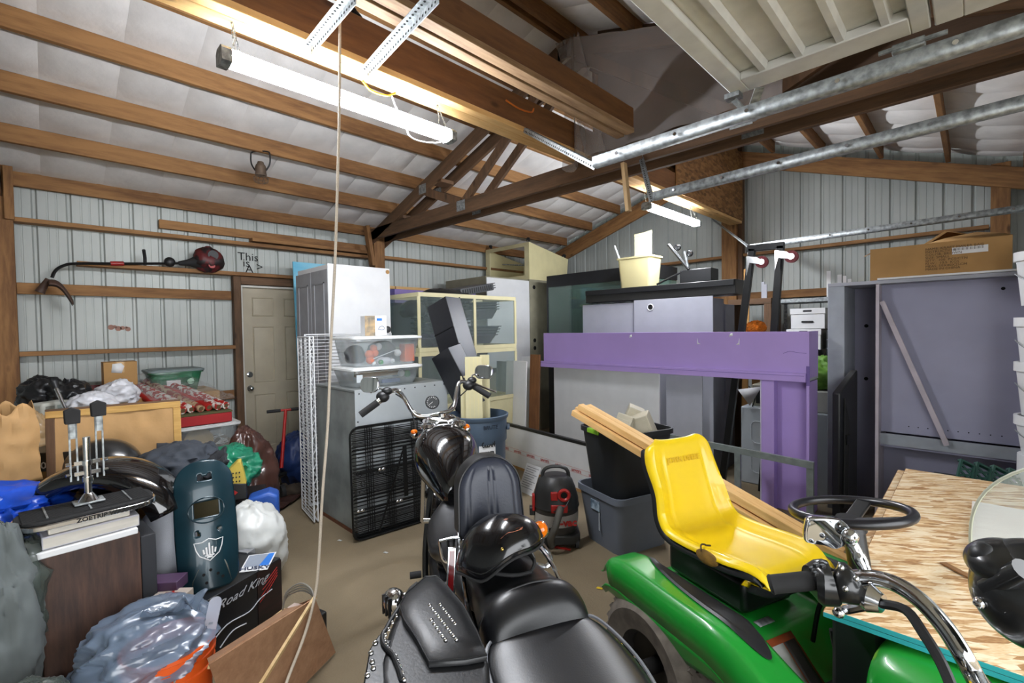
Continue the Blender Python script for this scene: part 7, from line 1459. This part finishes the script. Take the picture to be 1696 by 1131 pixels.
ed = MB().tube([onpl(*Z2(x-14, y-4), 0.006) for x, y in rowD], 0.006).out('edge_binding', bgl, bag); studs(ed, [(onpl(*Z2(x, y), 0.006), nB) for x, y in rowD], 0.006)
st2 = MB(); st2.add([onpl(*p, 0.002) for p in ((628, 1050), (612, 1075), (602, 1131), (606, 1160), (640, 1160), (636, 1100), (648, 1062))]+[onpl(*p, -0.03) for p in ((628, 1050), (612, 1075), (602, 1131), (606, 1160), (640, 1160), (636, 1100), (648, 1062))], [tuple(range(7)), tuple(range(7, 14))[::-1]]+[(i, 7+i, 7+(i+1) % 7, (i+1) % 7) for i in range(7)])
s2 = st2.out('side_strap', bgl, bag, 0.004); studs(s2, [(onpl(x, y, 0.004), nB) for x, y in ((621, 1067), (614, 1083), (616, 1098), (618, 1108), (640, 1070), (608, 1120), (622, 1066))], 0.007)
# reflector, signals, rack
q = wB(748, 945, 1.60); a = wB(749, 906, 1.62); b = wB(746, 985, 1.58)
nn = (MBi.to_3x3() @ (CAMP-W(748, 945, d=1.6))).normalized(); rf = MB().beam(a, b, 0.030, 0.016, nn).out('reflector_housing', chrome, mB_, 0.003); MB().beam(a.lerp(b, 0.08)+nn*0.009, b.lerp(a, 0.08)+nn*0.009, 0.018, 0.006, nn).out('red_reflector', mat('red_reflector', '8a0f14', 0.15, coat=1), rf)
q = wB(894, 877, 1.80); n2 = (MBi.to_3x3() @ (CAMP-W(894, 877, d=1.80))).normalized(); sg_ = MB().ell(q-n2*0.01, (0.036, 0.036, 0.036), 18, 12).out('turn_signal', chrome, mB_); MB().ell(q+n2*0.012, (0.031, 0.031, 0.031), 20, 14).out('amber_lens', amber, sg_); MB().cyl(wB(868, 876, 1.78), q, 0.009).out('signal_stalk', chrome, sg_)
MB().tube([wB(850, 850, 1.80), wB(870, 872, 1.78), wB(897, 900, 1.75), wB(912, 925, 1.72), wB(905, 938, 1.70), wB(888, 935, 1.70)], 0.009).out('side_rail', chrome, mB_); MB().tube([wB(842, 860, 1.80), wB(862, 885, 1.78), wB(885, 925, 1.74)], 0.007).out('side_rail', chrome, mB_)
rk_ = MB(); 
for pts_ in (((728, 896), (733, 925), (745, 932), (757, 930)), ((728, 896), (750, 891), (768, 889)), ((742, 893), (744, 926)), ((768, 876), (762, 905), (757, 930)), ((752, 892), (752, 930))): rk_.tube([wB(x, y, 1.72) for x, y in pts_], 0.0055, 8)
rk_.out('chrome_rack', chrome, mB_)['kind'] = 'stuff'
wheel(mB_, (0, 0.10, 0.33), 0.33, 0.16, name='rear_wheel', rim=mat('wheel_alloy', '8a8c90', 0.35, 0.9)); MB().grid(arc_f(0.10, 0.33, 0.385, 0.20, radians(60), radians(185)), 36, 10).out('rear_fender', gloss_black, mB_, solid=0.004)
MB().tube([(0.17, 0.9, 0.35), (0.20, 0.6, 0.24), (0.20, 0.1, 0.24), (0.20, -0.25, 0.26)], 0.04).out('exhaust_pipe', chrome, mB_)
for s in (-1, 1): MB().tube([(s*0.04, 1.30, 0.85), (s*0.12, 1.2, 0.4), (s*0.13, 0.9, 0.24), (s*0.13, 0.4, 0.26), (s*0.11, 0.10, 0.33)], 0.018).out('frame_tube', blackm, mB_)
loft(dense([(0.84, 0.08, 0.80, 0.66), (0.92, 0.13, 0.86, 0.66), (1.05, 0.16, 0.90, 0.68), (1.18, 0.15, 0.91, 0.70), (1.28, 0.09, 0.88, 0.74)]), 30, pw=2.4).out('fuel_tank', gloss_black, mB_)
MB().box(-0.13, 0.70, 0.20, 0.13, 1.12, 0.62).out('engine', mat('engine_black', '26272a'), mB_, 0.05, 3)
# front end, steering turned to its left
C_st = CP(0.62, 0.52); f_ = Vector(CP(0.84, 0.54)).normalized(); 
fork_l = [MBi @ Vector((C_st.x, C_st.y, 0.98)), MBi @ (Vector((C_st.x, C_st.y, 0.33))+f_*0.42)]
sdv = (MBi.to_3x3() @ Vector((-f_.y, f_.x, 0)))
for s in (-1, 1): MB().cyl(fork_l[0]+sdv*0.10*s, fork_l[1]+sdv*0.10*s, 0.024).out('fork_leg', chrome, mB_)
fw = wheel(mB_, (0, 0, 0), 0.32, 0.12, name='front_wheel', rim=mat('wheel_alloy', '8a8c90')); fw.matrix_local = Matrix.Translation((fork_l[1].x, fork_l[1].y, 0.33)) @ Matrix.Rotation(atan2(f_.y, f_.x)-pi/2-rzB, 4, 'Z')
MB().beam(fork_l[0]+sdv*0.13, fork_l[0]-sdv*0.13, 0.08, 0.05).out('fork_clamp', chrome, mB_, 0.01)
bar = [wB(1350, 962, 1.0), wB(1405, 957, 0.98), wB(1445, 957, 0.955), wB(1485, 968, 0.92), wB(1525, 995, 0.88), wB(1562, 1035, 0.845), wB(1592, 1080, 0.815), wB(1625, 1140, 0.78), MBi @ Vector((C_st.x, C_st.y, 1.02))]
hb2 = MB().tube(bar, 0.0155, 18, 10).out('handlebar', mat('worn_chrome', 'c9cbce', 0.10, 1, 0.05), mB_)
g0, g1_ = wB(1274, 968, 1.025), wB(1348, 961, 1.0)
MB().rings([g0, g0.lerp(g1_, 0.05), g0.lerp(g1_, 0.1), g1_], [0.017, 0.021, 0.0195, 0.0195], 20).out('left_grip', rubber, hb2)
cs_ = MB().rings([wB(1342, 961, 1.0), wB(1350, 960, 1.0), wB(1362, 964, 0.99), wB(1380, 966, 0.985), wB(1385, 964, 0.98)], [0.030, 0.040, 0.046, 0.044, 0.030], 20).out('switch_housing', mat('satin_black', '191a1b', 0.3, coat=0.4), hb2, ang=50)
MB().rings([wB(1386, 962, 0.98), wB(1392, 964, 0.975), wB(1412, 966, 0.965), wB(1424, 962, 0.96)], [0.030, 0.040, 0.040, 0.026], 20).out('clutch_clamp', mat('satin_black', '191a1b'), hb2, ang=50)
for i, (x, y) in enumerate(((1352, 936), (1362, 938), (1350, 950), (1345, 942))): MB().cbox(wB(x, y, 0.955), (0.012, 0.009, 0.008)).out('switch_button', blackp, cs_, 0.002)
for (x, y) in ((1400, 975), (1393, 940), (1418, 958)): MB().ell(wB(x, y, 0.925), (0.006, 0.006, 0.006), 10, 6).out('bolt', chrome, cs_)
MB().tube([wB(1440, 1000, 0.94), wB(1450, 996, 0.93), wB(1430, 1004, 0.96), wB(1400, 1010, 1.0), wB(1392, 1012, 1.0)], 0.009).out('clutch_lever', chrome, hb2); MB().ell(wB(1389, 1014, 1.0), (0.012, 0.012, 0.012), 12, 8).out('lever_ball', chrome, hb2)
MB().rings([wB(1425, 985, 0.95), wB(1440, 990, 0.94), wB(1462, 1000, 0.92)], [0.02, 0.028, 0.018], 16).out('lever_bracket', chrome, hb2)
MB().tube([wB(1460, 1000, 0.92), wB(1500, 1010, 0.88), wB(1530, 1050, 0.84), wB(1560, 1100, 0.80), wB(1585, 1160, 0.76)], 0.009).out('clutch_cable', blackp, hb2)
MB().tube([wB(1532, 1008, 0.89), wB(1562, 1040, 0.88), wB(1600, 1090, 0.86), wB(1640, 1140, 0.84)], 0.008).out('brake_hose', rubber, hb2)
# mirror on chrome stem
mc0 = W(1372, 884, d=1.02); sc_ = 0.94/775; mo4 = frame(mc0, R_*0.96+F_*-0.28, Vector((0.05, 0, 1)))
shp = [(-34, 12), (-28, 24), (8, 27), (24, 22), (36, 6), (34, -8), (14, -26), (-6, -22), (-32, -20), (-36, -6)]
shp = [(p.x, p.y) for p in spline([(a, b, 0) for a, b in shp], 3, True)]
mi = MB(); nn_ = len(shp); mi.add([(x*sc_*k, y*sc_*k, z) for k, z in ((1.0, 0), (1.05, -0.004), (1.03, -0.016), (0.6, -0.030)) for x, y in shp], [(r*nn_+i, r*nn_+(i+1) % nn_, (r+1)*nn_+(i+1) % nn_, (r+1)*nn_+i) for r in range(3) for i in range(nn_)]+[tuple(range(nn_))[::-1], tuple(range(3*nn_, 4*nn_))])
mo = mi.out('mirror', chrome, mB_, ang=60); mo.matrix_local = MBi @ mo4
mg = MB(); mg.prism([(x*sc_*0.93, y*sc_*0.92) for x, y in shp], 0.0005, 0.002); mg.out('mirror_glass', mat('mirror_glass', 'c8ccd0'), mo)
sm = MB().rings(spline([wB(1404, 888, 1.0), wB(1414, 905, 0.99), wB(1424, 925, 0.98), wB(1436, 950, 0.97)], 5), [0.010]*4+[0.012]*5+[0.014]*3+[0.012]*4, 12).out('mirror_stem', chrome, mB_)
MB().ell(wB(1408, 888, 0.99), (0.016, 0.016, 0.016), 14, 10).out('mirror_joint', chrome, sm)
# instrument pod and windshield
pq = wB(1712, 985, 0.74); MB().ell(pq, (0.075, 0.075, 0.085), 30, 20).out('instrument_pod', mat('satin_black', '191a1b'), mB_); pq2 = wB(1668, 932, 0.76); MB().ell(pq2, (0.062, 0.05, 0.035), 24, 16).out('pod_cap', mat('satin_black', '191a1b'), mB_); MB().cyl(wB(1640, 975, 0.75), wB(1700, 945, 0.70), 0.018).out('pod_tube', mat('satin_black', '191a1b'), mB_); MB().ell(wB(1623, 998, 0.75), (0.009, 0.009, 0.009), 12, 8).out('pod_bolt', chrome, mB_); MB().ell(wB(1630, 920, 0.76), (0.02, 0.02, 0.02), 14, 8).out('pod_knob', blackp, mB_)
wc0 = CP(0.93, 0.66)+f_*0.27; sv_ = Vector((-f_.y, f_.x, 0))
def wsh(u, v):
    s = (u-0.5)*2; h = 0.37*v; hw = 0.245*sqrt(max(0.0, 1-(max(0, v-0.35)/0.65)**2.6)); p = wc0+sv_*hw*s-f_*(0.10*s*s*0.6)+Vector((0, 0, 1.0+h))+f_*(-0.08*v); return tuple(MBi @ p)
ws = MB().grid(wsh, 30, 24).out('windshield', glassy('windshield_clear', 'd6dcd8', 0.16, 0.04, 0.05), mB_, ang=80, solid=0.003)
ws.parent = mB_
MB().rings([wsh(0, i/24) for i in range(25)]+[wsh(1, 1-i/24) for i in range(25)], 0.003, 6).out('windshield_edge', mat('edge_cloudy', 'b9bba8', 0.4), ws)
hl = MBi @ (Vector((C_st.x, C_st.y, 0.93))+f_*0.20); MB().lathe([(0.001, -0.12), (0.06, -0.09), (0.09, -0.02), (0.095, 0.0), (0.001, 0.012)], 28, Matrix.Translation(hl) @ (MBi.to_3x3() @ Matrix((sv_, Vector((0, 0, 1)), f_)).transposed()).to_4x4()).out('headlight', chrome, mB_)
# helmet resting on the passenger seat
hm2 = mat('helmet_black', '0c0c0e', 0.2, 0, 0.2, 12, coat=0.35)
hq = MBm @ Vector((0.035, 0.145, 0.855)); he = thing('motorcycle_helmet', 'scratched glossy black half helmet on the passenger seat', 'helmet', hq, rzB+0.55)
def hsh(o):
    def fn(u, v):
        a = 2*pi*u; y = sin(a); low = -0.035-0.030*ss(-0.2, -0.9, y)+0.085*ss(0.15, 0.95, y); ph = v*pi/2
        z = 0.125*cos(v*pi*0.5)+(low)*v; r = sin(min(1, v*1.02)*pi*0.5)**0.9
        return ((0.134+o)*r*cos(a), (0.150+o)*r*y, z+o*(1-v)+0.0)
    return fn
MB().grid(hsh(0), 56, 24, True).out('shell', hm2, he, ang=80, solid=0.004)
MB().grid(hsh(-0.010), 40, 16, True).out('liner', blackp, he, ang=80, solid=0.006)
MB().rings([hsh(0.002)(i/56, 1) for i in range(56)], 0.0045, 8, closed=True).out('edge_trim', rubber, he); MB().rings([hsh(0.002)(i/56, 0.90) for i in range(56)], 0.0022, 6, closed=True).out('ridge', gloss_black, he)
for s in (1, -1): q = Vector(hsh(0.003)(0.25+0.14*s, 0.72)); MB().ell(q, (0.006, 0.006, 0.006), 10, 6).out('snap_stud', mat('brass', 'a38a4a', 0.3, 1), he)
def patch(u0, v0, pts, m, nm):
    MB().add([hsh(0.0035)(u0+a, v0+b) for a, b in pts], [tuple(range(len(pts)))]).out(nm, m, he, flat=True, solid=0.0005)
brn = mat('scrape_brown', '7a4023', 0.6)
patch(0.16, 0.50, [(-0.055, 0.04), (-0.02, 0.0), (0.03, -0.02), (0.065, -0.01), (0.05, 0.03), (0.01, 0.03)], brn, 'brown_scrape'); patch(0.16, 0.22, [(-0.02, 0), (0.01, -0.02), (0.03, 0.01), (0.0, 0.03)], brn, 'brown_scrape')
for s in (-1, 1): MB().tube([(s*0.10, 0.02, -0.02), (s*0.06, 0.10, -0.025), (0, 0.13, -0.03)], 0.006).out('chin_strap', rubber, he)
# red stick on the floor by the vacuum
t = MB().beam(W(915, 905, Z=0.008), W(945, 910, Z=0.008), 0.012, 0.012).out('red_stick', redp, None); tag(t, 'small red stick on the floor in front of the shop vacuum', 'stick')
for k, (px, py, c, lb) in enumerate(((987, 974, 'e2c22a', 'tiny yellow leaf on the floor left of the green fender'), (558, 895, 'c9c9c4', 'small white paper scrap on the floor left of the metal cabinet'), (634, 915, 'c9c9c4', 'tiny white scrap on the floor below the wire dog crate'))):
    q = W(px, py, Z=0.002); t = MB().add([q, q+Vector((0.04, 0.01, 0.004)), q+Vector((0.03, 0.03, 0.001)), q+Vector((0.0, 0.018, 0.003))], [(0, 1, 2, 3)]).out('floor_scrap', mat('scrap%d' % k, c, 0.7), None, solid=0.001); tag(t, lb, 'litter')
# ================================================================== put each thing's Empty at the thing's own base
bpy.context.view_layer.update()
for o in [o for o in SC.objects if o.type == 'EMPTY' and o.parent is None and o.get('category') and o.location.length < 1e-6 and abs(o.rotation_euler.z) < 1e-6]:
    pts = [c.matrix_world @ Vector(b) for c in o.children_recursive if c.type == 'MESH' for b in c.bound_box]
    if not pts: continue
    lo = Vector([min(p[i] for p in pts) for i in range(3)]); hi = Vector([max(p[i] for p in pts) for i in range(3)])
    off = Vector(((lo.x+hi.x)/2, (lo.y+hi.y)/2, lo.z))
    for c in o.children: c.location = c.location-off
    o.location = off
